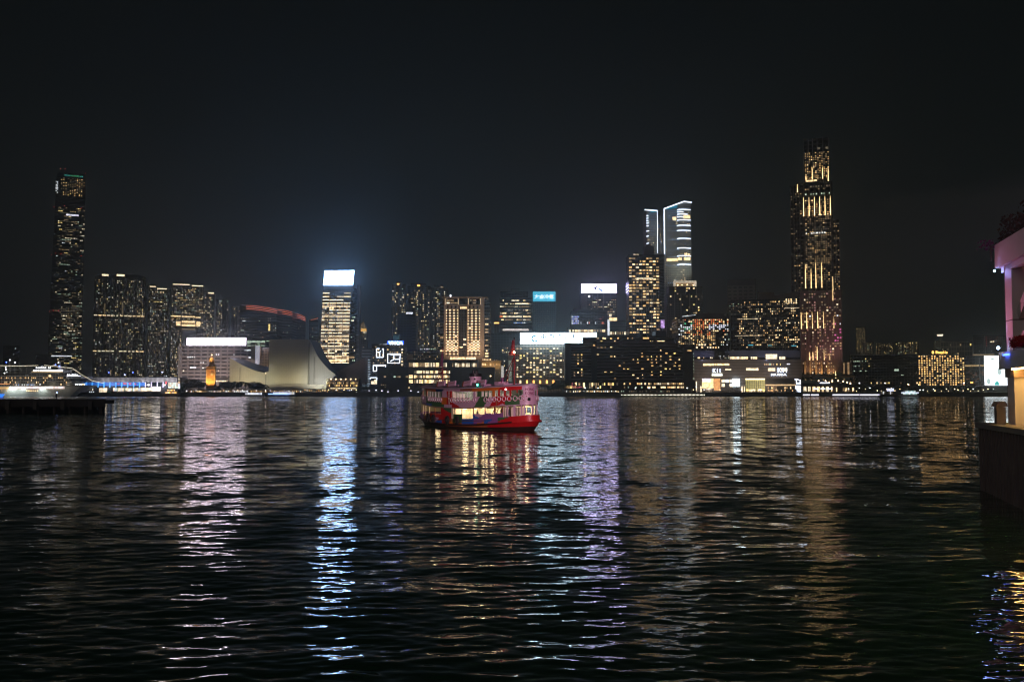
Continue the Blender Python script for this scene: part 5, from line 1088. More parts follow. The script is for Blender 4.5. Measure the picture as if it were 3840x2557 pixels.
for i in range(24):
    x = -10 + i * .95
    if -1.8 < x < .3 or 6.0 < x < 7.1: continue
    for s in (-1, 1): mb.box(x - .05, x + .05, s * 2.2 - 1.1, s * 2.2 + 1.1, z_up(x) + .1, z_up(x) + .95).box(x, x + .45, s * 2.2 - 1.1, s * 2.2 + 1.1, z_up(x) + .42, z_up(x) + .48)
mb.build('saloon_benches', mat('bench_wood', (.32, .16, .07), .5), ferry)['kind'] = 'stuff'
def plamp(x, y, z, w_, col, name='saloon_lamp'):
    l = bpy.data.lights.new(name, 'POINT'); l.energy = w_; l.color = col; l.shadow_soft_size = .45
    o = bpy.data.objects.new(name, l); COL.objects.link(o); o.parent = ferry; o.location = (x, y, z)
for s in (-1, 1):
    for x in (-7.5, -4.9, 1.9, 5.0, 7.9, 10.4): plamp(x, s * 2.9, z_up(x) - .3, 150 if x > 0 else 90, (1, .76, .40), 'deck_lamp')
    for x in (-12.5, 12.2): plamp(x, s * 2.0, z_up(x) - .35, 4, (1, .75, .45), 'deck_lamp')
for x, w_ in ((-8, 48), (-4.5, 48), (2.2, 58), (5, 58), (9.5, 34), (13, 40)): plamp(x, 0, 5.75, w_, (.88, 1, .90))
mb = MB()
for s in (-1, 1):
    for x in (1.9, 5.0, 7.9): mb.box(x - .5, x + .5, s * 3 - .06, s * 3 + .06, z_up(x) - .2, z_up(x) - .14)
mb.build('ceiling_light', emit('ferry_tube', (1, .9, .65), 2), ferry)
for x in (wf(12.6),): MB().ball((x, -half_width(x, 16.6, 4.5) - .06, z_wt(x) + .06), .12).build('side_lamp', L_WHITE, ferry)
# roof gear
fn = MB().slab([(0 + .85 * 1.0 * math.cos(a) * 1.15, 1.0 * math.sin(a)) for a in [math.radians(i * 20) for i in range(18)]], 6.6, 8.25).build('funnel', P_['pink'], ferry)
MB().slab([(0 + .85 * 1.0 * math.cos(a) * 1.16, 1.02 * math.sin(a)) for a in [math.radians(i * 20) for i in range(18)]], 8.25, 8.75).build('funnel_top', M_BLACK, fn)
mb = MB()
for dx, dy in ((-.55, 0), (-.1, -.3), (-.1, .3), (.4, 0)): mb.tube((dx, dy, 8.7), (dx, dy, 9.15), .2, .17); mb.ball((dx, dy, 9.2), .2)
mb.build('exhaust_pipe', M_BLACK, fn)
def on_funnel(sx, sz, pts, nm):
    a = -R(90) + sx; c = Vector((.98 * math.cos(a), math.sin(a) * 1.03, 7.85 + sz)); tx = Vector((-math.sin(a), math.cos(a), 0)); nrm = Vector((math.cos(a), math.sin(a), 0))
    mb = MB(); n = len(pts); mb.v = [tuple(c + tx * p + Vector((0, 0, 1)) * q) for p, q in pts]; mb.f = [tuple(range(n))]; mb.mi = [0]
    o = mb.build(nm, M_BLACK, fn); return o
on_funnel(-.12, 0, [((.26 if i % 2 == 0 else .11) * math.sin(math.pi * i / 5), (.26 if i % 2 == 0 else .11) * math.cos(math.pi * i / 5)) for i in range(10)], 'star_emblem')
on_funnel(.95, 0, [(.16 * math.cos(R(a)), .16 * math.sin(R(a))) for a in range(0, 360, 30)], 'porthole')
MB().box(3.0, 4.6, -1.3, 1.3, 6.6, 7.0).box(4.6, 7.4, -.7, .7, 6.6, 6.8).box(7.4, 8.6, -.9, .9, 6.6, 7.35).box(8.6, 11.2, -1.6, 1.6, 6.6, 7.05).build('roof_house', P_['pink'], ferry); MB().box(-9, -7.6, -1.2, 1.2, 6.6, 6.95).build('roof_hatch', P_['pink'], ferry)
MB().tube((6.5, -2.2, 6.6), (6.5, -2.2, 7.25), .22).tube((6.5, -2.2, 7.2), (6.9, -2.2, 7.35), .24).tube((7.9, .2, 7.3), (7.9, .2, 8.0), .28, .22).build('vent_cowl', P_['purple'], ferry)
def mast(x, zt, arm, lamp):
    m_ = sub(MB().tube((x, 0, 6.6), (x, 0, zt), .11, .05, 8).build('mast', mat('mast_red', (.30, .02, .025), .5), ferry))
    MB().tube((x, -.9, arm), (x, .9, arm), .05).tube((x + .0, 0, 9.3 - .9), (x - 2.3, 0, 8.6 - .9), .035).build('crossarm', mat('mast_red', (.30, .02, .025), .5), m_)
    MB().path([(x, 0, arm - .2), (x - 3.4, -.5, 6.75)], .05).path([(x, 0, arm - .2), (x - 3.4, .5, 6.75)], .05).path([(x, 0, arm), (x + 1.6, -.4, 6.75)], .03).path([(x - 1.3, -.2, 9.0), (x, 0, 9.0)], .05).build('stay', mat('mast_red', (.30, .02, .025), .5), m_)
    MB().ball((x, 0, zt), .12).build('truck', M_BLACK, m_)
    if lamp: MB().ball((x + .2, -.15, arm + .42), .16).build('masthead_lamp', emit('lamp_mast', (1, .62, .3), 28), m_)
    return m_
mast(11.7, 13.9, 11.35, True); mast(-11.2, 13.5, 9.6, False)
for x, zb, zt, nm in ((11.6, 11.5, 13.6, 'red flag drooping furled on the ferry fore mast'), (-11.0, 10.1, 12.3, 'pink flag drooping furled on the ferry aft mast')):
    mb = MB(); n = 9; rr = random.Random(int(zb))
    cols = [(x - .06 - .45 * (i / n) ** .7 * (.7 + .6 * rr.random()), -.12 - .32 * (i / n) * (.6 + .8 * rr.random()), zt - (zt - zb) * i / n) for i in range(n + 1)]
    for a, c in zip(cols, cols[1:]):
        mb.quad((x, -.04, a[2]), a, c, (x, -.04, c[2])); mb.quad(a, (x - .1, .25 * (a[1] + .12) - .3, a[2]), (x - .1, .25 * (c[1] + .12) - .3, c[2]), c)
    o = mb.build('flag', mat('flag_red', (.20, .02, .03), .8) if x > 0 else mat('flag_pink', (.20, .07, .13), .8), None, off=(0, 0, 0)); s = o.modifiers.new('t', 'SOLIDIFY'); s.thickness = .02
    o.location = (FX, FY, 0); o.rotation_euler = (0, 0, FRZ); tag(o, nm, 'flag')
for x in (-4.4, -.6, 4.2, 7.9):
    M4 = Matrix.Translation((x, -half_width(x, 16.6, 4.5) + .5, z_rf(x) + .78)) @ Matrix.Rotation(R(-4), 4, 'Y') @ Matrix.Rotation(R(-14), 4, 'X')
    lf = thing('life_float', {-4.4: 'pink slatted life float on the ferry roof, aftmost', -.6: 'pink slatted life float on the ferry roof, left of the funnel', 4.2: 'pink slatted life float on the ferry roof, right of the funnel', 7.9: 'pink slatted life float on the ferry roof, beside the green lamp'}[x], 'life float', (FX, FY, 0), 'life floats on the ferry roof', FRZ)
    MB().box(-1.05, 1.2, -.12, .12, -.4, .4, 0, M4).build('float', P_['pink'], lf)
    MB().box(-1.4, -1.05, -.14, .14, -.42, .42, 0, M4).build('strap', P_['rust'], lf)
    mb = MB()
    for i in range(5): mb.path([M4 @ Vector((-.8 + .34 * i, -.13, .16)), M4 @ Vector((-.63 + .34 * i, -.13, .02)), M4 @ Vector((-.46 + .34 * i, -.13, .16))], .02, 4)
    mb.build('grab_line', P_['rust'], lf)
g = thing('navigation_light', 'green navigation lamp in a black box on the ferry roof edge', 'lamp', (FX, FY, 0), rz=FRZ)
yy = -half_width(7.7, 16.6, 4.5) - .1
MB().box(7.4, 8.0, yy + .1, yy + .5, 6.3, 7.15).build('screen_box', mat('lamp_box_teal', (.01, .06, .06), .5), g); MB().ball((7.7, yy, 6.85), .13).build('lens', emit('lamp_green_nav', (.1, 1, .62), 16), g)
# lettering on the side and the bow quarter
def side_text(name, string, x0, x1, zc, h, m, off=.05, vertical=False):
    cu = bpy.data.curves.new('lettering', 'FONT'); cu.body = string; cu.extrude = .01
    if not vertical: cu.offset = .01
    ob = bpy.data.objects.new('lettering', cu); COL.objects.link(ob); bpy.context.view_layer.update()
    me = bpy.data.meshes.new_from_object(ob.evaluated_get(bpy.context.evaluated_depsgraph_get())); bpy.data.objects.remove(ob)
    co = np.empty(len(me.vertices) * 3); me.vertices.foreach_get('co', co); co = co.reshape(-1, 3); lo, hi = co.min(0), co.max(0)
    t = (co - lo) / np.maximum(hi - lo, 1e-6)
    u0, u1 = (R(x0), R(x1)) if not vertical else [next(u for u in US if plan(u, 16.6, 4.5)[0] <= x) for x in (wf(x0), wf(x1))]
    out = []
    for a, c, e in t:
        u = u0 + (u1 - u0) * a; x, y = plan(u, 16.6 + off + e * .02, 4.5 + off + e * .02); out.append((x, -y, zc - h / 2 + h * c))
    me.vertices.foreach_set('co', np.array(out).ravel()); me.materials.clear(); me.materials.append(m); me.update()
    o = bpy.data.objects.new(name, me); COL.objects.link(o); o.parent = ferry; return o
MG = mat('letter_magenta', (.24, .004, .09), .5)
side_text('letters', 'HONG', 12.3, -3.2, 6.18, .42, MG); side_text('letters', 'KONG', 12.3, -3.2, 5.62, .42, MG); side_text('letters', "ASIA'S WORLD CITY", 12, -2.8, 5.27, .09, MG)
for i, ch in enumerate('天星小輪公司'): side_text('letters', ch, -1.72, -1.30, 5.85 - i * .37, .3, mat('letter_cream', (.85, .8, .62), .5), vertical=True)
MB().tube((-.5, -4.56, 3.5), (-.5, -4.56, 6.3), .03).build('rain_pipe', M_STEEL, ferry)
a_ = thing('anchor', 'small pale anchor hung on the ferry bow', 'anchor', (FX, FY, 0), rz=FRZ)
MB().path([(16.1, -.75, 1.25), (15.8, -.95, .8), (15.75, -.75, .5), (15.95, -.5, .8), (16.2, -.4, 1.25)], .07).build('anchor_body', M_STEEL, a_)
MB().box(16.5, 16.66, -.75, -.35, 4.5, 4.95, 0).build('scuttle', M_BLACK, ferry)
# rails and stair inside
mb = MB()
for s in (-1, 1):
    for k in range(3):
        pts = [(x, s * (half_width(x, 16.6, 4.5) - .12), z_up(x) + .75 + k * .28) for x in [-9.6 + i * .6 for i in range(11)]]; mb.path(pts, .02, 5)
        pts = [(x, s * (half_width(x, 16.6, 4.5) - .12), z_dk(x) + .35 + k * .3) for x in [3.6 + i * .7 for i in range(5)]]; mb.path(pts, .02, 5)
mb.build('side_rail', mat('ferry_post_white', (.8, .8, .76)), ferry)
mb = MB()
for i in range(8): mb.box(9.8 + i * .16, 10.0 + i * .16, -3.1, -2.4, 1.7 + i * .22, 1.75 + i * .22)
mb.tube((9.8, -3.12, 1.6), (11.2, -3.12, 3.5), .05).tube((9.8, -2.4, 1.6), (11.2, -2.4, 3.5), .05).build('stair', M_BLACK, ferry)
# life rings, tyre fenders
MR = [mat('ring_white', (.80, .70, .76), .5, noise=.05), mat('ring_red', (.5, .06, .1), .5)]
ring0 = None
for side in (-1, 1):
    for x in [wf(q) for q in [15.6, 15.05, 14.2, 13.25, 12.3, 11.35, 10.4, 9.42, 8.5, 5.85, 4.3, 3.5, 2.65, 1.8, .95, .1, -.6, -4.2, -5.0, -5.8, -6.6, -7.4, -8.2, -9.0, -12.6, -13.6, -14.4]]:
        y = half_width(x, 16.6, 4.5); h = 1e-3; dy = (half_width(x + h, 16.6, 4.5) - half_width(x - h, 16.6, 4.5)) / (2 * h)
        nrm = Vector((-dy, 1)).normalized(); px, py = x + nrm.x * .1, (y + nrm.y * .1) * side
        ang = math.atan2(nrm.y * side, nrm.x)
        if ring0 is None:
            ring0 = MB().torus((0, 0, 0), (1, 0, 0), .34, .075, 20, 8, lambda i: 1 if i % 5 == 0 else 0).build('life_ring', MR, None, (0, 0, 0), True); o = ring0
        else: o = ring0.copy(); COL.objects.link(o)
        o.location = floc(px, py, z_bt(x) - .42); o.rotation_euler = (0, 0, FRZ + ang)
        tag(o, 'pale life ring in the row hung along the ferry upper deck side', 'life ring', 'life rings along the ferry upper deck')
ty0 = None
for x in (-8.3, -5.9, -.6, 2.5):
    for side in (-1, 1):
        y = (half_width(x, 16.6, 4.5) + .32) * side
        if ty0 is None: ty0 = MB().torus((0, 0, 0), (0, 1, 0), .36, .2, 18, 8).build('tyre_fender', mat('black_rubber', (.012, .011, .011), .8), None, (0, 0, 0), True); o = ty0
        else: o = ty0.copy(); COL.objects.link(o)
        o.location = floc(x, y, z_top(x) - .22); o.rotation_euler = (0, 0, FRZ); o.scale = (1, 1, 1.25)
        tag(o, 'black tyre fender hung in the row along the ferry hull side', 'fender', 'tyre fenders along the ferry hull')

# people: one continuous skinned body each
def figure(name, pts, edges, rad, mats, split):
    me = bpy.data.meshes.new(name); me.from_pydata(pts, edges, []); o = bpy.data.objects.new(name, me); COL.objects.link(o)
    sk = o.modifiers.new('skin', 'SKIN'); sb = o.modifiers.new('sub', 'SUBSURF'); sb.levels = 1; sb.render_levels = 1
    for v, r in zip(me.skin_vertices[0].data, rad): v.radius = (r, r * .8)
    me.skin_vertices[0].data[0].use_root = True
    bpy.context.view_layer.update()
    m2 = bpy.data.meshes.new_from_object(o.evaluated_get(bpy.context.evaluated_depsgraph_get())); bpy.data.objects.remove(o)
    m2.materials.clear()
    for m in mats: m2.materials.append(m)
    for p in m2.polygons: p.use_smooth = True; p.material_index = split(p.center)
    return m2
SKIN = mat('skin', (.42, .25, .17), .6); HAIR = mat('hair_black', (.01, .009, .008), .5)
def seated(c):
    P = [(0, 0, .46), (0, 0, .72), (0, 0, .98), (0.01, 0, 1.10), (.03, 0, 1.22), (.03, 0, 1.32), (.02, -.19, 1.0), (.12, -.24, .74), (.32, -.17, .64), (.02, .19, 1.0), (.12, .24, .74), (.32, .17, .64), (.42, -.11, .48), (.46, -.11, .06), (.58, -.11, .02), (.42, .11, .48), (.46, .11, .06), (.58, .11, .02)]
    E = [(0, 1), (1, 2), (2, 3), (3, 4), (4, 5), (2, 6), (6, 7), (7, 8), (2, 9), (9, 10), (10, 11), (0, 12), (12, 13), (13, 14), (0, 15), (15, 16), (16, 17)]
    Rr = [.16, .15, .15, .055, .095, .08, .065, .05, .04, .065, .05, .04, .085, .055, .05, .085, .055, .05]
    return figure('person', P, E, Rr, [c, SKIN, HAIR], lambda q: 2 if q.z > 1.27 or (q.z > 1.14 and q.x < 0) else (1 if q.z > 1.08 else 0))
def standing(c):
    P = [(0, 0, .92), (0, 0, 1.15), (0, 0, 1.40), (0, 0, 1.51), (.02, 0, 1.62), (.02, 0, 1.71), (0, -.20, 1.40), (.02, -.25, 1.12), (.14, -.22, .92), (0, .20, 1.40), (.02, .25, 1.12), (.14, .22, .92), (.02, -.10, .5), (0, -.11, .08), (.12, -.11, .03), (-.03, .10, .5), (-.05, .11, .08), (.07, .11, .03)]
    E = [(0, 1), (1, 2), (2, 3), (3, 4), (4, 5), (2, 6), (6, 7), (7, 8), (2, 9), (9, 10), (10, 11), (0, 12), (12, 13), (13, 14), (0, 15), (15, 16), (16, 17)]
    Rr = [.15, .14, .15, .055, .095, .08, .065, .05, .04, .065, .05, .04, .075, .055, .05, .075, .055, .05]
    return figure('person', P, E, Rr, [c, SKIN, HAIR], lambda q: 2 if q.z > 1.66 or (q.z > 1.54 and q.x < 0) else (1 if q.z > 1.49 else 0))
CL = [mat('cloth_black', (.02, .02, .022)), mat('cloth_grey', (.16, .16, .17)), mat('cloth_white', (.6, .6, .58)), mat('cloth_navy', (.03, .04, .09))]
SE = [seated(c) for c in CL]; SD = [standing(c) for c in CL]
rr = random.Random(8)
seats = [(-8.8, 2.7), (-7.9, 3.0), (-7.0, 3.1), (-6.0, 2.9), (-5.0, 3.1), (-4.1, 2.9), (.9, 3.2), (1.9, 2.6), (2.9, 3.2), (3.9, 2.8), (4.9, 3.1), (5.7, 2.7), (11.7, 2.4), (13.6, 1.4)]
CN = ('black', 'grey', 'white', 'navy')
SPOT = ('in the ferry stern saloon', 'in the ferry middle saloon', 'in the ferry bow saloon')
for i, (x, y) in enumerate(seats):
    k = i % 4; o = bpy.data.objects.new('person', SE[k]); COL.objects.link(o); o.location = floc(x, -y, z_up(x) + .12); o.rotation_euler = (0, 0, FRZ + (0 if i % 3 else R(180)))
    q = 0 if x < -3 else (1 if x < 6 else 2)
    tag(o, f'seated passenger in {CN[k]} clothing on an upper deck bench {SPOT[q]}', 'person', f'seated passengers in {CN[k]} {SPOT[q]}')
for i, (x, y, d, where) in enumerate(((5.3, 2.7, -90, 'at the lower deck doorway'), (12.2, 2.6, 20, 'beside the lower deck stair'), (13.4, 2.0, 60, 'on the lower fore deck'))):
    o = bpy.data.objects.new('person', SD[(0, 1, 3)[i]]); COL.objects.link(o); o.location = floc(x, -y, z_dk(x) + .02); o.rotation_euler = (0, 0, FRZ + R(d))
    tag(o, f'standing person in {("black", "grey", "navy")[i]} clothing {where} of the ferry', 'person')

# =================================================================== pier on the right
M_PAINT = mat('pier_white_paint', (.66, .60, .60), .55, noise=.10, nscale=.9, bump=.1); M_TIMBER = mat('fender_timber', (.13, .10, .10), .8, noise=.4, nscale=1.2); M_GAP = mat('joint_dark', (.06, .05, .05), .8)
pier = thing('pier_building', 'two storey white pier building with columns, slanted braces and coloured floodlights at the right edge', 'pier', (29, 54, 0))
e1 = Vector((-.26, -1.0, 0)).normalized(); e2 = Vector((1.0, -.26, 0)).normalized()     # along the quay toward the camera; inland
PO = Vector((28.5, 56.8, 0))                                                               # outer corner of the deck
def PM(): return Matrix(((e1.x, e2.x, 0, PO.x), (e1.y, e2.y, 0, PO.y), (0, 0, 1, 0), (0, 0, 0, 1)))
PMx = PM()
def pbox(name, a0, a1, c0, c1, z0, z1, m, parent=None): return MB().box(a0, a1, c0, c1, z0, z1, 0, PMx).build(name, m, parent or pier)
pd = sub(pbox('deck', 0.3, 46, .3, 18, 3.5, 4.05, mat('pier_deck', (.30, .26, .22), .7)))
wall = pbox('fender_wall', .0, 46, .0, .25, -1.2, 3.6, M_BLACK); pbox('fender_wall', -.05, .2, .25, 18, -1.2, 3.6, M_BLACK)
for i in range(60): pbox('fender_pile', .15 + i * .62, .42 + i * .62, -.22, 0, -1.2, 3.75 - (i == 0) * .0, M_TIMBER)
for i in range(8): pbox('fender_pile', -.3, -.06, .2 + i * .8, .5 + i * .8, -1.2, 3.75, M_TIMBER)
pbox('cap_beam', -.35, 46, -.3, .3, 3.75, 4.05, mat('cap_grey', (.15, .14, .13), .7)); pbox('cap_beam', -.36, .29, .31, 18, 3.75, 4.05, mat('cap_grey', (.15, .14, .13), .7))
bo = thing('mooring_post', 'dark timber mooring post with a sloped cap at the pier corner', 'post', tuple(PMx @ Vector((1.9, .35, 4.05))))
OFFS[bo.name] = Vector(bo.location)
MB().box(1.72, 2.3, .31, .8, 4.05, 5.05, 0, PMx).build('post', M_TIMBER, bo); MB().prism([(-.36, 0), (.36, 0), (.2, .3), (-.2, .3)], -.3, .3).build('cap', M_TIMBER, bo, off=(-(PMx @ Vector((2, .55, 5.06)) - bo.location).x, -(PMx @ Vector((2, .55, 5.06)) - bo.location).y, -(5.06 - 4.05)))
for k in range(5):
    a = 2.2 + k * 9.2
    c_ = sub(pbox('column', a, a + 1.5, .95, 1.85, 4.05, 13.3, M_PAINT))
    pbox('joint', a - .012, a + 1.512, .938, 1.862, 10.0, 10.05, M_GAP, c_); pbox('joint', a + .012, a + .04, .935, 1.865, 4.1, 13.3, M_GAP, c_)
    pbox('edge_strip', a - .1, a, 1.0, 1.8, 4.1, 13.3, mat('edge_grey', (.35, .33, .33), .5), c_)
    mb = MB()
    for (a0, z0_), (a1, z1_) in (((a + 1.5, 10.3), (a + 4.9, 13.3)), ((a + 1.5, 8.6), (a + 5.0, 10.6))):
        p, q = PMx @ Vector((a0, 1.5, z0_)), PMx @ Vector((a1, 1.9, z1_)); d = (q - p); L = d.length; M4 = Matrix.Translation(p) @ d.to_track_quat('X', 'Z').to_matrix().to_4x4(); mb.box(0, L, -.3, .3, -.28, .28, 0, M4)
    mb.build('brace', M_PAINT, pier)
# columns stand on the deck edge that runs across the picture as well
for k in range(3):
    c2 = 5.4 + k * 4.4
    sub(pbox('column', 2.2, 3.4, c2, c2 + 1.1, 4.05, 13.3, M_PAINT))
mb = MB()
for c0, z0_, c1, z1_ in ((2.16, 9.6, 3.6, 13.2), (2.16, 8.4, 4.4, 10.8), (3.4, 11.6, 5.4, 10.2)):
    p, q = PMx @ Vector((2.5, c0, z0_)), PMx @ Vector((2.7, c1, z1_)); d = q - p; M4 = Matrix.Translation(p) @ d.to_track_quat('X', 'Z').to_matrix().to_4x4(); mb.box(0, d.length, -.22, .22, -.3, .3, 0, M4)
mb.build('brace', M_PAINT, pier)
pbox('roof_beam', .9, 46, .75, 2.4, 13.3, 14.7, M_PAINT); pbox('roof_beam', .9, 2.9, 2.41, 18, 13.3, 14.7, M_PAINT); pbox('roof_slab', 2.95, 46, 2.45, 18, 13.9, 14.3, M_PAINT)
pbox('soffit_step', 1.5, 46, .95, 2.2, 12.95, 13.29, M_PAINT)
pbox('floor_slab', 1.2, 46, .75, 2.0, 7.25, 8.25, M_PAINT); pbox('floor_slab', 1.2, 2.0, 2.01, 18, 7.25, 8.25, M_PAINT); pbox('floor_slab', 2.02, 46, 2.02, 18, 7.5, 7.9, M_PAINT)
pbox('beam_end', 1.9, 3.9, .9, 2.3, 6.75, 7.24, mat('beam_brown', (.34, .22, .17), .6))
pbox('back_wall', 6.5, 46, 6.5, 6.8, 4.06, 7.45, mat('pier_inner_wall', (.55, .42, .26), .6)); pbox('back_wall', 7.6, 7.9, 2.6, 6.4, 4.06, 7.45, mat('pier_inner_wall', (.55, .42, .26), .6))
pbox('door_frame', 4.2, 4.4, 1.9, 2.05, 4.06, 7.2, mat('frame_brown', (.20, .10, .06), .5)); pbox('door_frame', 4.2, 4.4, 3.4, 3.55, 4.06, 7.2, mat('frame_brown', (.20, .10, .06), .5)); pbox('kiosk', 4.8, 6.4, 2.2, 4.4, 4.06, 6.1, mat('kiosk_dark', (.05, .035, .03), .5)); pbox('bench', 4.4, 4.75, 2.2, 4.2, 4.4, 4.55, mat('bench_brown', (.3, .2, .1)))
for k in range(5):
    for s_, cc in ((0, 2.9), (1, 5.0)):
        a = 4.6 + k * 9.2; MB().ball(tuple(PMx @ Vector((a, cc, 7.28))), .13).build('ceiling_lamp', emit('pier_bulb', (1, .80, .45), 26), pier)
        l = bpy.data.lights.new('pier_ceiling_lamp', 'POINT'); l.energy = 120; l.color = (1, .56, .11); l.shadow_soft_size = .15
        o = bpy.data.objects.new('pier_ceiling_lamp', l); COL.objects.link(o); o.location = PMx @ Vector((a, cc, 6.95))
MB().ball(tuple(PMx @ Vector((1.7, 1.98, 7.06))), .13).build('ceiling_lamp', emit('pier_bulb_near', (1, .74, .36), 60), pier)
pbox('soffit_strip', 3.8, 7.2, .80, .94, 7.17, 7.235, emit('soffit_warm', (1, .62, .18), 40))
for k in range(9):
    a = 3.2 + k * 4.6; MB().box(a - .5, a + .5, .62, .74, 8.0, 8.1, 0, PMx).build('led_strip', emit('led_blue', (.05, .12, 1), 7), pier)
    if k > 0: MB().box(a + 2 - .9, a + 2 + .9, 1.0, 1.3, 7.17, 7.23, 0, PMx).build('soffit_strip', emit('soffit_warm', (1, .62, .18), 40), pier)
MB().ball(tuple(PMx @ Vector((1.0, .7, 13.15))), .06).build('corner_lamp', emit('lamp_blue_white', (.35, .55, 1), 22), pier); MB().ball(tuple(PMx @ Vector((1.75, .62, 8.5))), .09).build('flood_lamp', emit('flood_blue_white', (.45, .62, 1), 30), pier)
def prl(name, a, c, z, ta, tcx, tz, p, col, ang, size=.15): return flood(name, tuple(PMx @ Vector((a, c, z))), tuple(PMx @ Vector((ta, tcx, tz))), p, col, ang, .8, size)
prl('column_floodlight', 1.75, .55, 8.5, 2.2, 1.2, 11.5, 120, (.35, .45, 1), 75); prl('beam_floodlight', 1.0, .55, 13.0, 6, .75, 13.9, 60, (.25, .35, 1), 100)
prl('column_floodlight', -5.0, -4.5, 9.5, 2.2, 1.5, 11.6, 1500, (1, .26, .42), 46, .4); prl('column_floodlight', 8.5, 3.0, 8.6, 3.6, 2.0, 10.5, 200, (1, .4, .4), 120, .3)
flood('assumed_ferry_spot', tuple(PMx @ Vector((30, -1.2, 13.0))), (-3, 147, 3.5), 270000, (1, .60, .70), 27, .5, .6)  # assumed spot added out of view to light the ferry, no fitting built
# planting
def leaf_mass(name, n, fn, m, seed, size=.12, parent=None, off=(0, 0, 0)):
    rr = random.Random(seed); mb = MB()
    for _ in range(n):
        c = Vector(fn(rr)); d = Vector((rr.gauss(0, 1), rr.gauss(0, 1), rr.gauss(0, .7))).normalized(); u = d.orthogonal().normalized(); v = d.cross(u); s = size * rr.uniform(.6, 1.5)
        mb.quad(tuple(c - u * s - v * s * .4), tuple(c + u * s - v * s * .4), tuple(c + u * s * .6 + v * s * .5), tuple(c - u * s * .5 + v * s * .5))
    return mb.build(name, m, parent, off)
fb = thing('flower_box', 'planter of dark red flowers on the pier first floor ledge', 'planter', tuple(PMx @ Vector((4, 1.4, 8.25)))); ob_ = Vector(fb.location)
MB().box(2.6 + 1.2, 12, .9, 1.5, 8.26, 8.5, 0, PMx).box(2.05, 2.2, 2.4, 9, 8.26, 8.5, 0, PMx).build('trough', M_DARK, fb, off=ob_)
leaf_mass('flowers', 1500, lambda r: PMx @ Vector((r.uniform(3.7, 12), r.uniform(.7, 1.6), 8.45 + r.random() ** 1.5 * .55)), mat('flower_red', (.38, .012, .03), .7, noise=.5, nscale=4), 3, .09, fb, ob_); leaf_mass('flowers', 1100, lambda r: PMx @ Vector((r.uniform(1.7, 2.3), r.uniform(2.3, 8), 8.45 + r.random() ** 1.5 * .55)), mat('flower_red', (.38, .012, .03)), 4, .09, fb, ob_)
rs = thing('roof_planting', 'dark brown shrubs growing along the pier roof edge', 'shrub', tuple(PMx @ Vector((3, 2, 14.7)))); ob_ = Vector(rs.location)
leaf_mass('leaves', 4200, lambda r: PMx @ Vector((1.2 + 30 * r.random() ** 1.6, r.uniform(.9, 4.2), 14.7 + r.random() * (.7 + .9 * abs(math.sin(r.random() * 9)))) ), mat('shrub_dark', (.060, .018, .012), .8, noise=.5, nscale=2), 5, .11, rs, ob_)
leaf_mass('flowers', 90, lambda r: PMx @ Vector((r.gauss(.75, .2), r.gauss(.5, .25), 14.75 + r.gauss(0, .15))), mat('flower_magenta', (.30, .03, .22), .7), 6, .07, rs, ob_)
MB().tube(tuple(PMx @ Vector((.75, .6, 13.8))), tuple(PMx @ Vector((.75, .6, 14.7))), .06).build('stem', M_TIMBER, rs, off=ob_)
prl('planting_lamp', -.5, -.8, 14.0, .7, .5, 14.8, 6, (.9, .25, .9), 60)
# =================================================================== dark quay on the left
q = thing('concrete_jetty', 'long dark concrete jetty on stout legs at the left edge', 'jetty', (-125, 250, 0)); oq = Vector(q.location); MJ = mat('jetty_concrete', (.06, .048, .044), .85, noise=.4, nscale=.5)
MB().box(-190, -108, 248, 254, 2.5, 3.45).build('deck', MJ, q); MB().box(-190, -107.8, 247.5, 247.98, 1.7, 3.4).build('fascia_beam', MJ, q); MB().box(-190, -107.8, 247.6, 248.2, 3.45, 3.75).build('kerb', MJ, q); MB().box(-190, -109.2, 250.5, 251, -1.5, 2.49).build('back_wall', M_BLACK, q)
for i in range(20): MB().tube((-109.2 - i * 4.1, 248.7, -1.5), (-109.2 - i * 4.1, 248.7, 2.51), .5, None, 10).build('leg', mat('jetty_leg', (.13, .10, .10), .85), q)
for i in range(11): MB().box(-112 - i * 7.3, -111 - i * 7.3, 247.1, 247.5, .9, 3.2).build('fender', mat('fender_rubber', (.11, .095, .085), .8), q)
o = bpy.data.objects.new('person', SD[3]); COL.objects.link(o); o.location = (xw(211, 1485, 251), 251, 3.45); o.rotation_euler = (0, 0, R(-100)); tag(o, 'standing person in navy clothing alone on the dark jetty', 'person')
s = thing('lamp_post', 'short lamp post with a blue lamp on the dark jetty', 'street lamp', (xw(213, 1480, 252), 252, 3.45)); MB().tube((s.location[0], 252, 3.45), (s.location[0], 252, 5.3), .06).build('post', M_POST, s); MB().ball((s.location[0], 252, 5.4), .17).build('lamp', emit('lamp_blue_small', (.3, .4, 1), 7), s)

# =================================================================== cruise ship and terminal
YS = 900
cs = thing('cruise_ship', 'big cruise ship strung with lamps, moored at the far left', 'cruise ship', (xw(120, 1480, YS), YS, 0)); kS = sc(1440, YS) / F
SX = lambda p: (p - 1920) * kS; SZ = lambda p: zw(p, YS)
M_SHIP = mat('ship_white', (.62, .63, .62), .45, noise=.08); M_SHIPD = mat('ship_balcony_dark', (.05, .05, .055), .4)
def sbox(name, x0, y0, x1, y1, m, pr=0.0, d=26.0, parent=None): return MB().box(SX(x0), SX(x1), YS - pr, YS - pr + d, SZ(y1), SZ(y0)).build(name, m, parent or cs)
MB().prism([(SX(-260), SZ(1489)), (SX(262), SZ(1489)), (SX(284), SZ(1466)), (SX(306), SZ(1449)), (SX(322), SZ(1444)), (SX(318), SZ(1447)), (SX(-260), SZ(1447))][:6] + [(SX(-260), SZ(1447))], YS, YS + 27).build('hull', M_SHIP, cs)
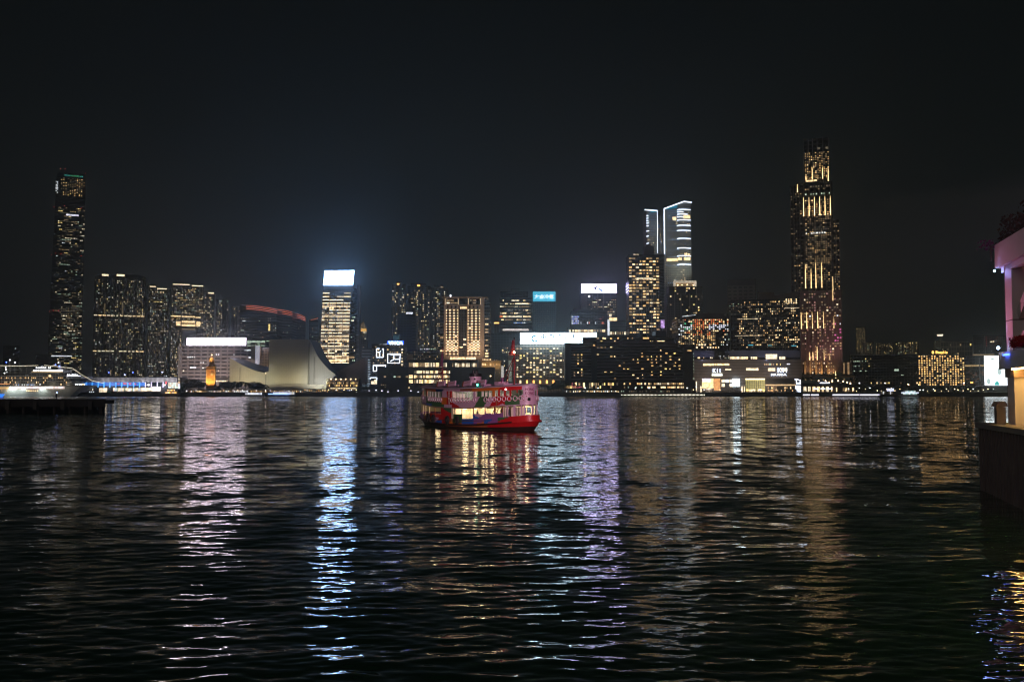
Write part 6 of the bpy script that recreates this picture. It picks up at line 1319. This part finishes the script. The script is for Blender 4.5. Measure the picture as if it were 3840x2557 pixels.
sb_ = MB().prism([(SX(-260), SZ(1447)), (SX(276), SZ(1447)), (SX(262), SZ(1426)), (SX(240), SZ(1412)), (SX(232), SZ(1398)), (SX(110), SZ(1396)), (SX(105), SZ(1404)), (SX(-260), SZ(1404))], YS + 1.5, YS + 25).build('superstructure', facade('facade_ship_cabins', (.30, .30, .29), (.03, .03, .035), 2.6, 2.55, .72, .62), cs)
sbox('bridge', 246, 1411, 303, 1419, M_SHIP, -1, 24); sbox('bridge_windows', 252, 1412, 300, 1416, M_GLASSD, -.8, 1)
MB().prism([(SX(108), SZ(1396)), (SX(118), SZ(1386)), (SX(226), SZ(1386)), (SX(230), SZ(1396))], YS + 3, YS + 22).build('sun_deck', M_SHIP, cs); sbox('deck_strip', 112, 1393, 228, 1395, emit('deck_gold', (1, .72, .36), .7, .3), -2.6, .4)
pr_ = Bld('cruise_lights', 'x', 0, 10, 1400, YS, 1, None, wall=None); bpy.data.objects.remove(pr_.root); pr_.root = cs
pr_.wins(128, 1376, 186, 1382, 9, 1, .9, [(L_WHITE, 1)], .5, .75, 9, 1, proud=-2.4, name='deck_lamp'); pr_.wins(118, 1386.5, 232, 1391, 14, 1, .95, [(L_WHITE, 1)], .45, .9, 14, 2, proud=-2.4, name='deck_lamp'); pr_.wins(250, 1403, 290, 1407.5, 7, 1, 1, [(L_WHITE, 1)], .5, .9, 7, 3, proud=-.6, name='deck_lamp')
sbox('bridge_wing_light', 250, 1408, 302, 1411, emit('wing_glow', (.85, .88, 1), 1.6, .4), .2, .4); sbox('promenade', 48, 1449, 242, 1458, emit('promenade_glow', (1, .78, .68), .75, .3), .35, .4); sbox('promenade', -200, 1451, 34, 1459, emit('promenade_gold', (1, .62, .25), .5, .5), .35, .4); sbox('stern_strip', -200, 1438.5, 36, 1440.5, emit('stern_orange', (1, .42, .14), 1.2), .4, .4)
pr_.wins(52, 1450, 240, 1455, 24, 1, .95, [(L_WHITE, 1), (WW, 1)], .5, .9, 24, 4, proud=.9, name='promenade_lamp'); pr_.wins(98, 1463, 146, 1468, 6, 1, 1, [(W2, 1)], .5, .9, 6, 5, proud=.2); pr_.wins(4, 1462, 30, 1467, 3, 1, 1, [(W4, 1)], .5, .9, 3, 6, proud=.2)
pr_.wins(-6, 1413, 246, 1420, 40, 1, .3, [(W1, 3), (W4, 3), (W2, 1)], .45, .7, 30, 7, proud=-1.3); pr_.wins(0, 1422, 250, 1445, 38, 3, .16, [(W1, 4), (W2, 3), (WB, .5), (W5, .6), (W4, 2)], .5, .75, 40, 8, proud=-1.3); pr_.wins(52, 1440, 142, 1447, 20, 1, .7, [(WB, 2), (W5, 1), (W7, 1)], .6, .8, 20, 9, proud=-1.2); pr_.boxes('window', [(180, 1404, 188, 1412)], W2, -1.2, .1) if False else None
sbox('window', 179, 1405, 188, 1413, W2, -1.3, .2)
for x, y, p in ((42, 1456, 9000), (60, 1456, 3500), (88, 1457, 6000), (160, 1458, 6500)):
    MB().ball((SX(x), YS - .9, SZ(y)), .9).build('hull_lamp', emit('hull_lamp_white', (.92, .97, .98), 9), cs)
    flood('hull_floodlight', (SX(x), YS - 3, SZ(y) + 1), (SX(x), YS + .5, SZ(y + 16)), p * .28, (.85, 1, .9), 140)
for x, y, m_ in ((195, 1367, L_BLUE), (206, 1359, L_WHITE), (209, 1372, L_BLUE), (22, 1349, L_WHITE), (9, 1357, L_BLUE), (41, 1358, L_WHITE), (7, 1377, L_WHITE), (9, 1385, L_WHITE), (3, 1398, L_WHITE), (12, 1395, W5)): MB().ball((SX(x), YS + 6, SZ(y)), .55).build('mast_lamp', m_, cs)
for x, y in ((20, 1349), (8, 1357), (41, 1358)): MB().tube((SX(x), YS + 6.2, SZ(1404)), (SX(x), YS + 6.2, SZ(y)), .2).build('mast', M_SHIP, cs)
MB().prism([(SX(200), SZ(1388)), (SX(203), SZ(1372)), (SX(212), SZ(1372)), (SX(216), SZ(1388))], YS + 8, YS + 14).tube((SX(207), YS + 10, SZ(1372)), (SX(207), YS + 10, SZ(1356)), .35).build('radar_mast', M_SHIP, cs); flood('mast_floodlight', (SX(209), YS - 4, SZ(1386)), (SX(209), YS + 9, SZ(1378)), 1200, (1, 1, 1), 100)
MB().ball((SX(141), YS + 8, SZ(1373)), 1.3).tube((SX(150), YS + 8, SZ(1386)), (SX(150), YS + 8, SZ(1369)), .3).tube((SX(157), YS + 8, SZ(1386)), (SX(157), YS + 8, SZ(1369)), .3).build('satellite_dome', M_SHIP, cs)
mb = MB()
for y in (1378, 1387.5, 1397): mb.tube((SX(-200), YS + 3, SZ(y)), (SX(112), YS + 3, SZ(y)), .14, None, 5)
for i in range(16): mb.tube((SX(112 - i * 20), YS + 3, SZ(1404)), (SX(112 - i * 20), YS + 3, SZ(1377)), .18, None, 5)
for i in range(5): mb.tube((SX(234 + i * 14), YS + 3, SZ(1400)), (SX(234 + i * 14), YS + 3, SZ(1378)), .14, None, 5)
mb.tube((SX(232), YS + 3, SZ(1378)), (SX(292), YS + 3, SZ(1378)), .14, None, 5).tube((SX(232), YS + 3, SZ(1387)), (SX(292), YS + 3, SZ(1387)), .14, None, 5).build('deck_frame', M_SHIP, cs)
def string(pts, n, r, m, name, parent):
    mb = MB(); L = [math.hypot(b[0] - a[0], b[1] - a[1]) for a, b in zip(pts, pts[1:])]; T = sum(L)
    for i in range(n):
        d = T * i / (n - 1); k = 0
        while k < len(L) - 1 and d > L[k]: d -= L[k]; k += 1
        t = min(1, d / L[k]); x = pts[k][0] + (pts[k + 1][0] - pts[k][0]) * t; y = pts[k][1] + (pts[k + 1][1] - pts[k][1]) * t; mb.ball((SX(x), YS + 2.5, SZ(y)), r, 6, 4)
    o = mb.build(name, m, parent); o['kind'] = 'stuff'; return o
string([(-60, 1369), (30, 1371.5), (80, 1371.5), (136, 1370)], 90, .24, emit('string_bulb', (1, .88, .62), 1.8), 'string_lights', cs); string([(160, 1369), (216, 1375), (262, 1380)], 45, .24, MATS['string_bulb'], 'string_lights', cs); string([(266, 1381), (300, 1404), (340, 1427), (384, 1437)], 60, .24, MATS['string_bulb'], 'string_lights', cs)
mb = MB()
for i in range(4): mb.tube((SX(272), YS + 4, SZ(1431 + i * 3)), (SX(306), YS + 4, SZ(1434 + i * 3)), .12, None, 5)
mb.tube((SX(272), YS + 4, SZ(1424)), (SX(300), YS + 4, SZ(1444)), .15, None, 5).build('fore_rigging', M_SHIP, cs); pr_.wins(282, 1438, 322, 1444, 6, 1, .9, [(L_WARM, 1), (L_WHITE, 1)], .4, .7, 6, 10, proud=.3, name='fore_deck_lamp')
# blue boat tip at the picture's left edge
bt = thing('tour_boat', 'blue lit tour boat cut off by the left edge', 'boat', (xw(-15, 1484, 870), 870, 0)); k_ = sc(1480, 870) / F
MB().prism([((-60 - 1920) * k_, -.3), ((2 - 1920) * k_, -.3), ((12 - 1920) * k_, zw(1478, 870)), ((-60 - 1920) * k_, zw(1474, 870))], 868, 873).build('hull', emit('boat_blue_strip', (.03, .22, 1), 1.6), bt); MB().box((-55 - 1920) * k_, (-10 - 1920) * k_, 869, 872, zw(1474, 870), zw(1464, 870)).build('cabin', M_WHITE, bt)

b = Bld('ferry_terminal', 'long striped terminal with a blue lit middle storey right of the cruise ship', 304, 668, 1449, 935, 30, mat('terminal_grey', (.20, .18, .17)), cat='terminal')
b.box('roof_fascia', 290, 1416, 668, 1433, facade('facade_terminal_fins', (.40, .38, .38), (.10, .10, .11), 1.25, 60, .45, 1), 3, 30); b.box('roof_edge', 286, 1415, 668, 1417, M_STEEL, 3.2, 30)
for x, p in ((330, 900), (400, 1000), (470, 900), (540, 1200), (600, 1500), (650, 1500)): flood('fascia_floodlight', (b.X(x), 924, zw(1444, 935)), (b.X(x), 933, zw(1424, 935)), p * 5, (.95, .92, 1), 150)
b.box('upper_storey', 290, 1433, 668, 1449, mat('terminal_dark', (.04, .04, .05)), -.5, 20); b.box('blue_glazing', 300, 1433, 545, 1447, emit('glazing_blue', (.02, .20, .75), .42, .6, .15), -.3, .3); b.box('dark_glazing', 545, 1434, 622, 1446, M_GLASSD, -.3, .3)
for i in range(14):
    x = 322 + i * 22.2; b.box('storey_column', x, 1433, x + 4.2, 1453, emit('column_blue', (.08, .42, 1), 1.1, .3) if x < 540 else emit('column_lilac', (.72, .66, 1), .6, .3), .6, .5)
b.boxes('window', [(438, 1437, 448, 1441), (461, 1436, 475, 1441), (483, 1436, 492, 1441), (504, 1437, 511, 1442)], emit('window_red_sign', (.9, .12, .08), .55, .5), .2, .2)
b.box('ground_storey', 300, 1449, 668, 1478, mat('terminal_dark', (.04, .04, .05)), .4, 20); b.wins(425, 1454, 538, 1467, 24, 1, .92, [(W3, 3), (W6, 1), (W5, 1)], .85, .9, 24, 130, proud=.6); b.wins(265, 1456, 356, 1464, 20, 1, .75, [(W3, 2), (W6, 1), (W4, 1)], .6, .9, 20, 131, proud=.6); b.wins(285, 1467, 356, 1473, 10, 1, .75, [(WW, 1), (W3, 1), (W5, 1)], .6, .8, 10, 132, proud=.6); b.boxes('window', [(373, 1455, 386, 1474), (389, 1455, 403, 1474)], W3, .6, .1)
b.wins(440, 1469, 540, 1476, 18, 1, .4, [(W7, 2), (W4, 1)], .6, .8, 18, 133, proud=.6); b.box('lit_panel', 574, 1450, 604, 1467, emit('panel_cream', (1, .9, .78), 1.7, .1, nee=True), 1.6, .5); b.box('lit_panel', 538, 1454, 572, 1466, W3, 1.2, .5); b.box('green_booth', 407, 1465, 424, 1486, M_BLACK, 4, 4); b.box('booth_screen', 409, 1470, 421, 1484, WG if False else emit('booth_green', (.2, .6, .3), .3, .7), 4.2, .2)
b.wins(632, 1434, 668, 1456, 6, 3, .8, [(W6, 2), (W7, 2), (emit('pane_pale', (.8, .95, .8), .25, .4), 3)], .9, .8, 18, 134, proud=.8)
MB().box(b.X(627), b.X(631), 930, 931, b.Z(1440), b.Z(1430)).build('red_emblem', emit('emblem_red', (.7, .06, .08), .8), b.root)
s = thing('advertising_column', 'tall narrow advertising column with pale picture panels at the terminal end', 'sign', (xw(672, 1460, 930), 930, 4.2)); panel(s, 'column', 667, 1416, 676, 1470, 930, M_DARK, 3)
for i, (y0, y1, m_) in enumerate(((1417.5, 1425, W7), (1430, 1437, W4), (1439, 1443, W5), (1444, 1457, WW))): panel(s, 'picture', 668, y0, 675, y1, 929.8, m_, .2)
# lamp posts
LP0 = {}
def lamp_post(px, py, Y, m, label, group, base=4.2, r=.45):
    h = zw(py, Y) - base; key = (m.name, round(h), r)
    if key not in LP0:
        t = thing('lamp_post', label, 'street lamp', (0, 0, 0)); MB().tube((0, 0, 0), (0, 0, h), .13, .08, 6).tube((0, 0, 0), (0, 0, .8), .22).build('post', M_POST, t); MB().ball((0, 0, h + r * .8), r, 8, 6).build('lamp', m, t); LP0[key] = t
    else: t = copy_tree(LP0[key])
    t.location = (xw(px, py, Y), Y, base); tag(t, label, 'street lamp', group); return t
for i, x in enumerate((408, 468, 498, 608)): lamp_post(x, (1398, 1407, 1397, 1397)[i], 940, L_BLUE if i in (0, 2) else emit('lamp_blue_white2', (.45, .5, 1), 9), 'tall lamp post with a blue white lamp rising over the striped terminal', 'lamp posts over the terminal', base=zw(1416, 940), r=.55)
rr = random.Random(21)
for x in [3182, 3200, 3212, 3222, 3245, 3262, 3290, 3305, 3325, 3342, 3356, 3375, 3403, 3432, 3450, 3462, 3478, 3500, 3506, 3530, 3549, 3557, 3580, 3592, 3612, 3630, 3640, 3650, 3668, 3688, 3705, 3725]: lamp_post(x, rr.choice((1456, 1460, 1463, 1466, 1468)), rr.uniform(925, 990), rr.choice((L_WARM, L_WARM, emit('lamp_soft', (1, .8, .5), 4), L_WHITE)), 'lamp post in the row on the promenade below the amber windowed hotel', 'lamp posts on the far right promenade', r=rr.choice((.3, .42, .5)))
for x, y, c in ((3319, 1438, L_WHITE), (3223, 1438, L_WHITE), (3405, 1442, L_WARM), (3445, 1444, L_WARM), (3614, 1438, L_WHITE), (3408, 1445, L_WARM)): lamp_post(x, y, 960, c, 'tall lamp post standing before the black glass box', 'tall lamp posts at the far right', r=.5)
for i in range(7): lamp_post(3070 + (0, 26, 51, 73, 92, 107, 119)[i], (1430, 1428, 1428, 1428, 1432, 1436, 1440)[i], 940, emit('lamp_globe', (1, .66, .42), 5), 'globe lamp post in the descending row by the tan canopy', 'globe lamps by the tan canopy', r=.75)
for x in (2195, 2243, 2383, 2434, 2577): lamp_post(x, 1456, 925, L_WHITE, 'lamp post before the black terraced hotel', 'lamp posts by the terraced hotel', r=.45)
for x, y in ((1493, 1466), (1541, 1467), (1455, 1470), (1410, 1464), (1384, 1466), (1432, 1468), (1568, 1470)): lamp_post(x, y, 930, emit('lamp_lilac', (.9, .8, 1), 5), 'lamp post before the plain dark museum block', 'lamp posts by the museum', r=.42)
for x in (1232, 1262, 1290, 1318, 1336): lamp_post(x, 1462, 930, L_WARM, 'lamp post before the restaurant beside the concert hall', 'lamp posts by the hall restaurant', r=.42)
for x in (2600, 2640, 2700, 2780, 2850, 2910, 2990): lamp_post(x, 1462, 930, rr.choice((L_WHITE, L_WARM)), 'lamp post on the promenade before the striped mall', 'lamp posts by the striped mall', r=.35)
for i in range(24): lamp_post(700 + i * 17.4, rr.choice((1465, 1467, 1469)), 922, rr.choice((L_WARM, L_WARM, L_WHITE, MATS['lamp_lilac'])), 'lamp post in the row before the covered walkway', 'lamp posts before the covered walkway', r=rr.choice((.3, .4)))
for i in range(14): lamp_post(1118 + i * 8.4, rr.choice((1463, 1466, 1469)), 924, rr.choice((L_WARM, L_WHITE, L_ORANGE)), 'lamp post on the steps below the blank block of the hall', 'lamp posts below the hall', r=rr.choice((.3, .4)))
for i in range(16): lamp_post(2125 + i * 13, rr.choice((1466, 1469, 1471)), 922, rr.choice((L_WARM, L_WHITE)), 'small lamp post before the terraced hotel restaurant', 'lamp posts by the hotel restaurant', r=.3)
# seawall lights
sw0 = None
for i in range(62):
    if sw0 is None: o = sw0 = MB().box(-.24, .24, -.3, 0, -.55, .55).build('seawall_lamp', emit('seawall_cream', (1, .92, .72), 2.6), None, (0, 0, 0))
    else: o = sw0.copy(); COL.objects.link(o)
    x = 2331 + i * 5.08; o.location = (xw(x, 1481, 912.8), 912.85, zw(1480.5, 912.8)); o.scale = (1, 1, .5 + .5 * abs(math.sin(i * .11)) + .3 * (i > 44)); tag(o, 'upright cream lamp in the row along the seawall below the terraced hotel', 'lamp', 'seawall lamps')
for x0, x1, lab in ((3011, 3037, 'short white light rail on the seawall, left of two'), (3041, 3070, 'short white light rail on the seawall, right of two'), (3122, 3222, 'long white light rail on the seawall left of the moored junk'), (3225, 3298, 'white light rail ending at the moored junk on the right')):
    s = thing('light_rail', lab, 'light', (xw((x0 + x1) / 2, 1480, 912.6), 912.6, zw(1480, 912.6))); k_ = sc(1480, 912.6) / F
    panel(s, 'rail', x0, 1476.5, x1, 1478, 912.7, M_STEEL, .25)
    mb = MB(); n = int((x1 - x0) / 2.6)
    for i in range(n): xx = (x0 + (i + .5) * (x1 - x0) / n - 1920) * k_; mb.box(xx - .22, xx + .22, 912.4, 912.65, zw(1482.5, 912.6), zw(1478.3, 912.6))
    mb.build('light_bars', emit('rail_white', (.86, .84, 1), 2.4), s)['kind'] = 'stuff'
# covered walk, restaurant, junk boats
b = Bld('covered_walkway', 'long low covered walkway with lit columns in front of the clock tower', 690, 1110, 1462, 932, 10, None, cat='walkway', wall=None)
b.box('roof', 690, 1458.5, 860, 1463, mat('walkway_roof_dark', (.05, .045, .04)), 1, 12); b.box('roof', 860, 1457.5, 1110, 1462, mat('walkway_roof_pale', (.34, .30, .22)), 1, 12); b.box('back_wall', 690, 1463, 1110, 1480, mat('walkway_wall', (.30, .18, .08)), -8, 1)
for i in range(54):
    x = 693 + i * 7.8; b.box('column', x, 1463, x + 2.4, 1477, mat('walkway_column', (.42, .26, .12)), -2, .7)
b.wins(690, 1464, 1110, 1474, 62, 1, .7, [(W1, 5), (W2, 4), (W4, 4), (WW, 1), (W3, 2)], .6, .95, 62, 140, proud=-5, name='lit_bay'); b.wins(870, 1464, 930, 1472, 5, 1, 1, [(W5, 1)], .9, .9, 5, 141, proud=-3, name='lit_kiosk')
b = Bld('restaurant_building', 'low restaurant with four roof lamps and amber glass at the foot of the brown wedge', 1224, 1346, 1419, 975, 16, mat('restaurant_wall', (.30, .26, .24)))
b.box('glass_front', 1226, 1430, 1345, 1452, mat('restaurant_glass', (.05, .035, .02), .2), .2); b.wins(1228, 1431, 1344, 1451, 22, 2, .6, [(W4, 4), (W1, 2), (W8, 1)], .6, .7, 44, 142, proud=.4); b.wins(1232, 1419, 1344, 1424, 6, 1, .8, [(L_WARM, 1)], .22, .8, 6, 143, proud=1, name='roof_lamp'); b.wins(1240, 1454, 1340, 1458, 10, 1, 1, [(W3, 1), (W2, 1)], .9, .8, 10, 144, proud=4); b.wins(1200, 1460, 1345, 1474, 26, 2, .4, [(W1, 2), (W4, 2), (WB, 1), (WW, 1)], .5, .5, 30, 145, proud=6); b.box('terrace', 1195, 1458, 1350, 1480, mat('terrace_brown', (.08, .05, .03)), 5.8, 10)
for x in (1245, 1275, 1310): flood('roof_floodlight', (b.X(x), 966, b.Z(1421)), (b.X(x), 976, b.Z(1428)), 260, (1, .9, .8), 130)
def boat(label, px0, px1, yb, yt, Y, hullm, cabm, lights, name='tour_boat', bow=1, decks=1):
    t = thing(name, label, 'boat', (xw((px0 + px1) / 2, yb, Y), Y, 0)); k = sc(yb, Y) / F; X = lambda p: (p - 1920) * k; L = px1 - px0; z = lambda p: zw(p, Y); hy = yb - (yb - yt) * .32
    f = (lambda p: p) if bow > 0 else (lambda p: px0 + px1 - p)
    pts = [(px0 + L * .03, yb), (px1 - L * .10, yb), (px1, hy - 1), (px0, hy)]
    pts = [(X(f(a)), z(c) if c != yb else -.4) for a, c in pts]
    MB().prism(pts if bow > 0 else pts[::-1], Y, Y + 5).build('hull', hullm, t)
    for d in range(decks):
        y0, y1 = hy - (hy - yt) * d / decks, hy - (hy - yt) * (d + 1) / decks
        a, c = px0 + L * (.08 + .12 * d), px1 - L * (.18 + .12 * d); a, c = sorted((f(a), f(c)))
        MB().box(X(a), X(c), Y + .5, Y + 4.5, z(y0), z(y1) - .35).build('cabin', cabm, t); MB().box(X(a) - .5, X(c) + .5, Y + .2, Y + 4.8, z(y1) - .35, z(y1)).build('canopy', M_WHITE, t)
        n = max(3, int((c - a) / 5))
        for i in range(n): x0_ = a + (i + .2) * (c - a) / n; MB().box(X(x0_), X(x0_ + (c - a) / n * .65), Y + .4, Y + .5, z(y0) + .25 * (z(y1) - z(y0)), z(y1) - .6).build('window', lights[i % len(lights)], t)
    return t
boat('amber lit moored ferry boat at the right end of the striped terminal', 606, 668, 1486, 1458, 908, mat('boat_orange_hull', (.25, .12, .05)), mat('boat_orange_cabin', (.55, .32, .14)), [W1, W2, W3, L_ORANGE], 'ferry_boat', -1, 2)
boat('pale moored boat with lilac lamps before the covered walkway', 904, 988, 1487, 1471, 906, mat('boat_white_hull', (.6, .58, .6)), mat('boat_white_cabin', (.6, .6, .62)), [WW, W5, L_NEONW], 'tour_boat', -1)
t = boat('white moored boat with a long blue light strip before the covered walkway', 1004, 1112, 1488, 1468, 906, mat('boat_blue_hull', (.03, .05, .12)), mat('boat_white_cabin', (.6, .6, .62)), [WW, W3, W5], 'tour_boat', -1)
panel(t, 'light_strip', 1006, 1475.5, 1084, 1478.5, 905.7, emit('boat_strip_blue', (.25, .42, 1), 3.0), .2)
t = boat('white lit excursion boat moored at the far right with teal windows', 3374, 3446, 1490, 1463, 904, mat('boat_white_hull', (.6, .58, .6)), mat('boat_white_cabin', (.6, .6, .62)), [W6, W5, emit('boat_teal', (.5, .9, .8), .8, .3)], 'tour_boat', -1, 2)
panel(t, 'light_strip', 3380, 1471, 3445, 1473, 903.8, L_NEONW, .2)
t = boat('dark moored junk with a few white lamps at the end of the light rail', 3300, 3366, 1488, 1466, 906, M_BLACK, M_DARK, [W7, W5, W7, M_DARK, M_DARK], 'tour_boat', 1, 1)
o = panel(t, 'lit_cabin', 3330, 1456, 3352, 1466, 909, emit('cabin_blue_white', (.7, .75, 1), 1.4, .5, .6), 3)
# trees
LEAF = [mat('leaf_dark', (.045, .075, .030), .7, noise=.5, nscale=1.5), mat('leaf_olive', (.07, .085, .035), .7, noise=.5, nscale=1.5)]; BARK = mat('bark', (.08, .06, .045), .9)
TR = []
for v in range(4):
    rr = random.Random(60 + v); H = 8.0; t = thing('broadleaf_tree', 'x', 'tree')
    mb = MB().tube((0, 0, 0), (0, 0, 3.2), .28, .2)
    cl = [(rr.gauss(0, 1.9), rr.gauss(0, 1.5), rr.uniform(3.6, 7.0), rr.uniform(1.0, 1.9)) for _ in range(11)]
    for c in cl: mb.tube((0, 0, 2.8), c[:3], .12, .04, 5)
    mb.build('trunk', BARK, t)
    def fn(r, cl=cl):
        c = r.choice(cl); d = Vector((r.gauss(0, 1), r.gauss(0, 1), r.gauss(0, 1))).normalized() * (r.random() ** .4) * c[3]; return (c[0] + d.x, c[1] + d.y, c[2] + d.z * .8)
    leaf_mass('crown', 900, fn, LEAF[v % 2], 70 + v, .34, t); TR.append(t)
PALM = thing('palm_tree', 'x', 'palm'); mb = MB(); mb.path([(0, 0, 0), (.15, 0, 3), (.1, .1, 6.2)], .2); mb.build('trunk', BARK, PALM)
mb = MB(); rr = random.Random(9)
for i in range(16):
    a = i * 2.4; el = rr.uniform(-.1, 1.1); p0 = Vector((.1, .1, 6.2)); L = rr.uniform(2.2, 3.0); pts = []
    for j in range(7): s_ = j / 6; pts.append(p0 + Vector((math.cos(a) * L * s_, math.sin(a) * L * s_, L * (el * s_ - .9 * s_ * s_))))
    side = Vector((-math.sin(a), math.cos(a), 0))
    for j in range(6):
        for sg in (-1, 1):
            w0 = .42 * math.sin(math.pi * (j + .6) / 7); mb.quad(tuple(pts[j]), tuple(pts[j + 1]), tuple(pts[j + 1] + side * sg * w0 + Vector((0, 0, -.35 * w0))), tuple(pts[j] + side * sg * w0 * .8 + Vector((0, 0, -.35 * w0))))
mb.build('crown', LEAF[1], PALM)
used = set()
def plant(proto, px, top, Y, label, group, base=4.2):
    t = proto if proto.name not in used else copy_tree(proto); used.add(proto.name)
    H = 7.9 if proto is not PALM else 7.0; s_ = (zw(top, Y) - base) / H; t.location = (xw(px, 1460, Y), Y, base); t.scale = (s_ * random.uniform(.95, 1.3), s_, s_); t.rotation_euler = (0, 0, random.uniform(0, 6)); tag(t, label, 'palm' if proto is PALM else 'tree', group)
for i, x in enumerate((696, 712, 728, 745, 757, 815, 828, 843, 858, 872, 886, 950, 962, 975, 987)): plant(TR[i % 4], x, (1432, 1424, 1420, 1422, 1434, 1440, 1432, 1436, 1428, 1434, 1432, 1434, 1430, 1432, 1440)[i], 938 + (i % 3) * 4, 'dark leafy tree in the row behind the covered walkway', 'leafy trees behind the covered walkway')
for i, x in enumerate((866, 892, 906, 922, 936)): plant(PALM, x, (1430, 1434, 1428, 1430, 1436)[i], 936, 'dark palm in the row before the curved hall wing', 'palms before the curved hall wing')
for i, x in enumerate((2065, 2076, 2086, 2096, 2106, 2116)): plant(TR[i % 4], x, (1446, 1440, 1434, 1428, 1424, 1428)[i], 925, 'dark leafy tree in the clump left of the terraced hotel restaurant', 'leafy trees left of the terraced hotel')
for i, x in enumerate((2022, 2032, 2043)): plant(PALM, x, 1440, 928, 'palm standing before the lit podium, right of the ferry bow', 'palms by the ferry bow')
for i, x in enumerate((1352, 1364, 1378, 1392)): plant(TR[i % 4], x, 1447, 940, 'dark leafy tree right of the hall restaurant', 'leafy trees right of the hall restaurant')
for i, x in enumerate((3452, 3475, 3500, 3525, 3550, 3575, 3600, 3640, 3670)): plant(TR[i % 4], x, (1452, 1448, 1452, 1446, 1450, 1448, 1450, 1454, 1452)[i], 1000, 'dark leafy tree on the promenade before the amber windowed hotel', 'leafy trees by the amber windowed hotel')
for i, x in enumerate((3012, 3030, 3048)): plant(TR[i % 4], x, 1412, 1010, 'dark small tree on the terrace under the tan canopy', 'trees under the tan canopy', base=zw(1432, 1010))
# railing and crowd along the promenade
s = thing('promenade_railing', 'dark metal railing along the far promenade edge', 'railing', (0, 914, 4.2)); mb = MB()
for z in (4.7, 5.25): mb.box(-520, 480, 914, 914.08, z, z + .07)
mb.build('rail', M_POST, s); mb = MB()
for i in range(340): mb.box(-520 + i * 2.95, -519.92 + i * 2.95, 914.1, 914.18, 4.2, 5.3)
mb.build('posts', M_POST, s)['kind'] = 'stuff'
mb = MB(); rr = random.Random(33); CW = [mat('crowd_dark', (.03, .03, .035)), mat('crowd_grey', (.12, .11, .11)), mat('crowd_tan', (.25, .2, .16))]
for _ in range(420):
    x = rr.choice((rr.uniform(-500, 470), rr.gauss(-170, 20), rr.gauss(240, 50))); y = rr.uniform(915, 922); m_ = rr.randrange(3); h = rr.uniform(.92, 1.08)
    for a, c, r0, r1 in ((0, .85, .13, .17), (.85, 1.42, .2, .23)): mb.tube((x, y, 4.2 + a * h), (x, y, 4.2 + c * h), r0, r1, 6, m_)
    mb.ball((x, y, 4.2 + 1.6 * h), .12, 6, 4, m_)
tag(mb.build('crowd', CW, None, (0, 0, 0)), kind='stuff')

for x in (10, 70, 150, 210): flood('deck_fill_light', (SX(x), YS - 22, SZ(1440)), (SX(x), YS + 3, SZ(1400)), 2600, (1, .86, .62), 120)  # fill spots added off the ship's side to brighten its upper decks

# ---------------- the night air over the harbour
hz = MB().box(-2750, 2750, -25, 7100, -4.2, 560).build('haze', None); hz.data.materials.clear()
m, t, o = nodes('harbour_haze'); pv = t.nodes.new('ShaderNodeVolumePrincipled'); pv.inputs['Color'].default_value = (.8, .92, .95, 1)
pv.inputs['Density'].default_value = 0.0003; pv.inputs['Anisotropy'].default_value = 0.75
t.links.new(pv.outputs[0], o.inputs['Volume']); hz.data.materials.append(m); tag(hz, kind='stuff')
